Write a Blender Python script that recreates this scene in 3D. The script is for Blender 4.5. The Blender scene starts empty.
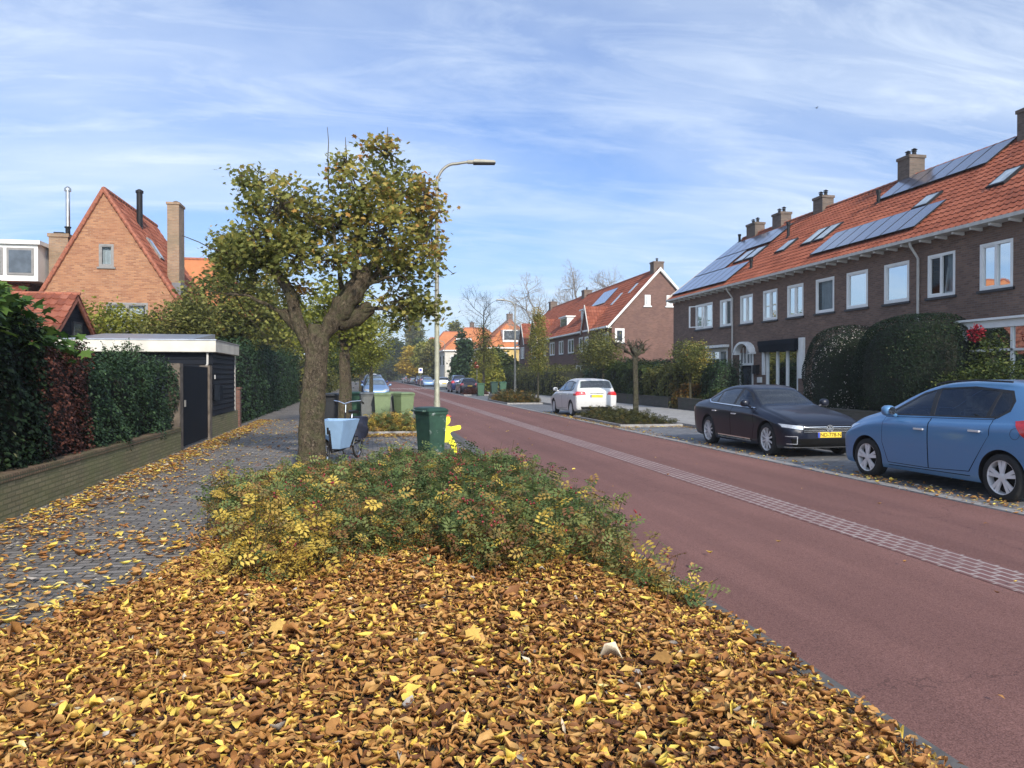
import bpy, bmesh, math, random
import numpy as np
from mathutils import Vector, Matrix

random.seed(7)
RNG = np.random.default_rng(11)
SC = bpy.context.scene
COL = SC.collection
R = math.radians

# ------------------------------------------------------------------ tagging
def tag(o, label=None, cat=None, group=None, kind=None):
    if label: o['label'] = label
    if cat: o['category'] = cat
    if group: o['group'] = group
    if kind: o['kind'] = kind
    return o

def thing(name, label, cat, loc=(0, 0, 0), rz=0, group=None):
    o = bpy.data.objects.new(name, None)
    COL.objects.link(o)
    o.location = loc
    o.rotation_euler = (0, 0, rz)
    o.empty_display_size = 0.2
    return tag(o, label, cat, group)

def copy_tree(o, parent=None):
    c = o.copy()
    COL.objects.link(c)
    if parent: c.parent = parent
    for ch in list(o.children):
        copy_tree(ch, c)
    return c

# ------------------------------------------------------------------ mesh builder
class MB:
    def __init__(s):
        s.v = []; s.f = []; s.m = []; s.uv = None
    def add(s, verts, faces, mi=0):
        n = len(s.v)
        s.v += [tuple(p) for p in verts]
        for f in faces:
            s.f.append([i + n for i in f]); s.m.append(mi)
        return s
    def box(s, x0, x1, y0, y1, z0, z1, mi=0):
        if x0 > x1: x0, x1 = x1, x0
        if y0 > y1: y0, y1 = y1, y0
        if z0 > z1: z0, z1 = z1, z0
        v = [(x0,y0,z0),(x1,y0,z0),(x1,y1,z0),(x0,y1,z0),(x0,y0,z1),(x1,y0,z1),(x1,y1,z1),(x0,y1,z1)]
        f = [(0,3,2,1),(4,5,6,7),(0,1,5,4),(1,2,6,5),(2,3,7,6),(3,0,4,7)]
        return s.add(v, f, mi)
    def hexa(s, v, mi=0):
        return s.add(v, [(0,3,2,1),(4,5,6,7),(0,1,5,4),(1,2,6,5),(2,3,7,6),(3,0,4,7)], mi)
    def prism(s, poly, axis, a, b, mi=0):
        n = len(poly)
        def P(p, t):
            if axis == 'x': return (t, p[0], p[1])
            if axis == 'y': return (p[0], t, p[1])
            return (p[0], p[1], t)
        v = [P(p, a) for p in poly] + [P(p, b) for p in poly]
        f = [tuple(range(n))[::-1], tuple(range(n, 2*n))]
        f += [(i, (i+1) % n, n + (i+1) % n, n + i) for i in range(n)]
        return s.add(v, f, mi)
    def quad(s, a, b, c, d, mi=0):
        return s.add([a, b, c, d], [(0,1,2,3)], mi)
    def tube(s, pts, rad, seg=8, mi=0, caps=True, wob=0.0, flat=None, rnd=None):
        pts = [Vector(p) for p in pts]
        if not hasattr(rad, '__len__'): rad = [rad] * len(pts)
        ref = Vector((0, 0, 1)) if abs((pts[-1]-pts[0]).normalized().z) < .9 else Vector((1, 0, 0))
        vs = []; prev = None
        for i, p in enumerate(pts):
            d = (pts[min(i+1, len(pts)-1)] - pts[max(i-1, 0)]).normalized()
            if prev is None: a = d.cross(ref).normalized()
            else:
                a = prev - d * prev.dot(d)
                a = a.normalized() if a.length > 1e-6 else d.cross(ref).normalized()
            prev = a
            b = d.cross(a)
            for k in range(seg):
                t = 2*math.pi*k/seg
                r = rad[i] * (1 + (rnd.uniform(-wob, wob) if (wob and rnd) else 0))
                fl = flat[i] if flat else 1
                vs.append(p + a*(math.cos(t)*r) + b*(math.sin(t)*r*fl))
        fs = []
        n = len(pts)
        for i in range(n-1):
            for k in range(seg):
                k2 = (k+1) % seg
                fs.append((i*seg+k, i*seg+k2, (i+1)*seg+k2, (i+1)*seg+k))
        if caps:
            fs.append(tuple(range(seg))[::-1]); fs.append(tuple((n-1)*seg+k for k in range(seg)))
        return s.add(vs, fs, mi)
    def lathe(s, prof, seg=24, c=(0,0,0), axis='z', mi=0, closed=False, caps=True):
        vs = []; fs = []
        for (r, h) in prof:
            for k in range(seg):
                t = 2*math.pi*k/seg
                a, b = r*math.cos(t), r*math.sin(t)
                if axis == 'z': p = (c[0]+a, c[1]+b, c[2]+h)
                elif axis == 'y': p = (c[0]+a, c[1]+h, c[2]+b)
                else: p = (c[0]+h, c[1]+a, c[2]+b)
                vs.append(p)
        n = len(prof)
        rng = range(n) if closed else range(n-1)
        for i in rng:
            j = (i+1) % n
            for k in range(seg):
                k2 = (k+1) % seg
                fs.append((i*seg+k, i*seg+k2, j*seg+k2, j*seg+k))
        if not closed and caps:
            if prof[0][0] > 1e-4: fs.append(tuple(range(seg))[::-1])
            if prof[-1][0] > 1e-4: fs.append(tuple((n-1)*seg+k for k in range(seg)))
        return s.add(vs, fs, mi)
    def rot(s, ang, start=0, c=(0, 0)):
        ca, sa = math.cos(ang), math.sin(ang)
        for i in range(start, len(s.v)):
            x, y, z = s.v[i]; x -= c[0]; y -= c[1]
            s.v[i] = (c[0]+x*ca-y*sa, c[1]+x*sa+y*ca, z)
        return s
    def build(s, name, mats, parent=None, org=None, smooth=False, bevel=0, sharp=None):
        me = bpy.data.meshes.new(name)
        v = s.v
        if org is not None: v = [(p[0]-org[0], p[1]-org[1], p[2]-org[2]) for p in v]
        me.from_pydata(v, [], s.f)
        if not isinstance(mats, (list, tuple)): mats = [mats]
        for m in mats: me.materials.append(m)
        if len(mats) > 1: me.polygons.foreach_set('material_index', s.m)
        bm = bmesh.new(); bm.from_mesh(me)
        if smooth or name in ('wall', 'cross_gable', 'kickstand'): bmesh.ops.remove_doubles(bm, verts=bm.verts, dist=1e-5)
        bmesh.ops.recalc_face_normals(bm, faces=bm.faces)
        if bevel:
            es = [e for e in bm.edges if len(e.link_faces) == 2 and e.calc_face_angle(0) > .6]
            bmesh.ops.bevel(bm, geom=es, offset=bevel, segments=2, affect='EDGES', clamp_overlap=True)
        bm.to_mesh(me); bm.free()
        if smooth or bevel:
            me.polygons.foreach_set('use_smooth', [True]*len(me.polygons))
            try: me.set_sharp_from_angle(angle=sharp or R(35))
            except Exception: pass
        me.update()
        o = bpy.data.objects.new(name, me)
        COL.objects.link(o)
        if parent: o.parent = parent
        return o

def mesh_np(name, verts, faces_loops, loop_tot, mat, parent=None, tone=None, midx=None, smooth=False):
    """Fast mesh from numpy arrays."""
    me = bpy.data.meshes.new(name)
    nv = len(verts); nf = len(loop_tot)
    me.vertices.add(nv); me.vertices.foreach_set('co', np.asarray(verts, np.float32).ravel())
    me.loops.add(len(faces_loops)); me.loops.foreach_set('vertex_index', np.asarray(faces_loops, np.int32))
    me.polygons.add(nf)
    starts = np.concatenate([[0], np.cumsum(loop_tot)[:-1]]).astype(np.int32)
    me.polygons.foreach_set('loop_start', starts)
    try: me.polygons.foreach_set('loop_total', np.asarray(loop_tot, np.int32))
    except Exception: pass
    for m in (mat if isinstance(mat, (list, tuple)) else [mat]): me.materials.append(m)
    if midx is not None: me.polygons.foreach_set('material_index', np.asarray(midx, np.int32))
    if tone is not None:
        at = me.attributes.new('tone', 'FLOAT', 'POINT')
        at.data.foreach_set('value', np.asarray(tone, np.float32))
    me.update(calc_edges=True)
    me.validate()
    if smooth: me.polygons.foreach_set('use_smooth', [True]*len(me.polygons))
    o = bpy.data.objects.new(name, me)
    COL.objects.link(o)
    if parent: o.parent = parent
    return o

# leaf templates: (verts, faces)
def _maple():
    a = [(0,-.5),(.18,-.30),(.5,-.28),(.32,-.02),(.55,.22),(.22,.22),(0,.58),(-.22,.22),(-.55,.22),(-.32,-.02),(-.5,-.28),(-.18,-.30)]
    v = [(0,0,0)] + [(x, y, -.25*(x*x+y*y)) for x, y in a]
    f = [(0, i, i % 12 + 1) for i in range(1, 13)]
    return v, f
def _leaf8(curl=.25, side=.22, w=.23):
    v = [(0,-.5,curl*.9), (-w*.8,-.2,side), (0,-.2,.02), (w*.8,-.2,side*.7), (-w,.15,side*.8), (0,.15,0), (w,.15,side), (0,.5,curl)]
    f = [(0,2,1),(0,3,2),(1,2,5,4),(2,3,6,5),(4,5,7),(5,6,7)]
    return v, f
def _rhomb(w=.32, fold=.12):
    return [(0,-.5,0),(w,0,fold),(0,.5,0),(-w,0,fold)], [(0,1,2),(0,2,3)]
def _compound():
    v = []; f = []
    for (cx, cy, ang) in [(0,.42,0),(.2,.2,-55),(-.2,.2,55),(.22,-.05,-65),(-.22,-.05,65),(.18,-.3,-75),(-.18,-.3,75)]:
        n = len(v); a = R(ang)
        for (x, y, z) in [(0,-.17,0),(.1,.02,.03),(0,.19,-.02),(-.1,.02,.03)]:
            X = x*math.cos(a)-y*math.sin(a); Y = x*math.sin(a)+y*math.cos(a)
            v.append((cx+X, cy+Y, z - .35*(cx*cx+cy*cy)))
        f += [(n, n+1, n+2), (n, n+2, n+3)]
    return v, f
T_MAPLE, T_LEAF, T_LEAF2, T_RHOMB, T_COMP = _maple(), _leaf8(), _leaf8(-.12, .1, .27), _rhomb(), _compound()
T_LEAF3 = _leaf8(.38, .34, .2)
T_LEAF4 = _leaf8(.06, .05, .30)
T_LEAF5 = _leaf8(-.3, .42, .17)
T_TORN = ([(0,-.5,0), (-.2,-.25,.08), (.05,-.2,.0), (.26,-.05,.12), (-.28,.1,.1), (.02,.12,0), (.12,.3,.05), (-.1,.42,.12)], [(0,2,1), (0,3,2), (1,2,5,4), (2,3,6,5), (4,5,7), (5,6,7)])

def leaf_arrays(tmpl, C, size, tone, up=.5, rng=RNG, nbias=None, aspect=None):
    """World-space leaf copies; up in 0..1 pulls the leaf normals towards +z."""
    tv = np.array(tmpl[0], float); tf = tmpl[1]
    C = np.asarray(C, float)
    N = len(C); k = len(tv)
    n = rng.normal(size=(N, 3)); n /= np.linalg.norm(n, axis=1)[:, None] + 1e-9
    n[:, 2] = np.abs(n[:, 2])
    n = n*(1-up) + np.array([0, 0, 1])*up
    if nbias is not None: n = n*.6 + nbias*.6
    n /= np.linalg.norm(n, axis=1)[:, None] + 1e-9
    t = rng.normal(size=(N, 3)); t -= n*np.sum(n*t, axis=1)[:, None]
    t /= np.linalg.norm(t, axis=1)[:, None] + 1e-9
    b = np.cross(n, t)
    s = np.broadcast_to(np.asarray(size, float), (N,))[:, None, None]
    asp = 1.0 if aspect is None else aspect[:, None, None]
    V = C[:, None, :] + s*(tv[None, :, 0:1]*b[:, None, :]*asp + tv[None, :, 1:2]*t[:, None, :] + tv[None, :, 2:3]*n[:, None, :])
    V = V.reshape(-1, 3)
    fl = np.concatenate([np.array(f) for f in tf]); ft = np.array([len(f) for f in tf])
    L = (np.arange(N)[:, None]*k + fl[None, :]).ravel()
    LT = np.tile(ft, N)
    TN = np.repeat(np.broadcast_to(np.asarray(tone, float), (N,)), k)
    return V, L, LT, TN

def join_arrays(parts):
    V = []; L = []; LT = []; TN = []; MI = []; off = 0
    for p in parts:
        v, l, lt, tn = p[:4]; mi = p[4] if len(p) > 4 else 0
        V.append(v); L.append(l + off); LT.append(lt); TN.append(tn); MI.append(np.full(len(lt), mi)); off += len(v)
    return np.concatenate(V), np.concatenate(L), np.concatenate(LT), np.concatenate(TN), np.concatenate(MI)

def mb_arrays(mb, tone=0.0, mi=0):
    v = np.array(mb.v, float); l = np.concatenate([np.array(f) for f in mb.f]); lt = np.array([len(f) for f in mb.f])
    return v, l, lt, np.full(len(v), tone), mi

# ------------------------------------------------------------------ materials
def new_mat(name):
    m = bpy.data.materials.new(name); m.use_nodes = True
    nt = m.node_tree; b = nt.nodes.get('Principled BSDF')
    return m, nt, b
def link(nt, a, b): nt.links.new(a, b)
def ramp(nt, fac, cols, interp='LINEAR'):
    r = nt.nodes.new('ShaderNodeValToRGB'); cr = r.color_ramp; cr.interpolation = interp
    while len(cr.elements) > 2: cr.elements.remove(cr.elements[-1])
    for i, (p, c) in enumerate(cols):
        e = cr.elements[i] if i < 2 else cr.elements.new(p)
        e.position = p; e.color = (c[0], c[1], c[2], 1)
    link(nt, fac, r.inputs['Fac'])
    return r.outputs['Color']
def noise(nt, scale, detail=4, rough=.55, vec=None, out='Fac', dist=0):
    n = nt.nodes.new('ShaderNodeTexNoise'); n.inputs['Scale'].default_value = scale
    n.inputs['Detail'].default_value = detail; n.inputs['Roughness'].default_value = rough
    n.inputs['Distortion'].default_value = dist
    if vec is None:
        tc = nt.nodes.new('ShaderNodeTexCoord'); vec = tc.outputs['Object']
    link(nt, vec, n.inputs['Vector'])
    return n.outputs[out]
def mixc(nt, fac, a, b, mode='MIX'):
    m = nt.nodes.new('ShaderNodeMix'); m.data_type = 'RGBA'; m.blend_type = mode
    for sock, val in ((m.inputs[0], fac), (m.inputs[6], a), (m.inputs[7], b)):
        if hasattr(val, 'is_linked') or hasattr(val, 'node'): link(nt, val, sock)
        elif isinstance(val, (int, float)): sock.default_value = val
        else: sock.default_value = (*val[:3], 1)
    return m.outputs[2]
def math_(nt, op, a, b=None, c=None, clamp=False):
    m = nt.nodes.new('ShaderNodeMath'); m.operation = op; m.use_clamp = clamp
    for i, v in enumerate((a, b, c)):
        if v is None: continue
        if isinstance(v, (int, float)): m.inputs[i].default_value = v
        else: link(nt, v, m.inputs[i])
    return m.outputs[0]
def bump(nt, b, h, strength=.3, dist=.01):
    n = nt.nodes.new('ShaderNodeBump'); n.inputs['Strength'].default_value = strength
    n.inputs['Distance'].default_value = dist
    link(nt, h, n.inputs['Height']); link(nt, n.outputs[0], b.inputs['Normal'])
def mapping(nt, scale=(1,1,1), rot=(0,0,0), loc=(0,0,0), src='Object'):
    tc = nt.nodes.new('ShaderNodeTexCoord'); mp = nt.nodes.new('ShaderNodeMapping')
    mp.inputs['Scale'].default_value = scale; mp.inputs['Rotation'].default_value = rot; mp.inputs['Location'].default_value = loc
    link(nt, tc.outputs[src], mp.inputs['Vector'])
    return mp.outputs[0]

def plain(name, col, rough=.6, metal=0, var=.15, nscale=6, coat=0, bumps=0, spec=.5):
    m, nt, b = new_mat(name)
    f = noise(nt, nscale, 5)
    lo = [c*(1-var) for c in col]; hi = [min(1, c*(1+var)) for c in col]
    link(nt, ramp(nt, f, [(.3, lo), (.7, hi)]), b.inputs['Base Color'])
    rr = nt.nodes.new('ShaderNodeMapRange'); rr.inputs['To Min'].default_value = max(0.02, rough-.07); rr.inputs['To Max'].default_value = min(1, rough+.07)
    link(nt, f, rr.inputs['Value']); link(nt, rr.outputs[0], b.inputs['Roughness'])
    b.inputs['Metallic'].default_value = metal
    b.inputs['Specular IOR Level'].default_value = spec
    if coat: b.inputs['Coat Weight'].default_value = coat; b.inputs['Coat Roughness'].default_value = .04
    if bumps: bump(nt, b, noise(nt, nscale*8, 3), bumps, .004)
    return m

def brick_mat(name, c1, c2, mortar, bw=.21, bh=.065, mw=.01, axis='wall', dirt=None, dirtamt=.5, rough=.85, warp=0, squash=1, offset=.5, bias=0, bumpd=.004):
    m, nt, b = new_mat(name)
    tc = nt.nodes.new('ShaderNodeTexCoord'); sx = nt.nodes.new('ShaderNodeSeparateXYZ'); link(nt, tc.outputs['Object'], sx.inputs[0])
    cx = nt.nodes.new('ShaderNodeCombineXYZ')
    if axis == 'wall':
        link(nt, math_(nt, 'ADD', sx.outputs[0], sx.outputs[1]), cx.inputs[0]); link(nt, sx.outputs[2], cx.inputs[1])
    elif axis == 'ground':
        link(nt, sx.outputs[0], cx.inputs[0]); link(nt, sx.outputs[1], cx.inputs[1])
    else:
        link(nt, sx.outputs[1], cx.inputs[0]); link(nt, sx.outputs[0], cx.inputs[1])
    bt = nt.nodes.new('ShaderNodeTexBrick'); link(nt, cx.outputs[0], bt.inputs['Vector'])
    bt.inputs['Scale'].default_value = 1; bt.inputs['Brick Width'].default_value = bw; bt.inputs['Row Height'].default_value = bh
    bt.inputs['Mortar Size'].default_value = mw; bt.inputs['Mortar Smooth'].default_value = .3; bt.offset = offset
    bt.inputs['Bias'].default_value = bias
    bt.inputs['Color1'].default_value = (*c1, 1); bt.inputs['Color2'].default_value = (*c2, 1); bt.inputs['Mortar'].default_value = (*mortar, 1)
    n1 = noise(nt, 1.1, 6, .6, vec=tc.outputs['Object']); n2 = noise(nt, 45, 3, .6, vec=tc.outputs['Object'])
    col = mixc(nt, .35, bt.outputs['Color'], ramp(nt, n2, [(.25, (.35,.35,.35)), (.75, (1.0,1.0,1.0))]), 'MULTIPLY')
    if dirt is not None:
        mask = ramp(nt, n1, [(.42, (0,0,0)), (.66, (1,1,1))])
        col = mixc(nt, math_(nt, 'MULTIPLY', mask, dirtamt), col, dirt)
    else:
        col = mixc(nt, .5, col, ramp(nt, n1, [(.3, (.6,.6,.6)), (.7, (1,1,1))]), 'MULTIPLY')
    link(nt, col, b.inputs['Base Color'])
    b.inputs['Roughness'].default_value = rough
    h = math_(nt, 'ADD', math_(nt, 'MULTIPLY', bt.outputs['Fac'], -1), math_(nt, 'MULTIPLY', n2, .5))
    bump(nt, b, h, .7, bumpd)
    return m

def leaf_mat(name, stops, transl=.3, rough=.55, spec=.3, interp='LINEAR'):
    m, nt, b = new_mat(name)
    at = nt.nodes.new('ShaderNodeAttribute'); at.attribute_name = 'tone'
    col = ramp(nt, at.outputs['Fac'], stops, interp)
    n = noise(nt, 60, 2)
    col = mixc(nt, .35, col, ramp(nt, n, [(.3, (.5,.5,.5)), (.7, (1,1,1))]), 'MULTIPLY')
    link(nt, col, b.inputs['Base Color']); b.inputs['Roughness'].default_value = rough
    b.inputs['Specular IOR Level'].default_value = spec
    if transl:
        t = nt.nodes.new('ShaderNodeBsdfTranslucent'); link(nt, col, t.inputs['Color'])
        mx = nt.nodes.new('ShaderNodeMixShader'); mx.inputs[0].default_value = transl
        out = nt.nodes['Material Output']
        link(nt, b.outputs[0], mx.inputs[1]); link(nt, t.outputs[0], mx.inputs[2]); link(nt, mx.outputs[0], out.inputs['Surface'])
    return m

def bark_mat(name, c1, c2, moss=None, sc=1.0):
    m, nt, b = new_mat(name)
    v = mapping(nt, (sc, sc, sc*.6))
    n = noise(nt, 16, 9, .72, vec=v, dist=.6); n2 = noise(nt, 5, 6, .65)
    vo = nt.nodes.new('ShaderNodeTexVoronoi'); vo.feature = 'DISTANCE_TO_EDGE'; vo.inputs['Scale'].default_value = 13; v2 = mapping(nt, (sc, sc, sc*.45)); av = nt.nodes.new('ShaderNodeVectorMath'); link(nt, v2, av.inputs[0]); link(nt, noise(nt, 9, 4, .6, vec=v, out='Color'), av.inputs[1]); link(nt, av.outputs[0], vo.inputs['Vector'])
    crack = ramp(nt, vo.outputs['Distance'], [(.0, (.25,.25,.25)), (.14, (1,1,1))])
    col = mixc(nt, 1.0, ramp(nt, n, [(.32, c1), (.68, c2)]), crack, 'MULTIPLY')
    n = math_(nt, 'ADD', n, math_(nt, 'MULTIPLY', crack, .6))
    if moss: col = mixc(nt, ramp(nt, n2, [(.45, (0,0,0)), (.7, (.7,.7,.7))]), col, moss)
    link(nt, col, b.inputs['Base Color']); b.inputs['Roughness'].default_value = .95
    b.inputs['Specular IOR Level'].default_value = .2
    bump(nt, b, n, 1.0, .05)
    return m

def asphalt(name, c_lo, c_hi, spk=220, rough=.8):
    m, nt, b = new_mat(name)
    n = noise(nt, spk, 2, .7); big = noise(nt, .35, 6, .6)
    st = noise(nt, .8, 6, .65, vec=mapping(nt, (2.2, .12, 1)))
    col = ramp(nt, n, [(.3, c_lo), (.7, c_hi)])
    tr = noise(nt, 1.0, 2, vec=mapping(nt, (1.15, .02, 1)))
    col = mixc(nt, .6, col, ramp(nt, tr, [(.35, (.7,.7,.72)), (.6, (1,1,1))]), 'MULTIPLY')
    vo = nt.nodes.new('ShaderNodeTexVoronoi'); vo.feature = 'DISTANCE_TO_EDGE'; vo.inputs['Scale'].default_value = .16
    wv = nt.nodes.new('ShaderNodeVectorMath'); tc = nt.nodes.new('ShaderNodeTexCoord'); link(nt, tc.outputs['Object'], wv.inputs[0]); nn = noise(nt, 1.6, 6, .7, out='Color'); link(nt, nn, wv.inputs[1]); link(nt, wv.outputs[0], vo.inputs['Vector'])
    col = mixc(nt, math_(nt, 'MULTIPLY', math_(nt, 'LESS_THAN', vo.outputs['Distance'], .0016), .35), col, (.03,.02,.018))
    col = mixc(nt, .45, col, ramp(nt, big, [(.3, (.62,.62,.64)), (.7, (1,1,1))]), 'MULTIPLY')
    col = mixc(nt, .45, col, ramp(nt, st, [(.35, (.62,.6,.6)), (.65, (1,1,1))]), 'MULTIPLY')
    link(nt, col, b.inputs['Base Color'])
    b.inputs['Roughness'].default_value = rough
    b.inputs['Specular IOR Level'].default_value = .2
    bump(nt, b, n, .6, .005)
    return m

def car_paint(name, col, metal=.5, flake=True, rough=.35, coat=.8, crough=.10):
    m, nt, b = new_mat(name)
    n = noise(nt, 900, 1)
    d = noise(nt, 2.5, 5)
    c = ramp(nt, n, [(.3, [x*.85 for x in col]), (.7, [min(1, x*1.15) for x in col])])
    c = mixc(nt, math_(nt, 'MULTIPLY', d, .03), c, (.25,.23,.2))
    link(nt, c, b.inputs['Base Color']); b.inputs['Metallic'].default_value = metal
    b.inputs['Roughness'].default_value = rough
    b.inputs['Coat Weight'].default_value = coat; b.inputs['Coat Roughness'].default_value = crough
    b.inputs['Specular IOR Level'].default_value = .3
    return m

def glass_dark(name, col=(.02,.025,.03), rough=.03, spec=.8):
    m, nt, b = new_mat(name)
    n = noise(nt, 3, 3)
    link(nt, ramp(nt, n, [(.35, [c*.7 for c in col]), (.65, [c*1.4 for c in col])]), b.inputs['Base Color'])
    b.inputs['Roughness'].default_value = rough; b.inputs['Specular IOR Level'].default_value = spec
    b.inputs['IOR'].default_value = 1.6
    return m

def pane_mat(name, tint=(.8,.86,.88), ior=1.42):
    """Window pane: fresnel mirror over a clear, slightly tinted sheet."""
    m, nt, b = new_mat(name)
    out = nt.nodes['Material Output']
    g = nt.nodes.new('ShaderNodeBsdfGlossy'); g.inputs['Roughness'].default_value = .02
    g.inputs['Color'].default_value = (.62,.66,.68,1)
    n = noise(nt, 1.3, 2); bp = nt.nodes.new('ShaderNodeBump'); bp.inputs['Strength'].default_value = .08; bp.inputs['Distance'].default_value = .02
    link(nt, n, bp.inputs['Height']); link(nt, bp.outputs[0], g.inputs['Normal'])
    t = nt.nodes.new('ShaderNodeBsdfTransparent'); t.inputs['Color'].default_value = (*tint, 1)
    f = nt.nodes.new('ShaderNodeFresnel'); f.inputs['IOR'].default_value = ior
    mx = nt.nodes.new('ShaderNodeMixShader')
    link(nt, f.outputs[0], mx.inputs[0]); link(nt, t.outputs[0], mx.inputs[1]); link(nt, g.outputs[0], mx.inputs[2])
    link(nt, mx.outputs[0], out.inputs['Surface'])
    return m

def tile_mat(name, cols):
    m, nt, b = new_mat(name)
    uv = nt.nodes.new('ShaderNodeUVMap'); uv.uv_map = 'UVMap'
    fl = nt.nodes.new('ShaderNodeVectorMath'); fl.operation = 'FLOOR'; link(nt, uv.outputs[0], fl.inputs[0])
    wn = nt.nodes.new('ShaderNodeTexWhiteNoise'); wn.noise_dimensions = '2D'; link(nt, fl.outputs[0], wn.inputs['Vector'])
    big = noise(nt, .9, 6, .6); fine = noise(nt, 30, 4)
    f = math_(nt, 'ADD', math_(nt, 'MULTIPLY', wn.outputs['Value'], .40), math_(nt, 'MULTIPLY', big, .62))
    col = ramp(nt, f, cols)
    col = mixc(nt, .5, col, ramp(nt, fine, [(.3, (.5,.5,.48)), (.7, (1,1,1))]), 'MULTIPLY')
    link(nt, col, b.inputs['Base Color']); b.inputs['Roughness'].default_value = .75
    b.inputs['Specular IOR Level'].default_value = .25
    return m

M = {}
M['brick_row'] = brick_mat('dark_brown_brick', (.135,.075,.053), (.26,.15,.105), (.19,.155,.13), dirt=(.12,.078,.06), dirtamt=.45)
M['brick_second'] = brick_mat('purple_brown_brick', (.14,.062,.045), (.24,.115,.085), (.17,.13,.11), dirt=(.11,.06,.05), dirtamt=.5)
M['brick_orange'] = brick_mat('orange_brick', (.28,.115,.055), (.49,.24,.115), (.36,.22,.14), dirt=(.32,.13,.065), dirtamt=.4)
M['brick_chim'] = brick_mat('weathered_brick', (.12,.075,.055), (.22,.15,.11), (.16,.14,.12), dirt=(.09,.08,.065), dirtamt=.7)
M['brick_chim_orange'] = brick_mat('weathered_orange_brick', (.28,.16,.09), (.42,.26,.15), (.3,.25,.2), dirt=(.17,.14,.09), dirtamt=.6)
M['brick_moss'] = brick_mat('mossy_brick', (.19,.165,.09), (.29,.245,.14), (.14,.135,.07), bw=.21, bh=.062, mw=.012, dirt=(.15,.17,.06), dirtamt=.6)
M['brick_cap'] = brick_mat('soldier_brick', (.15,.09,.055), (.27,.17,.10), (.07,.07,.04), bw=.062, bh=.24, dirt=(.09,.1,.04), dirtamt=.7, offset=0)
M['brick_dark'] = brick_mat('garden_wall_brick', (.05,.042,.036), (.1,.08,.07), (.08,.08,.07), dirt=(.05,.06,.04), dirtamt=.6)
M['pavers'] = brick_mat('sidewalk_pavers', (.15,.135,.12), (.31,.28,.25), (.04,.036,.03), bw=.21, bh=.105, mw=.011, axis='ground', dirt=(.12,.11,.095), dirtamt=.35, rough=.75, bumpd=.008)
M['pavers_bay'] = brick_mat('parking_pavers', (.14,.145,.155), (.27,.275,.285), (.05,.05,.05), bw=.21, bh=.105, mw=.01, axis='ground', dirt=(.12,.12,.12), dirtamt=.6, rough=.7)
M['tiles_walk'] = brick_mat('pavement_tiles', (.32,.31,.30), (.42,.41,.39), (.18,.18,.17), bw=.3, bh=.3, mw=.006, axis='ground', dirt=(.25,.24,.23), dirtamt=.6, rough=.85)
M['road'] = asphalt('red_asphalt', (.11,.052,.042), (.36,.185,.155), spk=130)
M['strip'] = brick_mat('printed_block_band', (.17,.07,.065), (.20,.09,.08), (.42,.36,.33), bw=.2, bh=.105, mw=.015, axis='road', dirt=(.17,.09,.08), dirtamt=.5, rough=.8, bumpd=.002)
M['soil'] = plain('soil', (.035,.022,.014), .95, var=.5, nscale=20, bumps=.8)
M['ground'] = plain('ground_green', (.05,.06,.025), .95, var=.4, nscale=3)
M['kerb_dark'] = plain('dark_gutter_tiles', (.10,.095,.09), .9, var=.35, nscale=9, bumps=.4)
M['kerb'] = plain('concrete_kerb', (.26,.25,.24), .85, var=.3, nscale=9, bumps=.4)
M['concrete'] = plain('weathered_concrete', (.12,.098,.078), .9, var=.45, nscale=5, bumps=.6)
M['dash'] = plain('white_road_paint', (.7,.7,.68), .7, var=.15, nscale=30)
M['white'] = plain('white_paint', (.78,.78,.75), .45, var=.06, nscale=3)
M['white_dirty'] = plain('aged_white_paint', (.50,.48,.44), .5, var=.12, nscale=4)
M['fascia'] = plain('cream_fascia', (.58,.545,.47), .55, var=.16, nscale=2)
M['zinc'] = plain('zinc_sheet', (.42,.45,.50), .35, metal=.7, var=.15, nscale=4)
M['gutter'] = plain('grey_gutter', (.50,.48,.44), .6, var=.15, nscale=4)
M['black_wood'] = brick_mat('black_boards', (.008,.011,.018), (.016,.020,.030), (.001,.001,.002), bw=6, bh=.14, mw=.008, rough=.6, bumpd=.01)
M['black_panel'] = plain('black_gate_paint', (.007,.011,.018), .7, var=.25, nscale=3, spec=.12)
M['black_wood'].node_tree.nodes['Principled BSDF'].inputs['Specular IOR Level'].default_value = .12
M['sill'] = plain('dark_slate_sill', (.03,.03,.035), .5)
M['grey_frame'] = plain('grey_window_frame', (.22,.21,.20), .5)
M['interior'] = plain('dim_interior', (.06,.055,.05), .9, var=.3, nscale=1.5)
M['curtain'] = plain('net_curtain', (.45,.47,.48), .9, var=.12, nscale=3)
M['curtain_grey'] = plain('grey_curtain', (.3,.3,.3), .9, var=.2, nscale=3)
M['curtain_red'] = plain('brown_red_curtain', (.2,.06,.045), .9, var=.2, nscale=3)
M['pane'] = pane_mat('window_pane')
M['pane_dark'] = glass_dark('far_window_glass', (.05,.06,.07), .05)
M['tile_row'] = tile_mat('orange_pantiles', [(.15, (.15,.045,.027)), (.5, (.27,.080,.045)), (.85, (.36,.125,.075))])
M['tile_left'] = tile_mat('weathered_red_pantiles', [(.15, (.13,.04,.026)), (.5, (.27,.085,.05)), (.85, (.42,.17,.11))])
M['tile_bright'] = tile_mat('bright_orange_pantiles', [(.15, (.3,.09,.035)), (.5, (.48,.16,.06)), (.85, (.6,.24,.1))])
M['ridge'] = plain('ridge_tiles', (.30,.10,.055), .75, var=.4, nscale=9, bumps=.5)
M['lead'] = plain('lead_flashing', (.16,.16,.17), .6, metal=.3)
M['dark_metal'] = plain('dark_metal', (.014,.014,.016), .55, spec=.2)
M['black_plastic'] = plain('black_plastic', (.015,.015,.016), .5)
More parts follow.
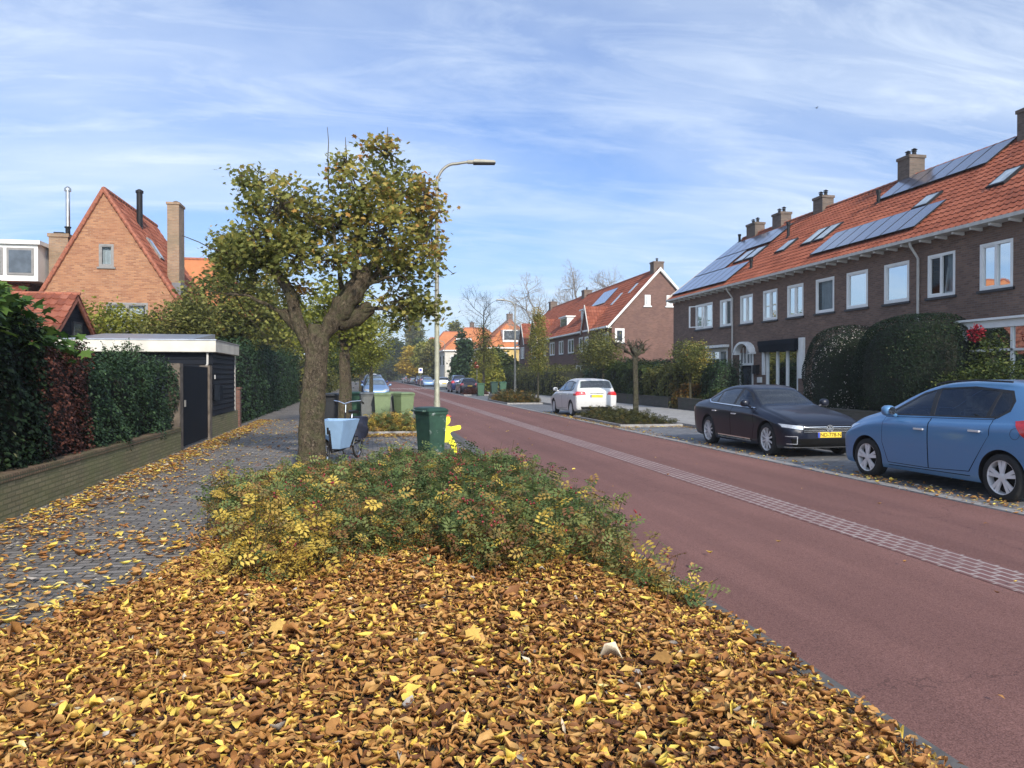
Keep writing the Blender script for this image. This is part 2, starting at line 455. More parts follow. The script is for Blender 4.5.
M['galv'] = plain('galvanised_steel', (.26,.25,.21), .55, metal=.3, var=.2, nscale=7)
M['galv_pale'] = plain('pale_yellowish_steel', (.33,.33,.25), .6, metal=.2, var=.25, nscale=9)  # paler and yellower than the plain steel of the arm
M['steel'] = plain('stainless_steel', (.5,.5,.48), .3, metal=.9)
M['chrome'] = plain('chrome_trim', (.7,.7,.7), .15, metal=1, var=.05)
M['rubber'] = plain('tyre_rubber', (.014,.014,.014), .8, var=.3, nscale=20)
M['alloy'] = plain('alloy_rim', (.66,.66,.67), .35, metal=.2, var=.08)
M['glass_car'] = glass_dark('tinted_car_glass')
M['glass_wind'] = glass_dark('windscreen_glass', (.10,.13,.15), .03, 1.0)
M['lens'] = plain('clear_lamp_lens', (.5,.52,.55), .1, metal=.4, var=.2, nscale=30, coat=1)
M['red_lens'] = plain('red_lamp_lens', (.55,.02,.02), .15, var=.2, nscale=12, coat=1)
M['plate'] = plain('yellow_plate', (.75,.52,.04), .5, var=.05)
M['plate_blue'] = plain('blue_plate_band', (.02,.06,.4), .5, var=.05)
M['ink'] = plain('black_ink', (.006,.006,.006), .8, spec=.1)
M['bark'] = bark_mat('maple_bark', (.05,.04,.026), (.32,.25,.17), (.15,.16,.07), 1.3)
M['bark2'] = bark_mat('grey_bark', (.05,.045,.032), (.20,.18,.13), (.13,.13,.06))
M['twig'] = bark_mat('twig_bark', (.04,.035,.03), (.11,.10,.085))
M['twig_pale'] = bark_mat('pale_twig_bark', (.34,.31,.28), (.55,.52,.48))
M['stem'] = bark_mat('rose_stem', (.10,.09,.045), (.20,.17,.09))
M['core'] = plain('hedge_dark_filler', (.012,.014,.008), .95, var=.5, nscale=12)  # near-black filler body inside hedges, added to block light between the leaves
G3 = lambda a, b, c: [(0, a), (.5, b), (1, c)]
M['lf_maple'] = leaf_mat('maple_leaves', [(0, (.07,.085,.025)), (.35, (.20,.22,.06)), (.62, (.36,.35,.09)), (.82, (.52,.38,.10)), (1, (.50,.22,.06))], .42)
M['lf_dark'] = leaf_mat('dark_hedge_leaves', [(0, (.005,.012,.006)), (.6, (.013,.028,.012)), (.9, (.035,.06,.022)), (1, (.2,.2,.1))], .1, .6, .15)
M['lf_ivy'] = leaf_mat('evergreen_leaves', [(0, (.016,.036,.016)), (.6, (.04,.08,.032)), (1, (.08,.14,.055))], .15)
M['lf_bigleaf'] = leaf_mat('broad_green_leaves', [(0, (.02,.05,.012)), (.5, (.05,.11,.02)), (1, (.12,.2,.035))], .3)
M['lf_redbrown'] = leaf_mat('red_brown_leaves', [(0, (.03,.012,.008)), (.5, (.09,.03,.02)), (1, (.16,.06,.035))], .2)
M['lf_green'] = leaf_mat('green_leaves', [(0, (.02,.035,.01)), (.5, (.06,.09,.02)), (1, (.14,.16,.035))], .3)
M['lf_olive'] = leaf_mat('olive_leaves', [(0, (.06,.065,.018)), (.5, (.17,.18,.045)), (1, (.36,.30,.08))], .35)
M['lf_yellow'] = leaf_mat('yellow_leaves', [(0, (.12,.11,.015)), (.5, (.35,.28,.03)), (1, (.6,.42,.05))], .35)
M['lf_lime'] = leaf_mat('yellow_green_leaves', [(0, (.08,.10,.018)), (.5, (.24,.26,.045)), (1, (.46,.42,.07))], .4)
M['lf_hedge_orange'] = leaf_mat('turning_leaves', [(0, (.04,.05,.015)), (.4, (.12,.11,.03)), (.75, (.34,.19,.04)), (1, (.4,.15,.04))], .3)
M['lf_white'] = leaf_mat('hedge_with_pale_flowers', [(0, (.005,.012,.006)), (.7, (.016,.03,.013)), (.955, (.03,.05,.02)), (.965, (.45,.42,.38)), (1, (.6,.55,.5))], .1, .6, .15)
M['lf_red'] = leaf_mat('crimson_leaves', [(0, (.2,.01,.02)), (1, (.45,.03,.05))], .3)
M['lf_rose'] = leaf_mat('rose_leaves', [(0, (.045,.085,.03)), (.35, (.13,.19,.06)), (.56, (.25,.28,.09)), (.64, (.24,.10,.05)), (.72, (.42,.28,.08)), (.84, (.60,.42,.07)), (1, (.78,.58,.12))], .35)
M['hip'] = plain('rose_hip', (.20,.012,.018), .3, var=.4, nscale=30)
M['lf_fallen'] = leaf_mat('fallen_leaves', [(0, (.06,.028,.016)), (.18, (.17,.07,.03)), (.36, (.38,.17,.055)), (.54, (.50,.25,.075)), (.68, (.58,.34,.12)), (.80, (.82,.56,.10)), (.90, (.95,.78,.16)), (.96, (.75,.64,.46)), (1, (.45,.40,.35))], .12, .6, .25)
# ================================================================== SETTING
def sheet(name, x0, x1, y0, y1, z, mat, label=None):
    mb = MB().quad((x0,y0,z),(x1,y0,z),(x1,y1,z),(x0,y1,z))
    o = mb.build(name, mat); o['kind'] = 'structure'; return o
YA, YB = -30, 330
sheet('ground', -600, 600, -300, 1500, -.03, M['ground'])
sheet('sidewalk', -4.3, 2.2, YA, YB, 0.0, M['pavers'])
sheet('road', 2.49, 7.62, YA, YB, -.004, M['road'])
sheet('road_centre_band', 4.88, 5.40, YA, 98, .000, M['strip'])
sheet('parking_strip', 7.84, 10.1, YA, YB, -.002, M['pavers_bay'])
mb = MB().box(10.26, 14.25, YA, YB, -.02, .10); o = mb.build('pavement', M['tiles_walk']); o['kind'] = 'structure'
mb = MB().box(14.25, 60, YA, YB, -.02, .08); o = mb.build('garden_ground', M['soil']); o['kind'] = 'structure'
mb = MB(); mk = MB()
y = YA
while y < 60:
    mk.box(2.2, 2.335, y+.004, y+.996, -.02, .012); mk.box(2.345, 2.482, y+.254, y+1.246, -.02, .006)
    mb.box(7.63, 7.83, y+.004, y+.996, -.02, .010); mb.box(10.1, 10.255, y+.004, y+.996, -.02, .11)
    y += 1
mk.box(2.2, 2.48, 60.3, YB, -.02, .012); mk.build('gutter_strip', M['kerb_dark'], bevel=.006)['kind'] = 'structure'
mb.box(7.63, 7.83, 60, YB, -.02, .01); mb.box(10.1, 10.255, 60, YB, -.02, .11)
o = mb.build('kerb', M['kerb'], bevel=.006); o['kind'] = 'structure'
mb = MB()
for yy in (97.5, 99.5, 101.5):
    for k in range(6): mb.quad((2.9+k*.8+(.4 if yy == 99.5 else 0), yy, .004), (3.3+k*.8+(.4 if yy == 99.5 else 0), yy, .004), (3.3+k*.8+(.4 if yy == 99.5 else 0), yy+1, .004), (2.9+k*.8+(.4 if yy == 99.5 else 0), yy+1, .004))
o = mb.build('road_markings', M['dash']); o['kind'] = 'structure'

# leaf covered bed (soil mound) and the other planting beds
def vnoise(x, y, s=1.0):
    return (np.sin(x*1.7*s+1.3)*np.cos(y*1.3*s+.4) + .5*np.sin(x*3.9*s+y*2.7*s) + .35*np.cos(x*6.1*s-y*5.3*s+2.0))*.5
def mound(x, y):
    x = np.asarray(x, float); y = np.asarray(y, float)
    e = np.clip((2.30-x)/.8, 0, 1)*np.clip((x+2.2)/1.6, 0, 1)*np.clip((12.9-y)/1.0, 0, 1)
    e = e*e*(3-2*e)
    return e*(.17 + .045*vnoise(x, y, 1.3) + .02*vnoise(x, y, 4.0))
def grid_mesh(name, x0, x1, y0, y1, nx, ny, hf, mat, zoff=0):
    X, Y = np.meshgrid(np.linspace(x0, x1, nx), np.linspace(y0, y1, ny))
    Z = hf(X, Y) + zoff
    V = np.stack([X, Y, Z], -1).reshape(-1, 3)
    i = np.arange(nx*ny).reshape(ny, nx)
    Q = np.stack([i[:-1, :-1], i[:-1, 1:], i[1:, 1:], i[1:, :-1]], -1).reshape(-1, 4)
    return mesh_np(name, V, Q.ravel(), np.full(len(Q), 4), mat, smooth=True)
o = grid_mesh('soil_bed', -1.4, 2.2, -2, 12.6, 70, 200, mound, M['soil'], .006); o['kind'] = 'structure'
def bed(x0, x1, y0, y1):
    mb = MB().box(x0+.1, x1-.1, y0+.1, y1-.1, -.02, .07)
    o = mb.build('soil_bed', M['soil']); o['kind'] = 'structure'
    mb = MB().box(x0, x1, y0, y0+.1, -.02, .09).box(x0, x1, y1-.1, y1, -.02, .09).box(x0, x0+.1, y0+.1, y1-.1, -.02, .09).box(x1-.1, x1, y0+.1, y1-.1, -.02, .09)
    o = mb.build('bed_kerb', M['kerb'], bevel=.008); o['kind'] = 'structure'
bed(7.95, 10.08, 23.6, 29.4); bed(7.95, 10.08, 44.0, 51.5); bed(7.95, 10.08, 64.5, 67.5)
bed(-.25, 1.6, 21.9, 24.6)

# ================================================================== BUILDING HELPERS
def PX(fx):   # facade facing -x
    return lambda a, z, d: (fx-d, a, z)
def PXp(fx):  # facade facing +x
    return lambda a, z, d: (fx+d, a, z)
def PY(fy):   # facade facing -y
    return lambda a, z, d: (a, fy-d, z)
def pbox(mb, P, a0, a1, z0, z1, d0, d1, mi=0):
    p, q = P(a0, z0, d0), P(a1, z1, d1)
    return mb.box(p[0], q[0], p[1], q[1], p[2], q[2], mi)
def wall_cells(mb, P, a0, a1, z0, z1, ops, depth=.14, mi=0):
    A = sorted({a0, a1, *[o[0] for o in ops], *[o[1] for o in ops]}); Z = sorted({z0, z1, *[o[2] for o in ops], *[o[3] for o in ops]})
    for i in range(len(A)-1):
        for j in range(len(Z)-1):
            ca, cz = (A[i]+A[i+1])/2, (Z[j]+Z[j+1])/2
            if any(o[0] < ca < o[1] and o[2] < cz < o[3] for o in ops): continue
            mb.quad(P(A[i],Z[j],0), P(A[i+1],Z[j],0), P(A[i+1],Z[j+1],0), P(A[i],Z[j+1],0), mi)
    for (b0, b1, c0, c1) in ops:
        for (s, t) in (((b0,c0),(b1,c0)), ((b1,c0),(b1,c1)), ((b1,c1),(b0,c1)), ((b0,c1),(b0,c0))):
            mb.quad(P(*s,0), P(*t,0), P(*t,-depth), P(*s,-depth), mi)
    return mb
def window(par, P, a0, a1, z0, z1, org, style='one', frame='white', fw=.085, sill=True, curtain=None, pane='pane', name='window', front=.012, sillmat='sill'):
    """Framed window set in its opening: frame > pane, curtain, sill."""
    mb = MB(); w = fw
    pbox(mb, P, a0, a1, z0, z0+w, -.07, front); pbox(mb, P, a0, a1, z1-w, z1, -.07, front)
    pbox(mb, P, a0, a0+w, z0+w, z1-w, -.07, front); pbox(mb, P, a1-w, a1, z0+w, z1-w, -.07, front)
    n = {'one': 1, 'two': 2, 'three': 3, 'tilt': 2, 'open': 2}[style]
    iw = (a1-a0-2*w)
    lights = []
    for k in range(n):
        b0 = a0+w+iw*k/n; b1 = a0+w+iw*(k+1)/n
        if k: pbox(mb, P, b0-.035, b0+.035, z0+w, z1-w, -.065, front-.004)
        lights.append((b0+(.035 if k else 0), b1-(.035 if k < n-1 else 0)))
    for (b0, b1) in lights[1 if style in ('tilt',) else 0:]:        # slim sash borders
        s = .035
        pbox(mb, P, b0, b1, z0+w, z0+w+s, -.055, front-.02); pbox(mb, P, b0, b1, z1-w-s, z1-w, -.055, front-.02)
        pbox(mb, P, b0, b0+s, z0+w+s, z1-w-s, -.055, front-.02); pbox(mb, P, b1-s, b1, z0+w+s, z1-w-s, -.055, front-.02)
    fr = mb.build(name, M[frame], par, org)
    g = MB()
    for (b0, b1) in lights:
        g.quad(P(b0,z0+w,-.05), P(b1,z0+w,-.05), P(b1,z1-w,-.05), P(b0,z1-w,-.05))
    g.build('pane', M[pane], fr, org)
    if style == 'tilt':                                              # tilted sash leaning into the room
        b0, b1 = lights[0]; t = .16; s = .06
        q = MB()
        def T(a, z): return P(a, z, -.08 - t*(z-z0-w)/(z1-z0-2*w))
        def bar(a, b, c, d):
            v = [T(a, c), T(b, c), T(b, d), T(a, d)]; D = Vector(P(0,0,-.05))-Vector(P(0,0,0))
            q.hexa(v + [tuple(Vector(p)+D) for p in v])
        bar(b0, b1, z0+w, z0+w+s); bar(b0, b1, z1-w-s, z1-w); bar(b0, b0+s, z0+w+s, z1-w-s); bar(b1-s, b1, z0+w+s, z1-w-s)
        q.build('tilted_sash', M[frame], fr, org)
    if style == 'open':                                              # left light swung outwards
        b0, b1 = lights[1]; q = MB(); s = .06; L = b1-b0
        def O(a, z, e=0): u = (a-b0)/L; return P(b0+L*.86*u + e*.3, z, .03+u*L*.45+e)
        for (a, b, c, d) in ((b0, b1, z0+w, z0+w+s), (b0, b1, z1-w-s, z1-w), (b0, b0+s, z0+w+s, z1-w-s), (b1-s, b1, z0+w+s, z1-w-s)):
            q.hexa([O(a,c), O(b,c), O(b,d), O(a,d), O(a,c,.04), O(b,c,.04), O(b,d,.04), O(a,d,.04)])
        sh = q.build('open_sash', M[frame], fr, org)
    if curtain:
        c = MB(); cm, parts = curtain
        for (f0, f1) in parts:
            n = max(6, int((f1-f0)*30)); pts = []
            for k in range(n+1):
                f = f0+(f1-f0)*k/n
                pts.append((a0+w+iw*f, -.2 - .02*math.sin(k*1.9)))
            for k in range(n):
                c.quad(P(pts[k][0], z0+.02, pts[k][1]), P(pts[k+1][0], z0+.02, pts[k+1][1]), P(pts[k+1][0], z1-.02, pts[k+1][1]), P(pts[k][0], z1-.02, pts[k][1]))
        c.build('curtain', M[cm], fr, org)
    if sill:
        s = MB(); pbox(s, P, a0-.07, a1+.07, z0-.075, z0-.004, -.05, .07)
        s.build('sill', M[sillmat], fr, org)
    return fr

def pantiles(name, O, A, La, B, Lb, par, org, mat, course=.33, colw=.235, amp=.024, lift=.03, samp=5, clip=None):
    """Wavy tile courses. O: eave corner, A: unit along, B: unit up the slope."""
    O = np.array(O, float) - (np.array(org, float) if org is not None else 0)
    A = np.array(A, float); B = np.array(B, float); N = np.cross(A, B); N /= np.linalg.norm(N)
    if N[2] < 0: N = -N
    nc = max(1, round(La/colw)); nr = max(1, round(Lb/course))
    a = np.linspace(0, La, nc*samp+1); ph = (np.arange(nc*samp+1) % samp)/samp
    prof = amp*np.where(ph < .35, np.sin(ph/.35*np.pi)*1.3, -np.sin((ph-.35)/.65*np.pi)*.55)
    rows = []; vv = []
    for r in range(nr):
        b0 = Lb*r/nr; b1 = Lb*(r+1)/nr
        for (b, l, v) in ((b0, 0 if r == 0 else 0, r+.01), (b0, lift, r+.02), (b1, 0, r+.98)):
            if v == r+.01 and r > 0: continue
            P = O[None] + a[:, None]*A[None] + b*B[None] + (prof+l)[:, None]*N[None]
            rows.append(P); vv.append(v)
    V = np.concatenate(rows); m = len(a); nrw = len(rows)
    i = np.arange(m*nrw).reshape(nrw, m)
    Q = np.stack([i[:-1,:-1], i[:-1,1:], i[1:,1:], i[1:,:-1]], -1).reshape(-1, 4)
    # uv per loop
    cidx = np.tile(np.arange(m-1), nrw-1); ridx = np.repeat(np.arange(nrw-1), m-1)
    vr = np.array([math.floor(vv[k+1]) for k in range(nrw-1)])
    U = (cidx//samp) + .5; W = vr[ridx] + .5
    o = mesh_np(name, V, Q.ravel(), np.full(len(Q), 4), mat, par)
    uvl = o.data.uv_layers.new(name='UVMap')
    uv = np.repeat(np.stack([U, W], -1), 4, axis=0).astype(np.float32)
    if len(uvl.data)*2 == uv.size: uvl.data.foreach_set('uv', uv.ravel())
    o.data.polygons.foreach_set('use_smooth', [True]*len(o.data.polygons))
    try: o.data.set_sharp_from_angle(angle=R(50))
    except Exception: pass
    return o

def chimney(par, x0, x1, y0, y1, z0, z1, org, mat='brick_chim', pots=2):
    mb = MB().box(x0, x1, y0, y1, z0, z1-.12)
    mb.box(x0-.04, x1+.04, y0-.04, y1+.04, z1-.12, z1)
    c = mb.build('chimney', M[mat], par, org)
    for k in range(pots):
        pm = MB()
        yy = y0+(y1-y0)*(k+.5)/pots; xx = (x0+x1)/2
        pm.lathe([(.09, 0), (.075, .16), (.1, .17), (.1, .2)], 10, (xx, yy, z1))
        pm.lathe([(.13, .25), (.03, .31)], 10, (xx, yy, z1))
        pm.box(xx-.01, xx+.01, yy-.01, yy+.01, z1+.1, z1+.3)
        pm.build('chimney_pot', M['dark_metal'], c, org)
    return c

# ------------------------------------------------------------------ near row on the right
FX, EXX, EZ, RXX, RZ = 17.5, 17.12, 6.05, 21.9, 9.80
SL = math.hypot(RXX-EXX, RZ-EZ); BX, BZ = (RXX-EXX)/SL, (RZ-EZ)/SL
def on_roof(x, off=0.0):       # point on the front slope above x
    return (x - BZ*off, EZ + (x-EXX)*BZ/BX + BX*off)
def roof_slab(par, org, y0, y1, x0, x1, o0, o1, name, mat, rim=None, rimmat=None):
    xa, za = on_roof(x0, o0); xb, zb = on_roof(x1, o0); xc, zc = on_roof(x1, o1); xd, zd = on_roof(x0, o1)
    mb = MB().prism([(xa, za), (xb, zb), (xc, zc), (xd, zd)], 'y', y0, y1)
    return mb.build(name, mat, par, org)

def solar_mat():
    m, nt, b = new_mat('solar_glass')
    v = mapping(nt, (1, 1, 1))
    n = noise(nt, .7, 2)
    link(nt, ramp(nt, n, [(.3, (.055,.07,.12)), (.7, (.085,.105,.16))]), b.inputs['Base Color'])
    b.inputs['Roughness'].default_value = .22; b.inputs['Specular IOR Level'].default_value = 1.0
    b.inputs['IOR'].default_value = 1.7; b.inputs['Coat Weight'].default_value = 1; b.inputs['Coat Roughness'].default_value = .12
    return m
M['solar'] = solar_mat()

def skylight(par, org, y0, y1, x0, x1):
    r = roof_slab(par, org, y0, y1, x0, x1, .03, .10, 'skylight', M['dark_metal'])
    xa, za = on_roof(x0+.07, .104); xb, zb = on_roof(x1-.07, .104)
    MB().quad((xa, y0+.07, za), (xa, y1-.07, za), (xb, y1-.07, zb), (xb, y0+.07, zb)).build('pane', M['pane_sky'], r, org)
    return r
M['pane_sky'] = glass_dark('skylight_glass', (.35,.40,.42), .06, 1.0)

def panel_grid(par, org, y0, y1, x0, x1, n, skip=()):
    w = (y1-y0)/n
    for k in range(n):
        a, b = y0+k*w+.015, y0+(k+1)*w-.015
        if any(s0 < (a+b)/2 < s1 for s0, s1 in skip): continue
        p = roof_slab(par, org, a, b, x0, x1, .09, .125, 'solar_panel', M['dark_metal'])
        xa, za = on_roof(x0+.02, .129); xb, zb = on_roof(x1-.02, .129)
        MB().quad((xa, a+.025, za), (xa, b-.025, za), (xb, b-.025, zb), (xb, a+.025, zb)).build('glass', M['solar'], p, org)

def vent_pipe(par, org, y, x, h=.5, r=.07):
    z = on_roof(x)[1]
    MB().lathe([(r*1.8, -.1), (r*1.6, .03), (r, .06), (r, h*.75), (r*1.35, h*.78), (r*1.35, h)], 12, (x, y, z)).build('vent_pipe', M['dark_metal'], par, org)

def terrace_unit(name, label, y0, y1, wins, ground=(), end=None):
    org = (FX, (y0+y1)/2, 0)
    t = thing(name, label, 'house', org, 0, 'brown brick row houses across the road')
    P = PX(FX)
    ops = [w[:4] for w in wins] + [g[:4] for g in ground]
    mb = MB(); wall_cells(mb, P, y0+.002, y1-.002, 0, 6.0, ops)
    mb.quad((26.2,y0+.002,0), (26.2,y1-.002,0), (26.2,y1-.002,6.0), (26.2,y0+.002,6.0))
    for yy in (y0+.002, y1-.002):
        mb.add([(FX,yy,0), (26.2,yy,0), (26.2,yy,6.0), (RXX,yy,RZ-.16), (FX,yy,6.0)], [(0,1,2,3,4)])
    mb.build('wall', M['brick_row'], t, org)
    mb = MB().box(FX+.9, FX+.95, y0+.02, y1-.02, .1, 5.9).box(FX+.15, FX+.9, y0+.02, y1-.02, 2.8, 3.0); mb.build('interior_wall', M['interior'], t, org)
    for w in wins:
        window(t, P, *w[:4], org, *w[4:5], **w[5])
    pantiles('roof', (EXX, y0, EZ), (0,1,0), y1-y0, (BX,0,BZ), SL, t, org, M['tile_row'])
    pantiles('roof_back', (2*RXX-EXX, y0, EZ), (0,1,0), y1-y0, (-BX,0,BZ), SL, t, org, M['tile_row'], samp=3)
    mb = MB().prism([(EXX+.06, EZ-.07), (RXX, RZ-.12), (RXX, RZ-.06), (EXX+.04, EZ-.01)], 'y', y0, y1); mb.build('roof_deck', M['white_dirty'], t, org)
    # ridge tiles
    mb = MB(); n = round((y1-y0)/.4)
    for k in range(n):
        a = y0+(y1-y0)*k/n; b = y0+(y1-y0)*(k+1)/n+.03
        v = []
        for yy, r in ((a, .12), (b, .105)):
            for q in range(7):
                th = math.pi*q/6
                v.append((RXX+math.cos(th)*r*1.15, yy, RZ-.03+math.sin(th)*r))
        mb.add(v, [(q, q+1, q+8, q+7) for q in range(6)] + [tuple(range(7))])
    mb.build('ridge_tiles', M['ridge'], t, org)
    # gutter, soffit, brackets
    mb = MB().prism([(EXX-.1, EZ-.10), (EXX+.04, EZ-.10), (EXX+.04, EZ+.0), (EXX+.0, EZ-.02), (EXX-.08, EZ-.02), (EXX-.1, EZ+.0)], 'y', y0, y1)
    mb.build('gutter', M['gutter'], t, org)
    MB().box(EXX+.042, FX+.02, y0, y1, EZ-.10, EZ-.075).build('soffit', M['white_dirty'], t, org)
    yy = y0 + .34
    while yy < y1:
        MB().prism([(EXX+.0, EZ-.105), (FX, EZ-.105), (FX, EZ-.2), (EXX+.0, EZ-.165)], 'y', yy-.04, yy+.04).build('eave_bracket', M['white'], t, org)
        yy += .69
    return t, org, P
S = 'ground'
def W(y0, y1, style='one', **k): return (y0, y1, 4.12, 5.46, style, k)
def downpipe(t, org, y):
    MB().tube([(EXX-.02, y, EZ-.1), (EXX+.02, y, EZ-.25), (FX-.09, y, EZ-.62), (FX-.09, y, .1)], .042, 10).build('downpipe', M['white_dirty'], t, org, smooth=True)

t, org, P = terrace_unit('terraced_house', 'brown brick row house at the right picture edge with its hedge and a roof skylight', 9.3, 15.7,
    [W(9.9, 11.05, 'two', curtain=('curtain', [(0,.4)])), W(12.0, 13.15, 'two'), W(14.1, 15.27, 'two')])
t['label'] = 'brown brick row house mostly outside the picture at its right edge'
chimney(t, 21.55, 22.25, 11.2, 12.3, 9.3, 10.6, org)
t, org, P = terrace_unit('terraced_house', 'brown brick row house with white glazed bay and tilted windows beside the white downpipe', 15.7, 22.1,
    [W(16.25, 17.4, 'two'), W(18.37, 19.54, 'tilt', curtain=('curtain', [(.55,1)])), W(20.5, 21.66, 'tilt', curtain=('curtain', [(0,.45)]))],
    [(15.95, 18.75, .6, 2.9)])
skylight(t, org, 20.1, 20.8, 18.85, 19.6)
# glazed bay under the white canopy
mb = MB().box(16.15, 17.48, 15.5, 18.75, 2.92, 3.12).box(16.05, 17.47, 15.45, 18.85, 3.12, 3.18).box(16.2, 16.3, 18.6, 18.7, .1, 2.92).box(16.2, 16.3, 17.0, 17.08, .7, 2.92)
mb.box(16.2, 16.26, 15.5, 18.6, 2.3, 2.36).box(16.2, 16.3, 15.5, 18.6, .62, .7)
bay = mb.build('bay_window', M['white'], t, org)
MB().quad((16.24, 15.5, .7), (16.24, 18.6, .7), (16.24, 18.6, 2.92), (16.24, 15.5, 2.92)).quad((16.3, 18.66, .7), (17.48, 18.66, .7), (17.48, 18.66, 2.92), (16.3, 18.66, 2.92)).build('pane', M['pane'], bay, org)
MB().box(16.22, 17.48, 15.5, 18.62, .1, .61).build('bay_base', M['brick_row'], bay, org)
chimney(t, 21.55, 22.25, 21.7, 22.5, 9.3, 10.6, org)
downpipe(t, org, 22.0)

t, org, P = terrace_unit('terraced_house', 'brown brick row house with two separate rows of solar panels on its roof', 22.1, 28.5,
    [W(22.52, 23.76, 'one'), W(24.65, 25.88, 'one', curtain=('curtain', [(0,1)])), W(26.66, 27.88, 'one', curtain=('curtain', [(0,1)]))],
    [(23.2, 25.9, .7, 2.9)])
window(t, P, 23.2, 25.9, .7, 2.9, org, 'three')
panel_grid(t, org, 22.6, 28.35, 20.55, 21.75, 6); panel_grid(t, org, 22.35, 28.45, 17.62, 18.82, 7)
skylight(t, org, 23.5, 24.25, 18.95, 19.6); vent_pipe(t, org, 28.15, 20.45, .55)
chimney(t, 21.55, 22.25, 27.75, 28.47, 9.3, 10.62, org)

t, org, P = terrace_unit('terraced_house', 'brown brick row house with arched white front door and dark awning over its window', 28.5, 34.92,
    [W(28.78, 30.0, 'two', curtain=('curtain', [(.1,.9)])), W(30.82, 32.03, 'two', curtain=('curtain', [(0,1)])), W(32.98, 34.2, 'two', curtain=('curtain_grey', [(0,1)]))],
    [(29.15, 31.75, .5, 2.95), (33.0, 34.1, .15, 2.75)])
bw_ = window(t, P, 29.15, 31.75, .5, 2.95, org, 'three', curtain=('curtain_grey', [(0,.3)]))
mb = MB(); pbox(mb, P, 28.95, 32.0, 2.99, 3.2, .0, .3); mb.prism([(29.1-0, 0)]*0 or [(17.2,3.0),(17.48,3.0),(17.48,2.75),(17.24,2.7)], 'y', 29.0, 31.95)
mb.build('awning', M['black_panel'], t, org)
mb = MB(); pbox(mb, P, 28.62, 28.95, 1.55, 3.22, .01, .12); pbox(mb, P, 31.8, 32.0, 1.7, 3.0, .01, .08); mb.build('shutter_panel', M['white'], t, org)
d = MB(); pbox(d, P, 32.9, 33.0, .15, 2.75, -.06, .04); pbox(d, P, 34.1, 34.2, .15, 2.75, -.06, .04); pbox(d, P, 33.0, 34.1, 2.15, 2.25, -.06, .04)
for k in range(9):       # arched hood
    a0 = math.pi*k/9; a1 = math.pi*(k+1)/9
    def q(a, r): return (33.55+math.cos(a)*r, 2.72+math.sin(a)*r*.66)
    (p0, z0), (p1, z1), (p2, z2), (p3, z3) = q(a0, .82), q(a1, .82), q(a1, .66), q(a0, .66)
    d.hexa([P(p0,z0,0), P(p1,z1,0), P(p2,z2,0), P(p3,z3,0), P(p0,z0,.3), P(p1,z1,.3), P(p2,z2,.3), P(p3,z3,.3)])
d.box(FX-.3, FX, 32.68, 32.9, 2.66, 2.76).box(FX-.3, FX, 34.2, 34.42, 2.66, 2.76)
dr = d.build('door_frame', M['white'], t, org)
d = MB(); pbox(d, P, 33.02, 34.08, .16, 2.14, -.1, -.05); pbox(d, P, 33.15, 33.95, 1.15, 1.2, -.05, -.03); dd = d.build('door', M['black_panel'], dr, org)
d = MB(); pbox(d, P, 33.15, 33.95, 1.25, 2.0, -.048, -.04); d.build('pane', M['pane_dark'], dd, org)
d = MB(); pbox(d, P, 33.0, 34.1, 2.25, 3.15, -.06, -.03); d.build('fanlight', M['pane_dark'], dr, org)
d = MB(); pbox(d, P, 33.5, 33.56, 2.25, 3.2, -.03, .03); pbox(d, P, 33.2, 33.24, 2.25, 3.0, -.03, .03); pbox(d, P, 33.85, 33.89, 2.25, 3.0, -.03, .03); d.build('glazing_bars', M['white'], dr, org)
d = MB(); pbox(d, P, 32.35, 32.7, 1.75, 2.15, .0, .18); d.build('mailbox', M['dark_metal'], t, org)
d = MB(); pbox(d, P, 32.1, 32.4, 1.35, 1.6, .0, .1); d.build('meter_box', M['white'], t, org)
skylight(t, org, 29.3, 30.1, 18.75, 19.7); skylight(t, org, 30.25, 31.05, 18.75, 19.7); skylight(t, org, 32.5, 33.3, 18.78, 19.55)
vent_pipe(t, org, 34.4, 20.1, .75); vent_pipe(t, org, 34.3, 18.1, .45)
chimney(t, 21.6, 22.2, 33.9, 34.7, 9.3, 10.4, org)
downpipe(t, org, 34.85)

t, org, P = terrace_unit('terraced_house', 'brown brick end house of the row, its roof almost covered by solar panels', 34.92, 42.4,
    [W(35.1, 36.35, 'two', curtain=('curtain_red', [(0,.45)])), (37.2, 39.3, 4.15, 5.48, 'open', {'curtain': ('curtain_grey', [(.5,1)])})],
    [(35.5, 38.1, .8, 3.05)], end=42.4)
window(t, P, 35.5, 38.1, .8, 3.05, org, 'three', curtain=('curtain', [(.3,1)]), fw=.14)
mb = MB(); pbox(mb, P, 35.35, 38.3, 3.07, 3.2, 0, .35); mb.build('window_hood', M['white'], t, org)
panel_grid(t, org, 35.3, 42.1, 17.35, 18.65, 7); panel_grid(t, org, 35.3, 42.1, 18.7, 20.0, 7, skip=[(34, 38.2)]); panel_grid(t, org, 35.8, 42.1, 20.05, 21.3, 6)
skylight(t, org, 35.75, 36.75, 19.0, 19.85); skylight(t, org, 36.9, 37.9, 19.0, 19.85)
chimney(t, 21.6, 22.2, 37.7, 38.6, 9.3, 10.4, org); chimney(t, 21.6, 22.2, 40.5, 41.5, 9.3, 10.4, org)
vent_pipe(t, org, 42.15, 21.5, .5)
mb = MB().prism([(EXX-.05, EZ-.12), (RXX, RZ-.14), (RXX, RZ+.06), (EXX-.05, EZ+.1)], 'y', 42.4, 42.48).prism([(2*RXX-EXX+.05, EZ-.12), (RXX, RZ-.14), (RXX, RZ+.06), (2*RXX-EXX+.05, EZ+.1)], 'y', 42.4, 42.48)
mb.build('verge_board', M['white_dirty'], t, org)

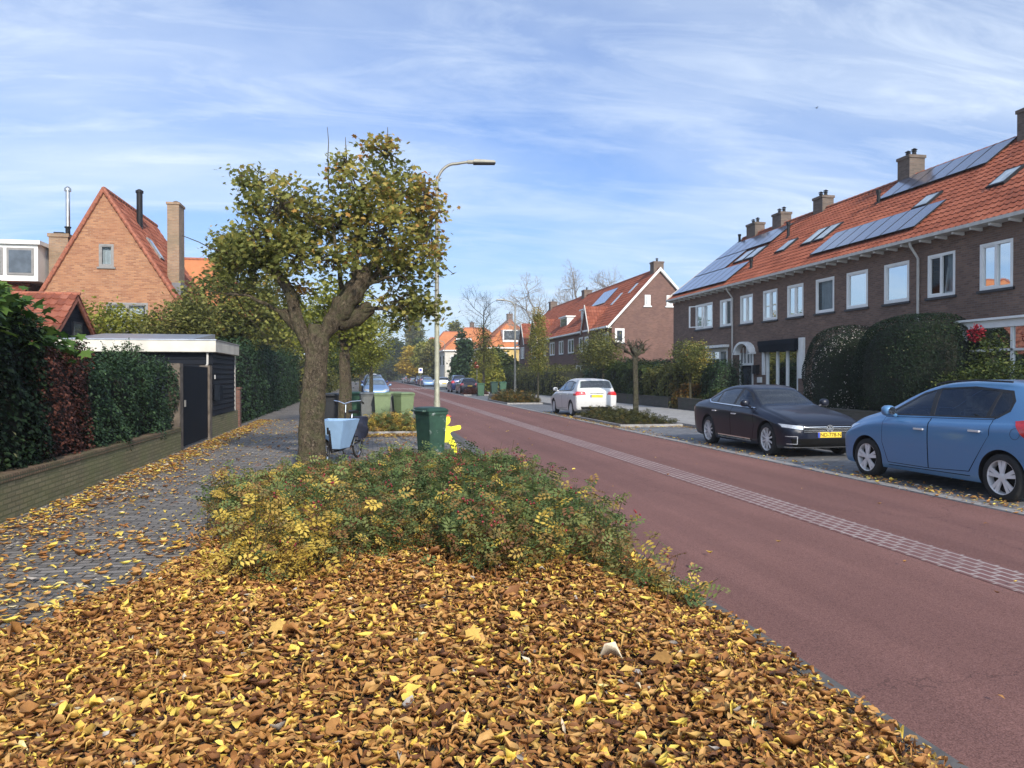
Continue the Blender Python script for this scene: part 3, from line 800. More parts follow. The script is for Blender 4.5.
# ------------------------------------------------------------------ second row (gable towards us)
def cottage(label, y0, y1, gable=False, cross=None, dormer=None, solar=None, sky=(), chim=(), fx=18.1, rx=21.9, ez=5.45, rz=9.85, grp='red roofed brick houses farther down the road', wallm='brick_second', tile='tile_row', back=25.6, wins=None):
    org = (fx, y0, 0)
    t = thing('cottage', label, 'house', org, 0, grp)
    P = PX(fx); L = y1-y0
    ex = fx-.35; sl = math.hypot(rx-ex, rz-ez); bx, bz = (rx-ex)/sl, (rz-ez)/sl
    wins = wins or [(y0+L*.12, y0+L*.36, 3.7, 5.0), (y0+L*.6, y0+L*.88, 3.7, 5.0), (y0+L*.1, y0+L*.5, .7, 2.6)]
    mb = MB(); wall_cells(mb, P, y0, y1, 0, ez, wins)
    gops = []
    if gable:
        G = PY(y0)
        gops = [(18.3, 19.05, 4.2, 5.25)] if ez > 5.3 else []
        gops = [(fx+.25, fx+1.0, 4.15, 5.25)]
        wall_cells(mb, G, fx, back, 0, ez, gops)
        up = [(20.7, 21.15, 7.0, 7.82), (22.45, 22.93, 7.0, 7.82)]
        mb.add([(fx, y0, ez), (back, y0, ez), (rx, y0, rz-.12)], [(0,1,2)])
    else: up = []
    mb.quad((back, y0, 0), (back, y1, 0), (back, y1, ez), (back, y0, ez))
    mb.add([(fx, y1, 0), (back, y1, 0), (back, y1, ez), (rx, y1, rz-.12), (fx, y1, ez)], [(0,1,2,3,4)])
    mb.build('wall', M[wallm], t, org)
    MB().box(fx+.4, fx+.45, y0+.1, y1-.1, .1, ez-.1).build('interior_wall', M['interior'], t, org)
    for w in wins: window(t, P, *w, org, 'two', pane='pane_dark', curtain=None)
    if gable:
        for w in gops: window(t, PY(y0), *w, org, 'one', pane='pane_dark', fw=.13)
        for w in up:
            q = MB(); pbox(q, PY(y0), *w, .005, .07); ww = q.build('window', M['white'], t, org)
            q = MB(); pbox(q, PY(y0), w[0]-.1, w[1]+.1, w[2]-.1, w[2], .005, .1); q.build('sill', M['white'], ww, org)
            q = MB(); pbox(q, PY(y0), w[0]+.07, w[0]+.2, w[2]+.1, w[3]-.1, .07, .075); pbox(q, PY(y0), w[0]+.27, w[1]-.07, w[2]+.1, w[3]-.1, .07, .075); q.build('pane', M['curtain'], ww, org)
        mb = MB()
        for sgn, xe in ((1, ex), (-1, 2*rx-ex)):
            mb.prism([(xe, ez-.22), (xe, ez), (rx, rz+.1), (rx, rz-.12)], 'y', y0-.22, y0-.16)
        mb.build('verge_board', M['white'], t, org)
    ys = y0-(.18 if gable else 0)
    pantiles('roof', (ex, ys, ez), (0,1,0), y1-ys, (bx,0,bz), sl, t, org, M[tile], samp=4)
    pantiles('roof_back', (2*rx-ex, ys, ez), (0,1,0), y1-ys, (-bx,0,bz), sl, t, org, M[tile], samp=3)
    MB().prism([(ex+.05, ez-.08), (rx, rz-.1), (2*rx-ex-.05, ez-.08), (rx, rz-.2)], 'y', ys, y1).build('roof_deck', M['white_dirty'], t, org)
    MB().tube([(rx, ys, rz), (rx, y1, rz)], .1, 6).build('ridge_tiles', M['ridge'], t, org)
    MB().box(ex-.12, ex+.04, y0-.1, y1, ez-.14, ez-.01).box(ex+.04, fx, y0, y1, ez-.14, ez-.1).build('gutter', M['white'], t, org)
    if cross:
        c0, c1, cz, cf = cross; cm = (c0+c1)/2
        xr = ex + (cz-ez)*bx/bz
        mb = MB(); wall_cells(mb, PX(cf), c0, c1, 0, ez-.2, [(c0+.5, c1-.5, 3.6, 4.9)])
        mb.add([(cf, c0, ez-.2), (cf, c1, ez-.2), (cf, cm, cz-.1)], [(0,1,2)])
        mb.quad((cf, c0, 0), (fx, c0, 0), (fx, c0, ez-.2), (cf, c0, ez-.2)).quad((cf, c1, 0), (fx, c1, 0), (fx, c1, ez-.2), (cf, c1, ez-.2))
        cg = mb.build('cross_gable', M[wallm], t, org)
        window(cg, PX(cf), c0+.5, c1-.5, 3.6, 4.9, org, 'two', pane='pane_dark')
        h = (c1-c0)/2; s2 = math.hypot(h+.1, cz-ez+.25)
        pantiles('cross_roof', (cf-.15, c0-.1, ez-.25), (1,0,0), xr-cf+.15, (0,(h+.1)/s2,(cz-ez+.25)/s2), s2, cg, org, M[tile], samp=4)
        pantiles('cross_roof', (cf-.15, c1+.1, ez-.25), (1,0,0), xr-cf+.15, (0,-(h+.1)/s2,(cz-ez+.25)/s2), s2, cg, org, M[tile], samp=4)
        MB().prism([(c0-.15, ez-.35), (c0-.15, ez-.1), (cm, cz+.1), (c1+.15, ez-.1), (c1+.15, ez-.35), (cm, cz-.15)], 'x', cf-.22, cf-.15).build('verge_board', M['white_dirty'], cg, org)
    if dormer:
        d0, d1, dz0, dz1, dx = dormer
        mb = MB().box(dx, dx+2.2, d0, d1, dz0, dz1).box(dx-.15, dx+2.3, d0-.12, d1+.12, dz1, dz1+.12)
        dm = mb.build('dormer', M['white'], t, org)
        MB().box(dx-.02, dx, d0+.15, d1-.15, dz0+.35, dz1-.1).build('pane', M['pane_dark'], dm, org)
    if solar:
        s0, s1, sx0, sx1 = solar
        z0 = ez+(sx0-ex)*bz/bx+.12; z1 = ez+(sx1-ex)*bz/bx+.12
        MB().hexa([(sx0,s0,z0), (sx1,s0,z1), (sx1,s1,z1), (sx0,s1,z0), (sx0,s0,z0+.05), (sx1,s0,z1+.05), (sx1,s1,z1+.05), (sx0,s1,z0+.05)]).build('solar_panel', M['solar'], t, org)
    for (s0, s1, sx0, sx1) in sky:
        z0 = ez+(sx0-ex)*bz/bx+.06; z1 = ez+(sx1-ex)*bz/bx+.06
        MB().hexa([(sx0,s0,z0), (sx1,s0,z1), (sx1,s1,z1), (sx0,s1,z0), (sx0,s0,z0+.05), (sx1,s0,z1+.05), (sx1,s1,z1+.05), (sx0,s1,z0+.05)]).build('skylight', M['pane_sky'], t, org)
    for (c0, c1, cz) in chim: chimney(t, rx-.35, rx+.45, c0, c1, rz-.6, cz, org, 'brick_chim', 1)
    return t
cottage('red roofed brick end house, its brown gable wall turned towards the hedges', 55.8, 62.4, gable=True, cross=(60.2, 62.3, 7.4, 17.7), sky=[(58.0, 58.5, 20.3, 21.0), (60.3, 60.8, 19.6, 20.5)], chim=[(56.1, 56.9, 10.45)])
cottage('red roofed brick house with a grey solar panel and white dormer', 62.4, 69.6, dormer=(64.8, 67.2, 6.2, 7.5, 18.9), solar=(63.6, 67.6, 20.0, 21.2))
cottage('red roofed brick house with a white dormer low on its roof, third of its row', 69.6, 76.8, dormer=(71.4, 74, 6.1, 7.3, 18.7), chim=[(75.4, 76.4, 10.4)])
cottage('red roofed brick house with a small cross gable, fourth of its row', 76.8, 84.0, cross=(79.0, 83.0, 7.8, 17.6))
cottage('red roofed brick house at the far end of the row, next to the street lamp', 84.0, 92.0, cross=(84.1, 87.0, 7.6, 17.2), chim=[(90, 91, 10.6)])

# ------------------------------------------------------------------ farther houses
def hip_house(label, x0, x1, y0, y1, ez, rz, wallm, tile, wins=(), dormer=None, grp='orange roofed houses at the end of the street', hipx=True, name='villa', chim=None):
    org = (x0, y0, 0)
    t = thing(name, label, 'house', org, 0, grp)
    mb = MB().box(x0, x1, y0, y1, 0, ez); mb.build('wall', M[wallm], t, org)
    o_ = .35; X0, X1, Y0, Y1 = x0-o_, x1+o_, y0-o_, y1+o_; cy_, cx_ = (Y0+Y1)/2, (X0+X1)/2; h = min(X1-X0, Y1-Y0)/2*.8
    if (X1-X0) > (Y1-Y0): r0, r1 = (X0+h, cy_, rz), (X1-h, cy_, rz)
    else: r0, r1 = (cx_, Y0+h, rz), (cx_, Y1-h, rz)
    mb = MB()
    c = [(X0,Y0,ez), (X1,Y0,ez), (X1,Y1,ez), (X0,Y1,ez), r0, r1]
    if (X1-X0) > (Y1-Y0): mb.add(c, [(0,1,5,4), (1,2,5), (2,3,4,5), (3,0,4), (0,3,2,1)])
    else: mb.add(c, [(0,1,4), (1,2,5,4), (2,3,5), (3,0,4,5), (0,3,2,1)])
    mb.build('roof', M[tile], t, org)
    m2 = MB()
    for a in c[:4]:
        b = min((r0, r1), key=lambda r: (Vector(r)-Vector(a)).length); m2.tube([a, b], .11, 6)
    m2.tube([r0, r1], .12, 6); m2.build('ridge_tiles', M['ridge'], t, org)
    MB().box(X0-.05, X1+.05, Y0-.05, Y1+.05, ez-.2, ez-.003).build('gutter', M['white'], t, org)
    for (P, a0, a1, z0, z1) in wins:
        q = MB(); pbox(q, P, a0, a1, z0, z1, .005, .05); w = q.build('window', M['white'], t, org)
        q = MB(); pbox(q, P, a0+.1, a1-.1, z0+.1, z1-.1, .05, .056); q.build('pane', M['pane_dark'], w, org)
    if dormer:
        q = MB().box(*dormer); dm = q.build('dormer', M['white'], t, org)
        q = MB().box(dormer[0]+.2, dormer[1]-.2, dormer[2]-.02, dormer[2]-.004, dormer[4]+.3, dormer[5]-.15); q.build('pane', M['pane_dark'], dm, org)
    if chim: chimney(t, *chim, org, 'brick_chim', 1)
    return t
M['yellow_wall'] = plain('yellow_render', (.62,.44,.15), .8, var=.12, nscale=1)
M['pale_wall'] = plain('pale_render', (.55,.52,.46), .8, var=.12, nscale=1)
hip_house('yellow house with orange hipped roof and a white dormer beyond the brick row', 17.0, 25.5, 112, 122, 5.9, 10.2, 'yellow_wall', 'tile_bright',
    [(PY(112), 19, 20.2, 3.6, 5.2), (PY(112), 22, 23.6, 3.6, 5.2), (PX(17), 113, 115, 3.6, 5)], dormer=(19.6, 22.8, 112.2, 115, 6.7, 8.5), chim=(21, 21.8, 116, 117, 9.5, 11.2))
hip_house('white walled house with a long orange roof beyond the yellow house', 12.6, 24, 128, 138, 6.0, 10.0, 'pale_wall', 'tile_bright',
    [(PX(12.6), 129, 131, 3.4, 5.2), (PX(12.6), 134, 136, 3.4, 5.2), (PY(128), 13.5, 15.5, 3.4, 5), (PY(128), 17, 19, 3.4, 5)], dormer=(14.6, 17.2, 129, 132, 6.6, 8.0), chim=(17.5, 18.2, 133, 134, 9.5, 11.0))
hip_house('orange roofed house half hidden behind the dark conifer', 12.2, 23, 158, 167, 6.2, 11.0, 'brick_orange', 'tile_bright', [(PX(12.2), 160, 162, 3.4, 5.2)])
hip_house('far orange roof rising over the yellow tree at the street end', 13.5, 22, 205, 213, 7, 12.0, 'brick_orange', 'tile_bright', [(PX(13.5), 207, 209, 3.4, 5.2)])

# ------------------------------------------------------------------ left house with the steep gable
def left_house():
    y0, y1 = 35.1, 43.3; ax, az = -10.92, 9.5; rx_, lx_, bz_ = -7.0, -14.35, 3.3
    org = (ax, y0, 0)
    t = thing('gabled_house', 'steep gabled orange brick house behind the carport, with two tall flues', 'house', org)
    P = PY(y0)
    ops = [(-11.12, -10.54, 6.25, 7.21), (-10.85, -9.2, 3.4, 4.76)]
    mb = MB()
    # gable wall in horizontal strips so that the openings are real holes
    def xl(z): return ax - (ax-lx_)*(az-.1-z)/(az-.1-bz_) if z > bz_ else lx_
    def xr(z): return ax + (rx_-ax)*(az-.1-z)/(az-.1-bz_) if z > bz_ else rx_
    Z = [0, 3.3, 3.4, 4.76, 6.25, 7.21, az-.1]
    for a, b in zip(Z[:-1], Z[1:]):
        op = [o for o in ops if o[2] <= a+1e-6 and o[3] >= b-1e-6]
        if op:
            o_ = op[0]
            mb.quad((xl(a),y0,a), (o_[0],y0,a), (o_[0],y0,b), (xl(b),y0,b)); mb.quad((o_[1],y0,a), (xr(a),y0,a), (xr(b),y0,b), (o_[1],y0,b))
        elif b == az-.1: mb.add([(xl(a),y0,a), (xr(a),y0,a), (ax,y0,b)], [(0,1,2)])
        else: mb.quad((xl(a),y0,a), (xr(a),y0,a), (xr(b),y0,b), (xl(b),y0,b))
    for (b0, b1, c0, c1) in ops:
        for (s, e) in (((b0,c0),(b1,c0)), ((b1,c0),(b1,c1)), ((b1,c1),(b0,c1)), ((b0,c1),(b0,c0))):
            mb.quad(P(*s,0), P(*e,0), P(*e,-.14), P(*s,-.14))
    mb.quad((rx_,y0,0), (rx_,y1,0), (rx_,y1,3.3), (rx_,y0,3.3)).quad((lx_,y0,0), (lx_,y1,0), (lx_,y1,3.3), (lx_,y0,3.3))
    mb.add([(lx_,y1,0), (rx_,y1,0), (rx_,y1,3.3), (ax,y1,az-.1), (lx_,y1,3.3)], [(0,1,2,3,4)])
    mb.build('wall', M['brick_orange'], t, org)
    MB().box(-11.4, -10.3, y0+.5, y0+.55, 6.0, 7.4).box(-11.4, -9.0, y0+.45, y0+.499, 3.2, 5.2).build('interior_wall', M['interior'], t, org)
    window(t, P, *ops[0], org, 'one', frame='grey_frame', fw=.08, curtain=('curtain', [(0,1)]), sillmat='grey_frame')
    window(t, P, *ops[1], org, 'two', frame='grey_frame', fw=.09, curtain=('curtain', [(0,.9)]), sillmat='grey_frame')
    for xe, sg in ((rx_+.25, -1), (lx_-.2, 1)):
        ze = bz_ - .35; s_ = math.hypot(xe-ax, az-ze)
        pantiles('roof', (xe, y0-.05, ze), (0,1,0), y1-y0+.1, ((ax-xe)/s_, 0, (az-ze)/s_), s_, t, org, M['tile_left'], samp=5)
    MB().prism([(rx_+.2, bz_-.3), (ax, az-.06), (lx_-.15, bz_-.3), (ax, az-.16)], 'y', y0+.02, y1).build('roof_deck', M['white_dirty'], t, org)
    mb = MB()
    for xe, ze in ((rx_+.27, bz_-.4), (lx_-.22, bz_-.4)):
        n = 22
        for k in range(n):
            f0, f1 = k/n, (k+1.08)/n
            mb.tube([(xe+(ax-xe)*f0, y0-.04, ze+(az-ze)*f0), (xe+(ax-xe)*f1, y0-.04, ze+(az-ze)*f1+.03)], [.10, .085], 8)
    n = 22
    for k in range(n): mb.tube([(ax, y0+(y1-y0)*k/n, az+.02), (ax, y0+(y1-y0)*(k+1.08)/n, az+.04)], [.11, .09], 8)
    mb.build('ridge_tiles', M['ridge'], t, org)
    ch = MB().box(-8.66, -8.17, 36.1, 37.1, 4.6, 9.2).box(-8.7, -8.13, 36.06, 37.14, 9.2, 9.3).build('tall_chimney', M['brick_chim_orange'], t, org)
    MB().box(-8.74, -8.09, 36.02, 37.2, 5.2, 5.75).build('lead_flashing', M['lead'], ch, org)
    MB().lathe([(.12, 0), (.12, .12), (.03, .16)], 10, (-8.4, 36.6, 9.3)).build('chimney_cap', M['concrete'], ch, org)
    ch = MB().box(-13.72, -12.95, 36.9, 37.7, 4.2, 7.75).box(-13.77, -12.9, 36.85, 37.75, 7.75, 7.9).build('chimney', M['brick_chim_orange'], t, org)
    MB().tube([(-13.08, 37.3, 7.9), (-13.08, 37.3, 9.85)], .09, 12).lathe([(.14, 0), (.14, .12), (.05, .2)], 12, (-13.08, 37.3, 9.85)).build('flue_pipe', M['steel'], ch, org, smooth=True)
    MB().box(-13.6, -13.2, 37.1, 37.5, 7.9, 8.0).lathe([(.1, 0), (.1, .25), (.14, .27), (.14, .32)], 10, (-12.98, 37.0, 7.9)).build('chimney_cap', M['dark_metal'], ch, org)
    MB().tube([(-10.3, 38, 7.9), (-10.3, 38, 10.05)], .13, 14).lathe([(.17, 0), (.17, .1), (.06, .17)], 14, (-10.3, 38, 10.05)).build('flue_pipe', M['dark_metal'], t, org, smooth=True)
    # roof windows on the street side slope
    s_ = math.hypot(rx_-ax, az-bz_); ux, uz = (rx_-ax)/s_, -(az-bz_)/s_
    for (f0, f1, a, b) in ((1.9, 3.0, 37.4, 38.1),):
        sr = math.hypot(rx_+.25-ax, az-bz_+.35); ux, uz = (rx_+.25-ax)/sr, -(az-bz_+.35)/sr; nx, nz = -uz, ux
        p = [(ax+ux*f, yy, az+uz*f) for f, yy in ((f0, a), (f1, a), (f1, b), (f0, b))]
        mb = MB().hexa([(q[0]+nx*.02, q[1], q[2]+nz*.02) for q in p] + [(q[0]+nx*.09, q[1], q[2]+nz*.09) for q in p]); sk = mb.build('skylight', M['grey_frame'], t, org)
        MB().quad(*[(ax+ux*f+nx*.094, yy, az+uz*f+nz*.094) for f, yy in ((f0+.1, a+.08), (f1-.1, a+.08), (f1-.1, b-.08), (f0+.1, b-.08))]).build('pane', M['pane_sky'], sk, org)
left_house()
# neighbour with the white box dormer
org = (-19, 34, 0)
t = thing('house', 'house with a white box dormer at the left picture edge', 'house', org)
MB().box(-25, -14.5, 35.2, 43, 0, 4.4).build('wall', M['brick_chim_orange'], t, org)
s_ = math.hypot(4.2, 2.6)
pantiles('roof', (-25.3, 34.8, 4.4), (1,0,0), 10.9, (0, 4.2/s_, 2.6/s_), s_, t, org, M['tile_left'], samp=4)
pantiles('roof_back', (-25.3, 43.2, 4.4), (1,0,0), 10.9, (0, -4.2/s_, 2.6/s_), s_, t, org, M['tile_left'], samp=3)
MB().add([(-14.5, 35.2, 4.4), (-14.5, 43, 4.4), (-14.5, 39, 6.9)], [(0,1,2)]).build('gable', M['brick_chim_orange'], t, org)
dm = MB().box(-21, -13.85, 36.1, 39.4, 5.7, 7.25).box(-21.1, -13.72, 35.95, 39.5, 7.25, 7.42).build('dormer', M['white'], t, org)
for (a, b) in ((-15.05, -14.0), (-16.3, -15.2), (-18.2, -16.8)):
    q = MB(); Pd = PY(36.1)
    pbox(q, Pd, a, b, 5.95, 7.1, .004, .05); w = q.build('window', M['grey_frame'] if a < -15 else M['white'], dm, org)
    q = MB(); pbox(q, Pd, a+.09, b-.09, 6.04, 7.0, .05, .056); q.build('pane', M['pane_dark'], w, org)
# orange hipped roof behind
hip_house('house with an orange hipped roof behind the steep gabled house', -19, -6.6, 49, 58, 5.2, 9.3, 'brick_orange', 'tile_bright', grp=None, name='house')

# ------------------------------------------------------------------ small tiled shed with black gable
org = (-8.5, 24.6, 0)
t = thing('garden_shed', 'small black boarded shed with a red tiled roof beside the carport', 'shed', org)
mb = MB().quad((-8.5,22.9,0), (-8.5,26.3,0), (-8.5,26.3,2.7), (-8.5,22.9,2.7)).add([(-8.5,22.9,2.7), (-8.5,26.3,2.7), (-8.5,24.6,3.98)], [(0,1,2)])
mb.quad((-10.4,22.9,0), (-8.5,22.9,0), (-8.5,22.9,2.7), (-10.4,22.9,2.7)).quad((-10.4,26.3,0), (-8.5,26.3,0), (-8.5,26.3,2.7), (-10.4,26.3,2.7)); mb.add([(-10.4,22.9,0), (-10.4,26.3,0), (-10.4,26.3,2.7), (-10.4,24.6,3.98), (-10.4,22.9,2.7)], [(0,1,2,3,4)])
mb.build('wall', M['black_wood'], t, org)
s_ = math.hypot(2.05, 1.55)
pantiles('roof', (-10.6, 22.55, 2.52), (1,0,0), 2.25, (0, 2.05/s_, 1.55/s_), s_, t, org, M['tile_left'])
pantiles('roof', (-10.6, 26.65, 2.52), (1,0,0), 2.25, (0, -2.05/s_, 1.55/s_), s_, t, org, M['tile_left'])
MB().tube([(-10.6,24.6,4.06), (-8.3,24.6,4.06)], .05, 8).build('ridge_tiles', M['ridge'], t, org)
MB().prism([(22.5,2.42), (24.6,4.0), (26.7,2.42), (26.7,2.3), (24.6,3.86), (22.5,2.3)], 'x', -8.42, -8.36).build('verge_board', M['ridge'], t, org)
w = MB().box(-8.5, -8.45, 24.45, 25.2, 2.4, 3.25).build('window', M['sill'], t, org); MB().box(-8.45, -8.44, 24.52, 25.13, 2.47, 3.18).build('pane', M['pane_dark'], w, org)

# ------------------------------------------------------------------ carport / shed with flat cream roof
org = (-4.1, 23.6, 0)
t = thing('carport', 'black boarded flat roofed carport with a cream fascia beside the sidewalk', 'carport', org)
MB().box(-7.95, -4.0, 21.7, 25.5, 2.29, 2.60).build('roof_fascia', M['fascia'], t, org, bevel=.01)
MB().box(-7.97, -3.985, 21.68, 25.52, 2.602, 2.63).build('roof_trim', M['zinc'], t, org)
MB().add([(-7.9,22.0,2.63), (-4.7,22.0,2.63), (-4.7,25.4,2.95), (-7.9,25.4,2.95), (-7.9,25.4,2.63), (-4.7,25.4,2.63)], [(0,1,2,3), (3,2,5,4), (0,3,4), (1,5,2)]).build('zinc_roof', M['zinc'], t, org)
MB().box(-4.32, -4.12, 21.62, 26.0, 0, .56).build('brick_base', M['brick_moss'], t, org)
MB().box(-4.28, -4.14, 21.9, 25.45, .56, 2.29).box(-7.8, -4.28, 21.95, 22.05, 0, 2.29).box(-7.8, -7.7, 22.05, 25.4, 0, 2.29).box(-7.7, -4.3, 25.3, 25.4, 0, 2.29).build('boarding', M['black_wood'], t, org)
bm_ = MB()
for k in range(12):
    z = .57+k*.143
    bm_.prism([(-4.14, z), (-4.105, z+.004), (-4.13, z+.139), (-4.14, z+.139)], 'y', 21.9, 25.35)
bm_.build('cladding', M['black_wood'], t, org)
MB().box(-4.135, -4.10, 25.36, 25.45, .57, 2.28).build('corner_trim', M['white_dirty'], t, org)
MB().tube([(-4.24,21.86,2.28), (-4.24,21.86,1.98), (-4.27,21.86,1.92), (-4.36,21.88,1.9)], .03, 10).build('downpipe', M['white_dirty'], t, org, smooth=True)
MB().box(-4.12, -4.09, 21.95, 22.15, 1.55, 1.70).build('number_plate', M['black_panel'], t, org)
q = MB()     # house number strokes, as the small pale digits in the photograph
q.box(-4.088, -4.083, 21.975, 21.99, 1.57, 1.68).box(-4.088, -4.083, 22.03, 22.12, 1.665, 1.68).box(-4.088, -4.083, 22.03, 22.12, 1.57, 1.585).box(-4.088, -4.083, 22.03, 22.045, 1.585, 1.665).box(-4.088, -4.083, 22.105, 22.12, 1.585, 1.665)
q.build('house_number', M['white'], t, org)
MB().prism([(22.0,.98), (22.45,.98), (22.45,1.38), (22.0,1.42)], 'x', -4.10, -3.95).build('letterbox', M['black_panel'], t, org, bevel=.01)
# gate and its posts, low wall, pier
org = (-4.15, 19.7, 0)
t = thing('garden_gate', 'tall black garden gate between two weathered concrete posts', 'gate', org)
MB().box(-4.18, -4.12, 18.42, 21.25, .05, 1.88).build('gate_panel', M['black_panel'], t, org)
for a in (18.0, 21.27): MB().box(-4.33, -4.07, a, a+.32, 0, 1.93).build('post', M['concrete'], t, org, bevel=.012)
MB().box(-4.115, -4.08, 18.6, 18.64, .95, 1.1).build('handle', M['steel'], t, org)
org = (-4.15, 8, 0)
t = thing('brick_wall', 'low mossy brick garden wall under the dark hedge', 'wall', org)
MB().box(-4.27, -4.05, -6, 17.98, 0, .44).build('wall_body', M['brick_moss'], t, org)
MB().box(-4.29, -4.035, -6, 17.985, .441, .52).build('coping', M['brick_cap'], t, org, bevel=.008)
o = MB().box(-4.36, -4.12, 26.35, 26.65, 0, 1.22).box(-4.39, -4.09, 26.32, 26.68, 1.221, 1.28).build('brick_pier', M['brick_second']); tag(o, 'narrow red brick pier between the carport and the tall hedge', 'pier')
# low wall on the right side
org = (14.3, 30, .1)
for (a, b, lab) in ((5, 26.5, 'low dark brick garden wall below the clipped hedges'), (27.6, 34.0, 'low dark brick garden wall behind the black saloon'), (35.2, 54, 'long low dark brick garden wall behind the white car')):
    org = (14.3, a, .1)
    t = thing('garden_wall', lab, 'wall', org, 0, 'low garden walls along the pavement')
    MB().box(14.26, 14.46, a, b, .08, .58).build('wall_body', M['brick_dark'], t, org)
    MB().box(14.23, 14.49, a-.02, b+.02, .581, .64).build('coping', M['brick_dark'], t, org, bevel=.01)
# ================================================================== VEGETATION
def ell_points(rng, n, c, r, shell=.55):
    d = rng.normal(size=(n, 3)); d /= np.linalg.norm(d, axis=1)[:, None]
    rad = rng.uniform(shell**3, 1, n)**(1/3)
    return np.array(c) + d*rad[:, None]*np.array(r), d

def crown_leaves(lobes, tmpl, nleaf, size, per=14, spread=.17, up=.45, rng=RNG, tone_c=.4, tone_v=.16, top_tone=.0, shell=.5, stretch=1.0):
    """lobes: (cx,cy,cz, rx,ry,rz [,tone]); leaves in clusters at twig ends."""
    vol = np.array([l[3]*l[4]*l[5] for l in lobes])**.75; vol = vol/vol.sum()
    Cs = []; Ts = []; ends = []
    for l, w in zip(lobes, vol):
        k = max(3, int(nleaf*w/per))
        P, d = ell_points(rng, k, l[:3], l[3:6], shell)
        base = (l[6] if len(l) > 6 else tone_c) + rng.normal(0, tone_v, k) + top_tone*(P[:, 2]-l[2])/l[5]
        ends.append(P)
        n = rng.poisson(per, k)
        idx = np.repeat(np.arange(k), n)
        off = rng.normal(size=(len(idx), 3))*spread*np.array([1, 1, .75*stretch])
        Cs.append(P[idx]+off); Ts.append(base[idx] + rng.normal(0, .10, len(idx)))
    C = np.concatenate(Cs); T = np.clip(np.concatenate(Ts), .01, .99)
    S_ = size*rng.uniform(.65, 1.25, len(C))
    return leaf_arrays(tmpl, C, S_, T, up, rng), ends

def limb(mb, rng, a, b, r0, r1, seg=7, n=6, sag=.1, wob=.05):
    a, b = np.array(a, float), np.array(b, float); L = np.linalg.norm(b-a)
    pts = []
    off = rng.normal(size=3)*wob*L
    for i in range(n+1):
        f = i/n
        p = a+(b-a)*f + off*math.sin(math.pi*f) + rng.normal(size=3)*.012*L*(0 < i < n)
        p[2] += sag*L*math.sin(math.pi*f)
        pts.append(p)
    mb.tube(pts, [r0+(r1-r0)*(i/n) for i in range(n+1)], seg, caps=False)
    return pts

def tree(label, x, y, lobes, trunk_top, r0, name='tree', cat='tree', group=None, leafm='lf_green', barkm='bark2', tmpl=T_RHOMB, nleaf=4000, size=.12, per=12, spread=.2, up=.3, seed=1, tone_c=.45, tone_v=.16, top_tone=.08, forks=None, rt=None, twigs=8, shell=.45, base_z=0, lean=(0, 0)):
    rng = np.random.default_rng(seed)
    t = thing(name, label, cat, (x, y, base_z), 0, group)
    org = (x, y, base_z)
    lv, ends = crown_leaves(lobes, tmpl, nleaf, size, per, spread, up, rng, tone_c, tone_v, top_tone, shell)
    lv[0][:] -= np.array(org)
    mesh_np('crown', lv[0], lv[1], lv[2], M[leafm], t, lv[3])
    mb = MB(); top = (x+lean[0], y+lean[1], trunk_top)
    n = 6
    mb.tube([(x + lean[0]*(k/n)**1.5 + rng.normal()*.01, y + lean[1]*(k/n)**1.5, base_z+(trunk_top-base_z)*k/n) for k in range(n+1)], [r0*(1.25 if k == 0 else 1) + ((rt or r0*.7)-r0)*k/n for k in range(n+1)], 10)
    for l, E_ in zip(lobes, ends):
        if twigs == 0: break
        c = np.array(l[:3]); st = top if l[2] > trunk_top-.2 else (x, y, max(base_z+.5, l[2]-.3))
        limb(mb, rng, st, c, (rt or r0*.7)*.6, r0*.22, 6)
        for P in E_[rng.permutation(len(E_))[:twigs]]:
            limb(mb, rng, c*.8+np.array(st)*.2, P, r0*.14, r0*.04, 4, 4, .05)
    mb.build('trunk', M[barkm], t, org, smooth=True)
    return t

# ---- the big pollarded maple -----------------------------------------------------------------
def noisy_tube(mb, pts, rad, seg, rng, amp=.12, flat=None, sub=5):
    """Thick gnarled limb: smooth path with lumps that run over the bark."""
    P = [np.array(p, float) for p in pts]; n = len(P); Q = []; RR = []; FF = []
    for i in range(n-1):
        p0, p1, p2, p3 = P[max(i-1, 0)], P[i], P[i+1], P[min(i+2, n-1)]
        for k in range(sub):
            t = k/sub
            Q.append(.5*((2*p1)+(-p0+p2)*t+(2*p0-5*p1+4*p2-p3)*t*t+(-p0+3*p1-3*p2+p3)*t**3))
            RR.append(rad[i]+(rad[i+1]-rad[i])*t); FF.append((flat[i]+(flat[i+1]-flat[i])*t) if flat else 1)
    Q.append(P[-1]); RR.append(rad[-1]); FF.append(flat[-1] if flat else 1)
    s = len(mb.v); mb.tube(Q, RR, seg, flat=FF)
    ph = rng.uniform(0, 6, 6)
    for i in range(s, len(mb.v)):
        j = (i-s)//seg
        c = Q[j]; v = np.array(mb.v[i]); d = v-c; r = np.linalg.norm(d)+1e-6
        f = math.sin(v[0]*9+ph[0])*math.sin(v[1]*8+ph[1]+v[2]*4)*.5 + math.sin(v[2]*13+ph[2]+v[0]*15)*.35 + math.sin(v[0]*31+v[2]*23+ph[3])*math.sin(v[1]*29+ph[4])*.35
        mb.v[i] = tuple(c + d*(1+amp*f))

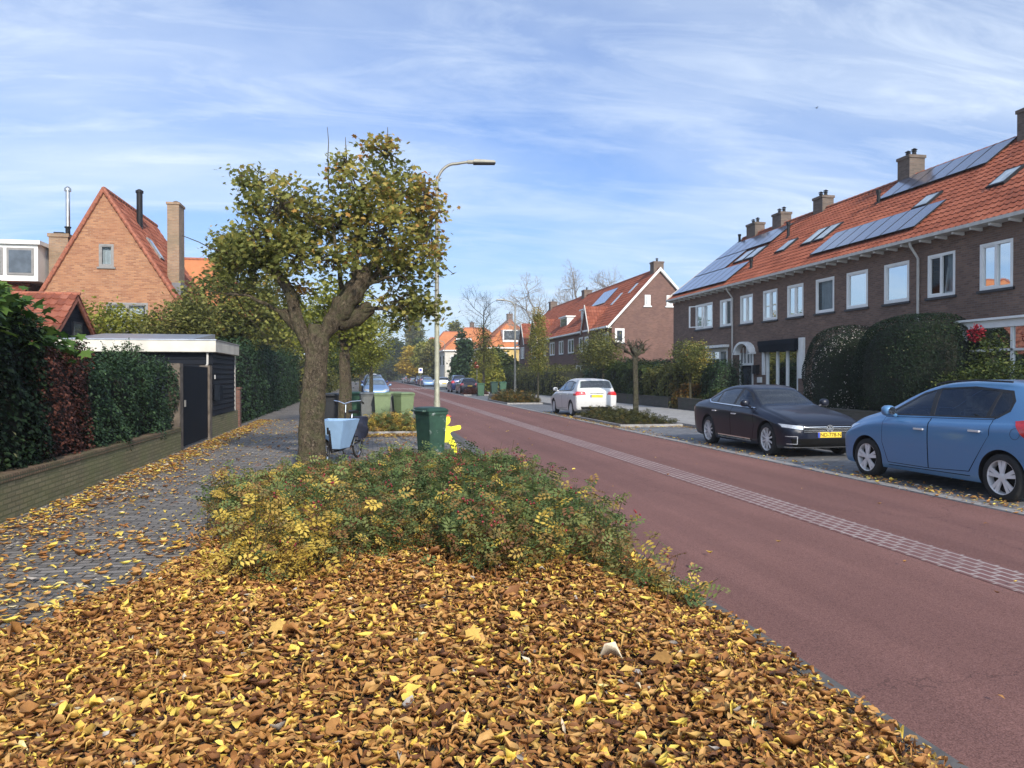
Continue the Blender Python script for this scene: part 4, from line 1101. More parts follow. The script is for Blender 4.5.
def maple():
    rng = np.random.default_rng(5)
    x, y = -.92, 13.2; org = (x, y, 0)
    t = thing('maple_tree', 'gnarled pollarded maple with a bulging trunk and full green crown beside the cargo bike', 'tree', org)
    mb = MB()
    noisy_tube(mb, [(x-.01,y,-.1), (x-.01,y,.15), (x,y,.7), (x+.03,y,1.3), (x+.06,y,1.8), (x+.1,y,2.25), (x+.13,y,2.5)], [.29,.24,.215,.20,.185,.185,.165], 28, rng, .10, sub=8)
    noisy_tube(mb, [(x+.05,y,1.95), (x-.1,y+.02,2.25), (x-.25,y,2.65), (x-.36,y-.05,3.05), (x-.55,y-.05,3.35), (x-.68,y,3.7)], [.11,.12,.10,.09,.075,.05], 16, rng, .16)
    noisy_tube(mb, [(x-.2,y+.05,2.4), (x-.38,y+.12,2.62), (x-.5,y+.15,2.72)], [.09,.11,.08], 14, rng, .2)
    noisy_tube(mb, [(x+.05,y,2.1), (x+.28,y-.05,2.45), (x+.5,y-.08,2.78), (x+.7,y-.08,3.08), (x+.84,y-.08,3.36), (x+.9,y-.08,3.47)], [.12,.15,.22,.25,.20,.12], 30, rng, .28, [1,.9,.8,.7,.7,.7], 8)
    noisy_tube(mb, [(x+.4,y,2.6), (x+.72,y+.1,2.68), (x+.98,y+.15,2.82)], [.2,.18,.1], 16, rng, .18)
    for a, b, r in (((x+.85,y,2.75), (x+1.55,y+.1,2.82), .045), ((x+.86,y-.05,3.3), (x+1.1,y,4.3), .05), ((x+.7,y,3.3), (x+.65,y+.1,4.6), .05), ((x+.5,y,3.1), (x+.35,y,4.2), .05), ((x+.9,y,3.2), (x+1.9,y,3.9), .045),
                    ((x-.68,y,3.7), (x-.95,y,4.5), .045), ((x-.65,y,3.65), (x-.3,y+.2,4.6), .045), ((x-.45,y,3.2), (x-1.3,y,3.6), .04), ((x-.48,y+.15,2.7), (x-1.4,y+.3,3.0), .04), ((x+.8,y,3.1), (x+1.5,y-.4,3.3), .04)):
        pts = limb(mb, rng, a, b, r, r*.35, 6, 8, .04)
        for k in range(7):
            p = pts[rng.integers(3, 9)]; limb(mb, rng, p, p+rng.normal(size=3)*np.array([.42,.42,.35]), r*.3, .006, 4, 4, .08)
    TR = mb
    def U(u, v, dy=0.0):   # crown lobe centres measured in the plane of the tree
        d = 13.1+dy; a = (u-512)/770; sy_, cy_ = .1838, .983
        X = (sy_+a*cy_)/(cy_-a*sy_)*(y+dy); dd = X*sy_+(y+dy)*cy_
        return (X, y+dy, 1.65+(376-v)*dd/770)
    px = .0168
    L = []
    for (u, v, dy, ru, rv, rd, tone) in [
        (283,208,-.2,44,34,.55,.42), (262,185,.3,20,18,.35,.45), (245,183,0,10,12,.25,.4), (305,222,.4,38,36,.6,.36), (262,240,-.4,34,28,.5,.36), (250,262,.2,34,26,.6,.33), (295,255,-.5,30,22,.5,.42),
        (345,165,0,15,16,.3,.45), (385,158,.1,26,22,.45,.55), (362,190,-.3,36,30,.6,.5), (400,195,.3,32,30,.6,.46), (345,225,.3,32,28,.6,.42), (385,235,-.4,42,32,.7,.5), (425,200,.1,22,24,.45,.62), (428,235,.4,20,26,.45,.5),
        (415,265,-.2,30,26,.55,.45), (332,262,-.55,30,18,.4,.52), (405,300,.1,30,22,.45,.42), (432,312,.3,16,16,.3,.44), (398,322,0,18,10,.25,.42), (380,262,.5,30,24,.6,.42), (295,292,.3,22,14,.3,.52), (232,250,.6,22,26,.5,.35), (425,180,.3,10,9,.2,.65)]:
        c = U(u, v, dy); L.append((*c, ru*px*.88, rd*.9, rv*px*.88, tone+.05))
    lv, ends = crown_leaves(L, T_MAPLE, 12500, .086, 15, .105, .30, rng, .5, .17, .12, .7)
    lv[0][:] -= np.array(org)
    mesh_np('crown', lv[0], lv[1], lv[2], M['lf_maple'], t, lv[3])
    for l, E_ in zip(L, ends):
        for P in E_[rng.permutation(len(E_))[:16]]:
            limb(mb, rng, np.array(l[:3])+rng.normal(size=3)*.06, P, .018, .005, 4, 3, .06)
    for (u, v0, v1) in ((329,190,128), (347,160,138), (389,150,128)):
        a, b = U(u, v0), U(u-1, v1); limb(mb, rng, a, b, .012, .004, 4, 4, 0, .01)
    TR.build('trunk', M['bark'], t, org, smooth=True, sharp=R(80))
maple()

# second and later street trees in the same row
tree('second street tree on the left, close behind the gnarled maple, turning yellow', -.72, 25.2, [(-1.4,25.2,3.4,1.2,1.3,1.0,.35), (-.5,25.0,3.5,.85,1.2,.9,.5), (-.8,25.4,4.2,.9,1,.6,.5), (-.1,25,2.9,.5,.9,.45,.55)], 2.4, .24, name='street_tree', leafm='lf_lime', nleaf=3500, size=.12, tmpl=T_MAPLE, tone_c=.4, seed=3, barkm='bark', group='street trees along the left sidewalk')
tree('round yellow-green street tree directly left of the nearer lamp post, over the wheelie bins', .15, 38, [(.1,38,3.4,1.15,1.2,1.2,.45), (.1,38,2.6,.95,1,.6,.35), (.2,38,4.2,.7,.8,.5,.6)], 2.0, .12, name='street_tree', leafm='lf_lime', nleaf=5200, size=.11, seed=4, tone_c=.6, group='street trees along the left sidewalk')
for k, (yy, h, lab, lm) in enumerate([(50, 4.6, 'green street tree behind the round yellow-green one on the left', 'lf_green'), (64, 5.2, 'street tree beyond the parked blue car on the left', 'lf_lime'), (80, 5.6, 'tall green street tree farther down the left side', 'lf_olive'), (98, 6.5, 'distant green street tree on the left before the crossing', 'lf_green'), (118, 7, 'distant tree on the left past the crossing', 'lf_lime'), (142, 8, 'farthest street tree on the left side', 'lf_olive')]):
    x = -.6 if k else -1.3
    tree(lab, x, yy, [(x, yy, h*.62, h*.32, h*.32, h*.27), (x-.3, yy+.3, h*.85, h*.22, h*.24, h*.17), (x+.4, yy, h*.5, h*.24, h*.24, h*.14)], h*.4, .15, name='street_tree', leafm=lm, nleaf=1800, size=.2+.02*k, spread=.3, seed=20+k, group='street trees along the left sidewalk', twigs=3)

# garden trees and big shrubs on the left
tree('dark green garden tree rising behind the tall hedge, left of the maple', -5.4, 32.5, [(-5.6,32.5,4.4,1.9,1.7,1.5,.35), (-4.6,32.2,5.6,1.5,1.5,1.2,.42), (-6.6,32.6,3.6,1.3,1.4,1.0,.3), (-4.4,31.9,3.9,1.3,1.2,1.1,.36), (-5.3,32.3,6.6,1.0,1.1,.7,.45)], 2.6, .2, name='garden_tree', leafm='lf_maple', nleaf=11000, size=.14, per=12, spread=.2, seed=31, tmpl=T_MAPLE, shell=.6)
tree('yellow-green leafy shrub showing above the carport roof, left of its middle', -8.9, 28.6, [(-9.2,28.6,3.3,1.35,1.2,.85,.5), (-8.0,28.6,3.1,1.0,1,.75,.6), (-10,28.6,2.9,.9,1,.6,.5)], 1.6, .1, name='shrub', cat='shrub', leafm='lf_lime', nleaf=5200, size=.15, seed=32, tone_c=.62)
tree('olive green shrub above the carport roof, between the yellow-green one and the dark tree', -6.6, 28.2, [(-6.6,28.2,3.3,1.05,1.1,.85,.45), (-7.3,28.0,2.8,.9,1,.5,.5), (-5.9,28.3,3.4,.7,.9,.9,.35)], 1.6, .1, name='shrub', cat='shrub', leafm='lf_olive', nleaf=5200, size=.14, seed=33, tone_c=.4)
tree('tall green tree behind the far end of the left hedge', -6.5, 48, [(-6.5,48,5.5,2.4,2.2,2.2,.4), (-5.2,47.5,4.0,1.8,1.8,1.5,.5), (-7.5,48,3.5,1.8,1.8,1.4,.4)], 3, .25, name='garden_tree', leafm='lf_olive', nleaf=6000, size=.2, spread=.28, seed=34, group=None)
tree('broad yellow-green tree over the left gardens in the distance', -5.5, 68, [(-5.5,68,5.2,3.2,2.8,2.6,.5), (-3.2,68,3.4,1.8,2,1.6,.55)], 3, .28, name='garden_tree', leafm='lf_lime', nleaf=5000, size=.26, spread=.36, seed=35)
tree('large dark green tree at the far left of the street', -6.5, 100, [(-6.5,100,7,4.5,4,4,.4), (-3.5,98,5,2.6,3,2.6,.45)], 4, .35, name='garden_tree', leafm='lf_green', nleaf=4500, size=.4, spread=.5, seed=36)

# generic hedge / clipped block ------------------------------------------------------------------
def hedge(name, label, x0, x1, y0, y1, z0, top, leafm, n, size=.06, depth=.12, seed=1, tmpl=T_RHOMB, tone=(.45, .18), rough=.12, cat='hedge', group=None, corner=.0, front_only=None, bulge=.12):
    rng = np.random.default_rng(seed)
    if not callable(top): tp = top; top = lambda yy: tp + 0*yy
    zt = float(np.max(top(np.linspace(y0, y1, 50))))
    Lx, Ly, Lz = x1-x0, y1-y0, zt-z0
    areas = np.array([Ly*Lz, Ly*Lz*(0.0 if front_only else .5), Lx*Lz, Lx*Lz, Lx*Ly]); cnt = rng.multinomial(n, areas/areas.sum())
    P = []; Nn = []
    for f, c in enumerate(cnt):
        a, b = rng.uniform(0, 1, c), rng.uniform(0, 1, c)
        side = 1 if x0 > 5 else 0
        if f == 0: p = np.stack([np.full(c, x0 if side else x1), y0+a*Ly, z0+b*Lz], -1); nn = (-1 if side else 1, 0, .3)
        elif f == 1: p = np.stack([np.full(c, x1 if side else x0), y0+a*Ly, z0+b*Lz], -1); nn = (1 if side else -1, 0, .3)
        elif f == 2: p = np.stack([x0+a*Lx, np.full(c, y0), z0+b*Lz], -1); nn = (0, -1, .3)
        elif f == 3: p = np.stack([x0+a*Lx, np.full(c, y1), z0+b*Lz], -1); nn = (0, 1, .3)
        else: p = np.stack([x0+a*Lx, y0+b*Ly, np.full(c, zt)], -1); nn = (0, 0, 1)
        P.append(p); Nn.append(np.tile(nn, (c, 1)))
    P = np.concatenate(P); Nn = np.concatenate(Nn).astype(float)
    tz = top(P[:, 1]); P[:, 2] = z0 + (P[:, 2]-z0)*(tz-z0)/Lz
    if corner:
        cx, cyy = (x0+x1)/2, (y0+y1)/2
        q = (P-np.array([cx, cyy, z0+Lz*.45]))/np.array([Lx/2, Ly/2, Lz*.55]); r = (np.abs(q)**corner).sum(1)**(1/corner)
        P = (q/r[:, None])*np.array([Lx/2, Ly/2, Lz*.55])+np.array([cx, cyy, z0+Lz*.45]); P[:, 2] = np.maximum(P[:, 2], z0)
        Nn = q/r[:, None]
    bl = bulge*(np.sin(P[:, 1]*2.3+seed)*np.cos(P[:, 2]*2.9+seed*2) + .5*np.sin(P[:, 1]*6.1+P[:, 2]*5.3)) - rng.exponential(depth, len(P)) + depth*.6
    P = P + Nn*bl[:, None]
    T = np.clip(tone[0] + tone[1]*rng.normal(size=len(P)) + .12*np.sin(P[:, 1]*3.1+P[:, 2]*2.2), .01, .999)
    lv = leaf_arrays(tmpl, P, size*rng.uniform(.6, 1.3, len(P)), T, .1, rng, nbias=Nn)
    parts = [(*lv, 0)]
    core = MB()
    if corner:
        k = 14
        vs = []
        for i in range(k+1):
            th = -math.pi/2+math.pi*i/k
            for j in range(20):
                ph = 2*math.pi*j/20
                q = np.array([math.cos(th)*math.cos(ph), math.cos(th)*math.sin(ph), math.sin(th)]); r = (np.abs(q)**corner).sum()**(1/corner); q = q/r
                vs.append((cx+q[0]*(Lx/2-.22), cyy+q[1]*(Ly/2-.22), max(z0, z0+Lz*.45+q[2]*(Lz*.55-.22))))
        core.add(vs, [(i*20+j, i*20+(j+1) % 20, (i+1)*20+(j+1) % 20, (i+1)*20+j) for i in range(k) for j in range(20)])
    else:
        m = max(1, int(Ly/.8))
        for i in range(m):
            a, b = y0+Ly*i/m, y0+Ly*(i+1)/m
            zt_ = min(float(top(np.array([a]))[0]), float(top(np.array([b]))[0])) - .25
            core.box(x0+.2, x1-.2, max(a, y0+.2), min(b, y1-.2), z0, max(zt_, z0+.1))
    parts.append((*mb_arrays(core)[:4], 1))
    V, L, LT, TN, MI = join_arrays(parts)
    c = (np.array([(x0+x1)/2, (y0+y1)/2, z0]))
    o = mesh_np(name, V-c, L, LT, [M[leafm], M['core']], None, TN, MI)
    o.location = c
    return tag(o, label, cat, group)

hedge('hedge', 'dark conifer hedge at the left picture edge on the low wall', -5.6, -4.25, 1.5, 11.3, .3, lambda y: 2.2+.15*np.sin(y*1.9)+.1*np.sin(y*5.3), 'lf_dark', 42000, .075, .12, 2, tone=(.42, .2), bulge=.1)
hedge('hedge', 'red-brown beech section in the dark hedge', -5.3, -4.22, 11.3, 12.9, .3, lambda y: 1.98+.08*np.sin(y*4), 'lf_redbrown', 9500, .055, .1, 3, bulge=.06)
hedge('hedge', 'dark green yew hedge section between the red-brown part and the garden gate', -5.4, -4.2, 12.9, 18.0, .3, lambda y: 1.86+.1*np.sin(y*2.6+1.2)+.06*np.sin(y*7), 'lf_ivy', 22000, .06, .12, 4, tone=(.4, .22), bulge=.1)
hedge('hedge', 'tall dark ivy hedge along the sidewalk beyond the carport', -5.9, -4.3, 27.6, 50, 0, lambda y: 2.85+.12*np.sin(y*1.3)+.08*np.sin(y*3.7), 'lf_ivy', 24000, .10, .14, 5, tone=(.4, .22))
# yew sprays poking over the hedge
def sprays(label, pts, leafm, n, length, name='shrub', cat='shrub', seed=9, size=.045, tmpl=T_RHOMB, stemm='twig', spread=.03, tone=.5, up0=.7):
    rng = np.random.default_rng(seed); Cs = []; mb = MB()
    for (x, y, z) in pts:
        for k in range(n):
            d = rng.normal(size=3)*.5; d[2] = abs(d[2])+up0; d /= np.linalg.norm(d); L = length*rng.uniform(.5, 1.15)
            b = np.array((x, y, z)); e = b+d*L; e[2] -= .25*L*rng.random()
            mid = (b+e)/2+np.array([0, 0, .12*L])
            mb.tube([b, mid, e], [.010, .007, .003], 4, caps=False)
            m = int(L/size*3)
            for q in range(m):
                f = rng.uniform(.15, 1); p = b*(1-f)**2+2*mid*f*(1-f)+e*f*f
                Cs.append(p+rng.normal(size=3)*spread)
    C = np.array(Cs); o0 = np.array(pts[0])
    lv = leaf_arrays(tmpl, C, size*rng.uniform(.7, 1.3, len(C)), np.clip(rng.normal(tone, .2, len(C)), .01, .99), .3, rng)
    V, L, LT, TN, MI = join_arrays([(*lv, 0), (*mb_arrays(mb)[:4], 1)])
    o = mesh_np(name, V-o0, L, LT, [M[leafm], M[stemm]], None, TN, MI); o.location = o0
    return tag(o, label, cat)
sprays('fine green yew sprays standing up out of the hedge before the gate', [(-4.5,14.8,1.7), (-4.6,16.2,1.75), (-4.7,13.6,1.8), (-4.5,15.6,1.7), (-4.45,17.0,1.5)], 'lf_ivy', 26, .6, seed=9, tone=.8)
# broad leaved fig-like shrub, upper left corner
tree('broad-leaved bright green shrub leaning over the hedge at the left picture edge', -5.6, 10.8, [(-4.95,10.3,2.55,.45,.7,.4,.7), (-4.7,11.0,2.35,.4,.6,.3,.6), (-5.3,11.2,2.75,.4,.6,.35,.75), (-4.7,9.7,2.35,.4,.6,.35,.6), (-4.6,12.2,2.05,.3,.5,.2,.65)], 1.6, .05, name='shrub', cat='shrub', leafm='lf_bigleaf', nleaf=1700, size=.20, per=7, spread=.16, up=.5, tmpl=T_MAPLE, seed=41, barkm='twig')

# right hand side --------------------------------------------------------------------------------
hedge('clipped_hedge', 'big rounded dark green clipped hedge in front of the white downpipe', 14.3, 17.2, 18.1, 21.7, .1, 3.45, 'lf_dark', 42000, .05, .05, 12, tone=(.5, .16), corner=2.7, bulge=.05, group=None)
hedge('clipped_hedge', 'rounded clipped hedge dotted with pale flowers, left of the bigger one', 14.7, 17.2, 22.0, 24.9, .1, 3.3, 'lf_white', 30000, .05, .05, 13, tone=(.6, .2), corner=2.7, bulge=.06, group=None)
tree('loose olive shrub with drooping leaves between the clipped hedge and the white bay', 14.9, 15.6, [(15.0,16.0,1.45,.8,1.0,.6,.5), (14.8,14.6,1.3,.8,1.0,.6,.5), (15.0,17.2,1.2,.7,.8,.6,.45), (15.3,16.8,2.2,.4,.4,.45,.5)], .9, .06, name='shrub', cat='shrub', leafm='lf_green', nleaf=9500, size=.09, per=10, spread=.12, seed=42, tone_c=.5, tone_v=.2, base_z=.1)
tree('small crimson leaved shrub top above the olive shrub', 15.4, 16.9, [(15.4,17.35,2.75,.13,.2,.2,.5)], 2.4, .03, name='shrub', cat='shrub', leafm='lf_red', nleaf=260, size=.08, per=8, spread=.05, seed=43, twigs=4, base_z=.1)
tree('small brown-tinged tree with two thin stems behind the black saloon', 14.7, 33.6, [(14.7,34.1,2.75,.65,.8,.55,.18), (14.8,32.8,2.6,.6,.8,.6,.4), (14.7,33.4,2.2,.6,.7,.4,.2)], 1.9, .07, name='small_tree', leafm='lf_maple', nleaf=5200, size=.09, spread=.13, seed=44, base_z=.1, tone_c=.2, tone_v=.25)
hedge('hedge', 'narrow dark green clipped hedge beside the ground floor window of the end house', 15.2, 16.6, 31.8, 33.4, .1, 2.3, 'lf_ivy', 6000, .07, .08, 45, corner=5)
for (lab, x0, x1, y0, y1, zt, lm, sd, nm, tn) in [
    ('dark hedge between the garden wall and the gable house', 15.6, 18.6, 36.5, 55, 2.3, 'lf_ivy', 46, 11000, .4),
    ('yellowing loose shrub right of the pollarded trunk', 14.6, 15.8, 34.9, 39.2, 2.05, 'lf_olive', 47, 5000, .4),
    ('dark green shrub left of the pollarded trunk', 14.6, 15.9, 40, 46, 2.4, 'lf_green', 48, 6000, .35),
    ('green bushes before the brick houses, behind the lamp post', 13.9, 16.5, 56, 72, 2.2, 'lf_olive', 49, 7000, .3),
    ('green hedge before the farther brick houses', 13.6, 15.5, 73, 100, 2.4, 'lf_green', 50, 6000, .4),
    ('low green planting against the wall behind the black saloon', 14.6, 16.6, 27.6, 31.5, .95, 'lf_green', 51, 4500, .5),
    ('brown-orange low shrub on the garden wall left of the black saloon', 14.5, 15.5, 34.0, 35.2, 1.25, 'lf_hedge_orange', 52, 2600, .5),
]:
    hedge('shrubs' if 0 else 'bush', lab, x0, x1, y0, y1, .1, lambda y, z=zt, s=sd: z+.18*np.sin(y*1.7+s)+.12*np.sin(y*4.1+s), lm, int(nm*2.0), .12, .13, sd, tone=(tn, .2), cat='bush', bulge=.22)
tree('dense olive green tree before the brick houses, right of the white car', 15, 48, [(15,48.5,3.4,1.3,1.7,1.25,.42), (14.8,46.6,3.0,1.1,1.4,1.0,.42), (15,50.5,3.0,1.1,1.4,1.0,.4)], 2.0, .1, name='garden_tree', leafm='lf_olive', nleaf=6500, size=.14, spread=.22, seed=53, tone_c=.35, base_z=.1)
tree('slim upright turning tree beside the second street lamp', 9.9, 44.5, [(9.9,44.5,2.6,.55,.6,.9,.42), (9.9,44.5,3.7,.58,.6,.9,.45), (9.9,44.5,4.7,.42,.45,.7,.55), (9.9,44.5,5.3,.25,.3,.4,.7)], 4.6, .05, name='upright_tree', leafm='lf_maple', nleaf=6500, size=.10, spread=.13, seed=54, tone_c=.3, rt=.025, base_z=.05)

# pollarded tree in the right hand bed
def pollard():
    rng = np.random.default_rng(8); x, y = 9.9, 27.6
    t = thing('pollarded_tree', 'bare pollarded tree with a knobbly head in the bed behind the white car', 'tree', (x, y, .07))
    mb = MB()
    noisy_tube(mb, [(x,y,0), (x,y,.3), (x-.01,y,1.2), (x-.03,y,2.1), (x-.03,y,2.45)], [.14,.11,.10,.095,.11], 16, rng, .1)
    for (dx, dz, r) in ((-.75,.42,.035), (-.4,.2,.05), (.10,.32,.075), (.28,.36,.06), (-.08,.26,.085), (.36,.16,.045), (-.2,.34,.05)):
        noisy_tube(mb, [(x-.03,y,2.3), (x-.03+dx*.5,y+rng.normal()*.08,2.4+dz*.5), (x-.03+dx,y+rng.normal()*.12,2.4+dz)], [r,r*.9,r*1.2], 9, rng, .35)
        for k in range(14): limb(mb, rng, (x-.03+dx,y,2.4+dz), (x-.03+dx+rng.normal()*.16,y+rng.normal()*.14,2.45+dz+rng.random()*.28), .016, .008, 4, 3)
    mb.build('trunk', M['bark2'], t, (x, y, .07), smooth=True, sharp=R(80))
pollard()

# bare branching trees
def bare(label, x, y, h, spread, mat, seed, depth=5, trunk=.18, foliage=None, start=.35, name='bare_tree'):
    rng = np.random.default_rng(seed); t = thing(name, label, 'tree', (x, y, 0)); mb = MB()
    def grow(p, d, L, r, k):
        q = p + d*L; mid = (p+q)/2+rng.normal(size=3)*.05*L
        mb.tube([p, mid, q], [r, r*.8, r*.6], 5 if k > 2 else 3, caps=False)
        if k == 0: return
        for _ in range(3 if k > 1 else 4):
            nd = d + rng.normal(size=3)*spread; nd[2] += .12; nd /= np.linalg.norm(nd)
            grow(q if rng.random() < .7 else mid, nd, L*rng.uniform(.6, .85), r*.58, k-1)
    base = np.array((x, y, 0.)); top = np.array((x, y, h*.75))
    mb.tube([base, (base+top)/2, top], [trunk, trunk*.7, trunk*.3], 7, caps=False)
    for f in np.linspace(start, 1, 9):
        d = rng.normal(size=3); d[2] = .5+.6*f; d /= np.linalg.norm(d)
        grow(base+(top-base)*f, d, h*.155*(1.25-.5*f), trunk*.28, depth-1)
    mb.build('branches', M[mat], t, (x, y, 0))
    if foliage:
        lobes, lm, n = foliage; lv, _ = crown_leaves(lobes, T_RHOMB, n, .17, 8, .2, .3, rng, .4, .15, 0, .3)
        lv[0][:] -= np.array((x, y, 0)); mesh_np('crown', lv[0], lv[1], lv[2], M[lm], t, lv[3])
    return t
bare('upright tree with bare top branches and green leaves low down, past the second lamp', 9.7, 65, 9.6, .55, 'twig', 61, 5, .12, ([(9.7,65,3.0,.9,.9,1.2), (9.7,65,4.3,.75,.7,1.0), (9.7,65,5.4,.5,.5,.7)], 'lf_olive', 2300), .5, name='upright_tree')
for k, (x, yy, h) in enumerate([(21, 97, 14), (26, 94, 14.8), (31, 92, 15)]):
    bare(['pale bare tree behind the brick roofs, leftmost of three', 'pale bare tree behind the brick roofs, middle of three', 'pale bare tree behind the brick roofs, rightmost of three'][k], x, yy, h, .6, 'twig_pale', 70+k, 6, .42, None, .25).__setitem__('group', 'bare trees behind the roofs')

# distant trees closing the street
far = [ # label, x, y, height, width, material, seed, crown base fraction
 ('yellow autumn tree standing by the far parked cars on the right', 9.2, 168, 7.6, 6.0, 'lf_yellow', 80, .3),
 ('olive tree between the yellow tree and the lamp posts in the distance', 11.2, 140, 7.4, 5.4, 'lf_olive', 81, .25),
 ('dark conifer in front of the white walled house', 11.3, 92, 6.6, 2.6, 'lf_ivy', 82, .05),
 ('round bush-like green tree between the dark conifer and the warning sign', 11.6, 76, 4.1, 3.6, 'lf_lime', 83, .15),
 ('dark garden tree before the yellow house', 14.3, 84, 4.6, 4.2, 'lf_green', 84, .2),
 ('tall slender poplar far down the street', 13.5, 230, 26, 5.4, 'lf_olive', 85, .12),
 ('wide green tree left of the tall poplar', 6, 225, 12, 12, 'lf_green', 86, .15),
 ('big olive tree closing the end of the street', -4, 240, 21, 16, 'lf_olive', 87, .1),
 ('green tree at the street end above the far cars', -9, 180, 15, 11, 'lf_lime', 88, .15),
 ('low dark trees at the very end of the road', 5.0, 262, 10, 14, 'lf_lime', 89, .05),
 ('green tree behind the orange roofs', 22, 190, 14.5, 10, 'lf_olive', 90, .2),
 ('yellow-green roadside tree on the left in the far distance', -1.5, 165, 9.5, 7, 'lf_yellow', 91, .25),
 ('tall dark tree beyond the left gardens', -14, 130, 12, 12, 'lf_green', 92, .15),
 ('green tree by the far lamp, right side', 11.5, 150, 8.5, 6, 'lf_lime', 93, .25),
 ('dark tree behind the far parked cars, right side', 12, 178, 9.5, 7, 'lf_green', 94, .2),
]
for (lab, x, yy, h, w, lm, sd, cb) in far:
    rg = np.random.default_rng(sd); lobes = []
    narrow = h > 3*w
    for k in range(6 if not narrow else 7):
        f = (k+.5)/(6 if not narrow else 7)
        zz = h*(cb+(1-cb)*f*.95); ww = w*.5*(math.sin(math.pi*min(1, f*.75+.22))**.7)*(.75 if not narrow else .95)
        if 'conifer' in lab: ww = w*.5*(1-f*.8)
        lobes.append((x+rg.normal()*w*(.11 if not narrow else .01), yy+rg.normal()*w*.1, zz, ww, ww, h*(1-cb)/6*1.25, (.7 if lm == 'lf_yellow' else .52)+rg.normal()*.08))
    tree(lab, x, yy, lobes, h*.5, w*.035, name='distant_tree', leafm=lm, nleaf=int(7000+w*420), size=.16+.0028*yy, per=9, spread=.08+.0022*yy, seed=sd, twigs=2, shell=.35, tone_c=.5, group='trees closing the end of the street')
# lower hedge masses along the distant gardens
hedge('far_hedge', 'long green hedge along the distant left gardens', -5.5, -3.8, 52, 120, 0, lambda y: 2.2+.5*np.sin(y*.6), 'lf_olive', 9000, .28, .3, 95, bulge=.4)
hedge('far_hedge', 'long green hedge along the distant right gardens', 13.2, 15, 101, 200, 0, lambda y: 2.0+.6*np.sin(y*.5), 'lf_green', 8000, .35, .3, 96, bulge=.4)

# low planting beds ------------------------------------------------------------------------------
def low_bed(name, label, x0, x1, y0, y1, h, leafm, n, size, seed, z0=.06, tmpl=T_COMP, kind='stuff', tone=(.45, .25), hips=0, shape=None, tonef=None):
    rng = np.random.default_rng(seed)
    m = int(n/5)
    bx = rng.uniform(x0, x1, m); by = rng.uniform(y0, y1, m)
    if shape is not None: k = shape(bx, by); bx, by = bx[k], by[k]
    hh = h*(.62+.28*vnoise(bx*1.6+seed, by*1.4)+.15*rng.normal(size=len(bx)))
    edge = np.clip(np.minimum.reduce([bx-x0, x1-bx, by-y0, y1-by])/.45, .25, 1)**.6 if shape is None else 1
    hh = np.clip(hh*edge, .08, h*1.3)
    if shape is not None: hh = hh*np.where(bx < .1, np.clip(1.0-(by-8.0)*.16, .5, 1), np.clip(1.0-(by-9.0)*.12, .6, 1))
    idx = np.repeat(np.arange(len(bx)), 5)
    f = rng.uniform(.15, 1, len(idx))**.6
    gz = z0 + (mound(bx, by) if shape is not None else 0)
    lean = np.clip(rng.normal(size=(len(bx), 2))*.15, -.26, .26)
    C = np.stack([bx[idx]+lean[idx, 0]*f+rng.normal(size=len(idx))*.03, by[idx]+lean[idx, 1]*f+rng.normal(size=len(idx))*.03, (gz+hh)[idx]*f], -1)
    base = tone[0]+tone[1]*rng.normal(size=len(bx))
    if tonef is not None: base = base + tonef(bx, by)
    T = np.clip(base[idx]+rng.normal(0, .07, len(idx)) - .0*f, .01, .999)
    lv = leaf_arrays(tmpl, C, size*rng.uniform(.6, 1.3, len(C)), T, .45, rng)
    parts = [(*lv, 0)]
    st = MB()
    for i in range(0, len(bx), 2 if shape is not None else 3):
        b = (bx[i], by[i], 0.0); e = (bx[i]+lean[i, 0], by[i]+lean[i, 1], float((gz+hh)[i] if np.ndim(gz) else gz+hh[i]))
        st.tube([b, e], [.004, .002], 3, caps=False)
    parts.append((*mb_arrays(st)[:4], 1))
    if hips:
        hp = MB()
        ids = rng.integers(0, len(bx), hips//4)
        for i in ids:
            for q in range(rng.integers(2, 7)):
                p = (bx[i]+lean[i, 0]+rng.normal()*.035, by[i]+lean[i, 1]+rng.normal()*.035, float((gz+hh)[i])*rng.uniform(.85, 1.03)+.01)
                hp.lathe([(.0001,-.011), (.009,-.005), (.010,.003), (.0001,.011)], 5, p)
        parts.append((*mb_arrays(hp)[:4], 2))
    V, L, LT, TN, MI = join_arrays(parts); c = np.array([(x0+x1)/2, (y0+y1)/2, 0])
    o = mesh_np(name, V-c, L, LT, [M[leafm], M['stem'], M['hip']], None, TN, MI); o.location = c
    return tag(o, label, 'planting', kind=kind)
def rose_shape(x, y):
    front = 5.7 + .35*np.sin(x*2.3+1) + .25*np.sin(x*5.1) + np.clip(x-1.2, 0, 2)*-.45 + np.clip(-.4-x, 0, 2)*-.25
    left = -1.0 - np.clip(y-6, 0, 2.5)*.22 + .12*np.sin(y*2.1) + np.clip(y-9.0, 0, 5)*.17
    right = 2.08 + .12*np.sin(y*3) - np.clip(y-11.2, 0, 3)*.1
    return (y > front) & (x > left) & (x < right) & (y < np.where(x < .15, 11.2, 12.3)-.3*np.sin(x*3)) & ((x-(-.92))**2+(y-13.2)**2 > .3)
o = low_bed('rose_shrubbery', 'low rose shrubs with red hips and yellowing leaves at the foot of the maple', -1.9, 2.35, 4.8, 12.9, .66, 'lf_rose', 31000, .115, 101, z0=.0, hips=620, shape=rose_shape,
        tone=(.40, .19), tonef=lambda x, y: .22*np.clip(1-(y-5.5)/2.0, 0, 1) + .20*np.clip((.3-x)/.9, 0, 1)*np.clip(1-(y-9)/3, 0, 1) - .03)
low_bed('low_shrubbery', 'low brownish shrubs in the bed behind the white car', 8.1, 9.95, 23.9, 29.7, .5, 'lf_hedge_orange', 4200, .12, 102, tone=(.18, .15))
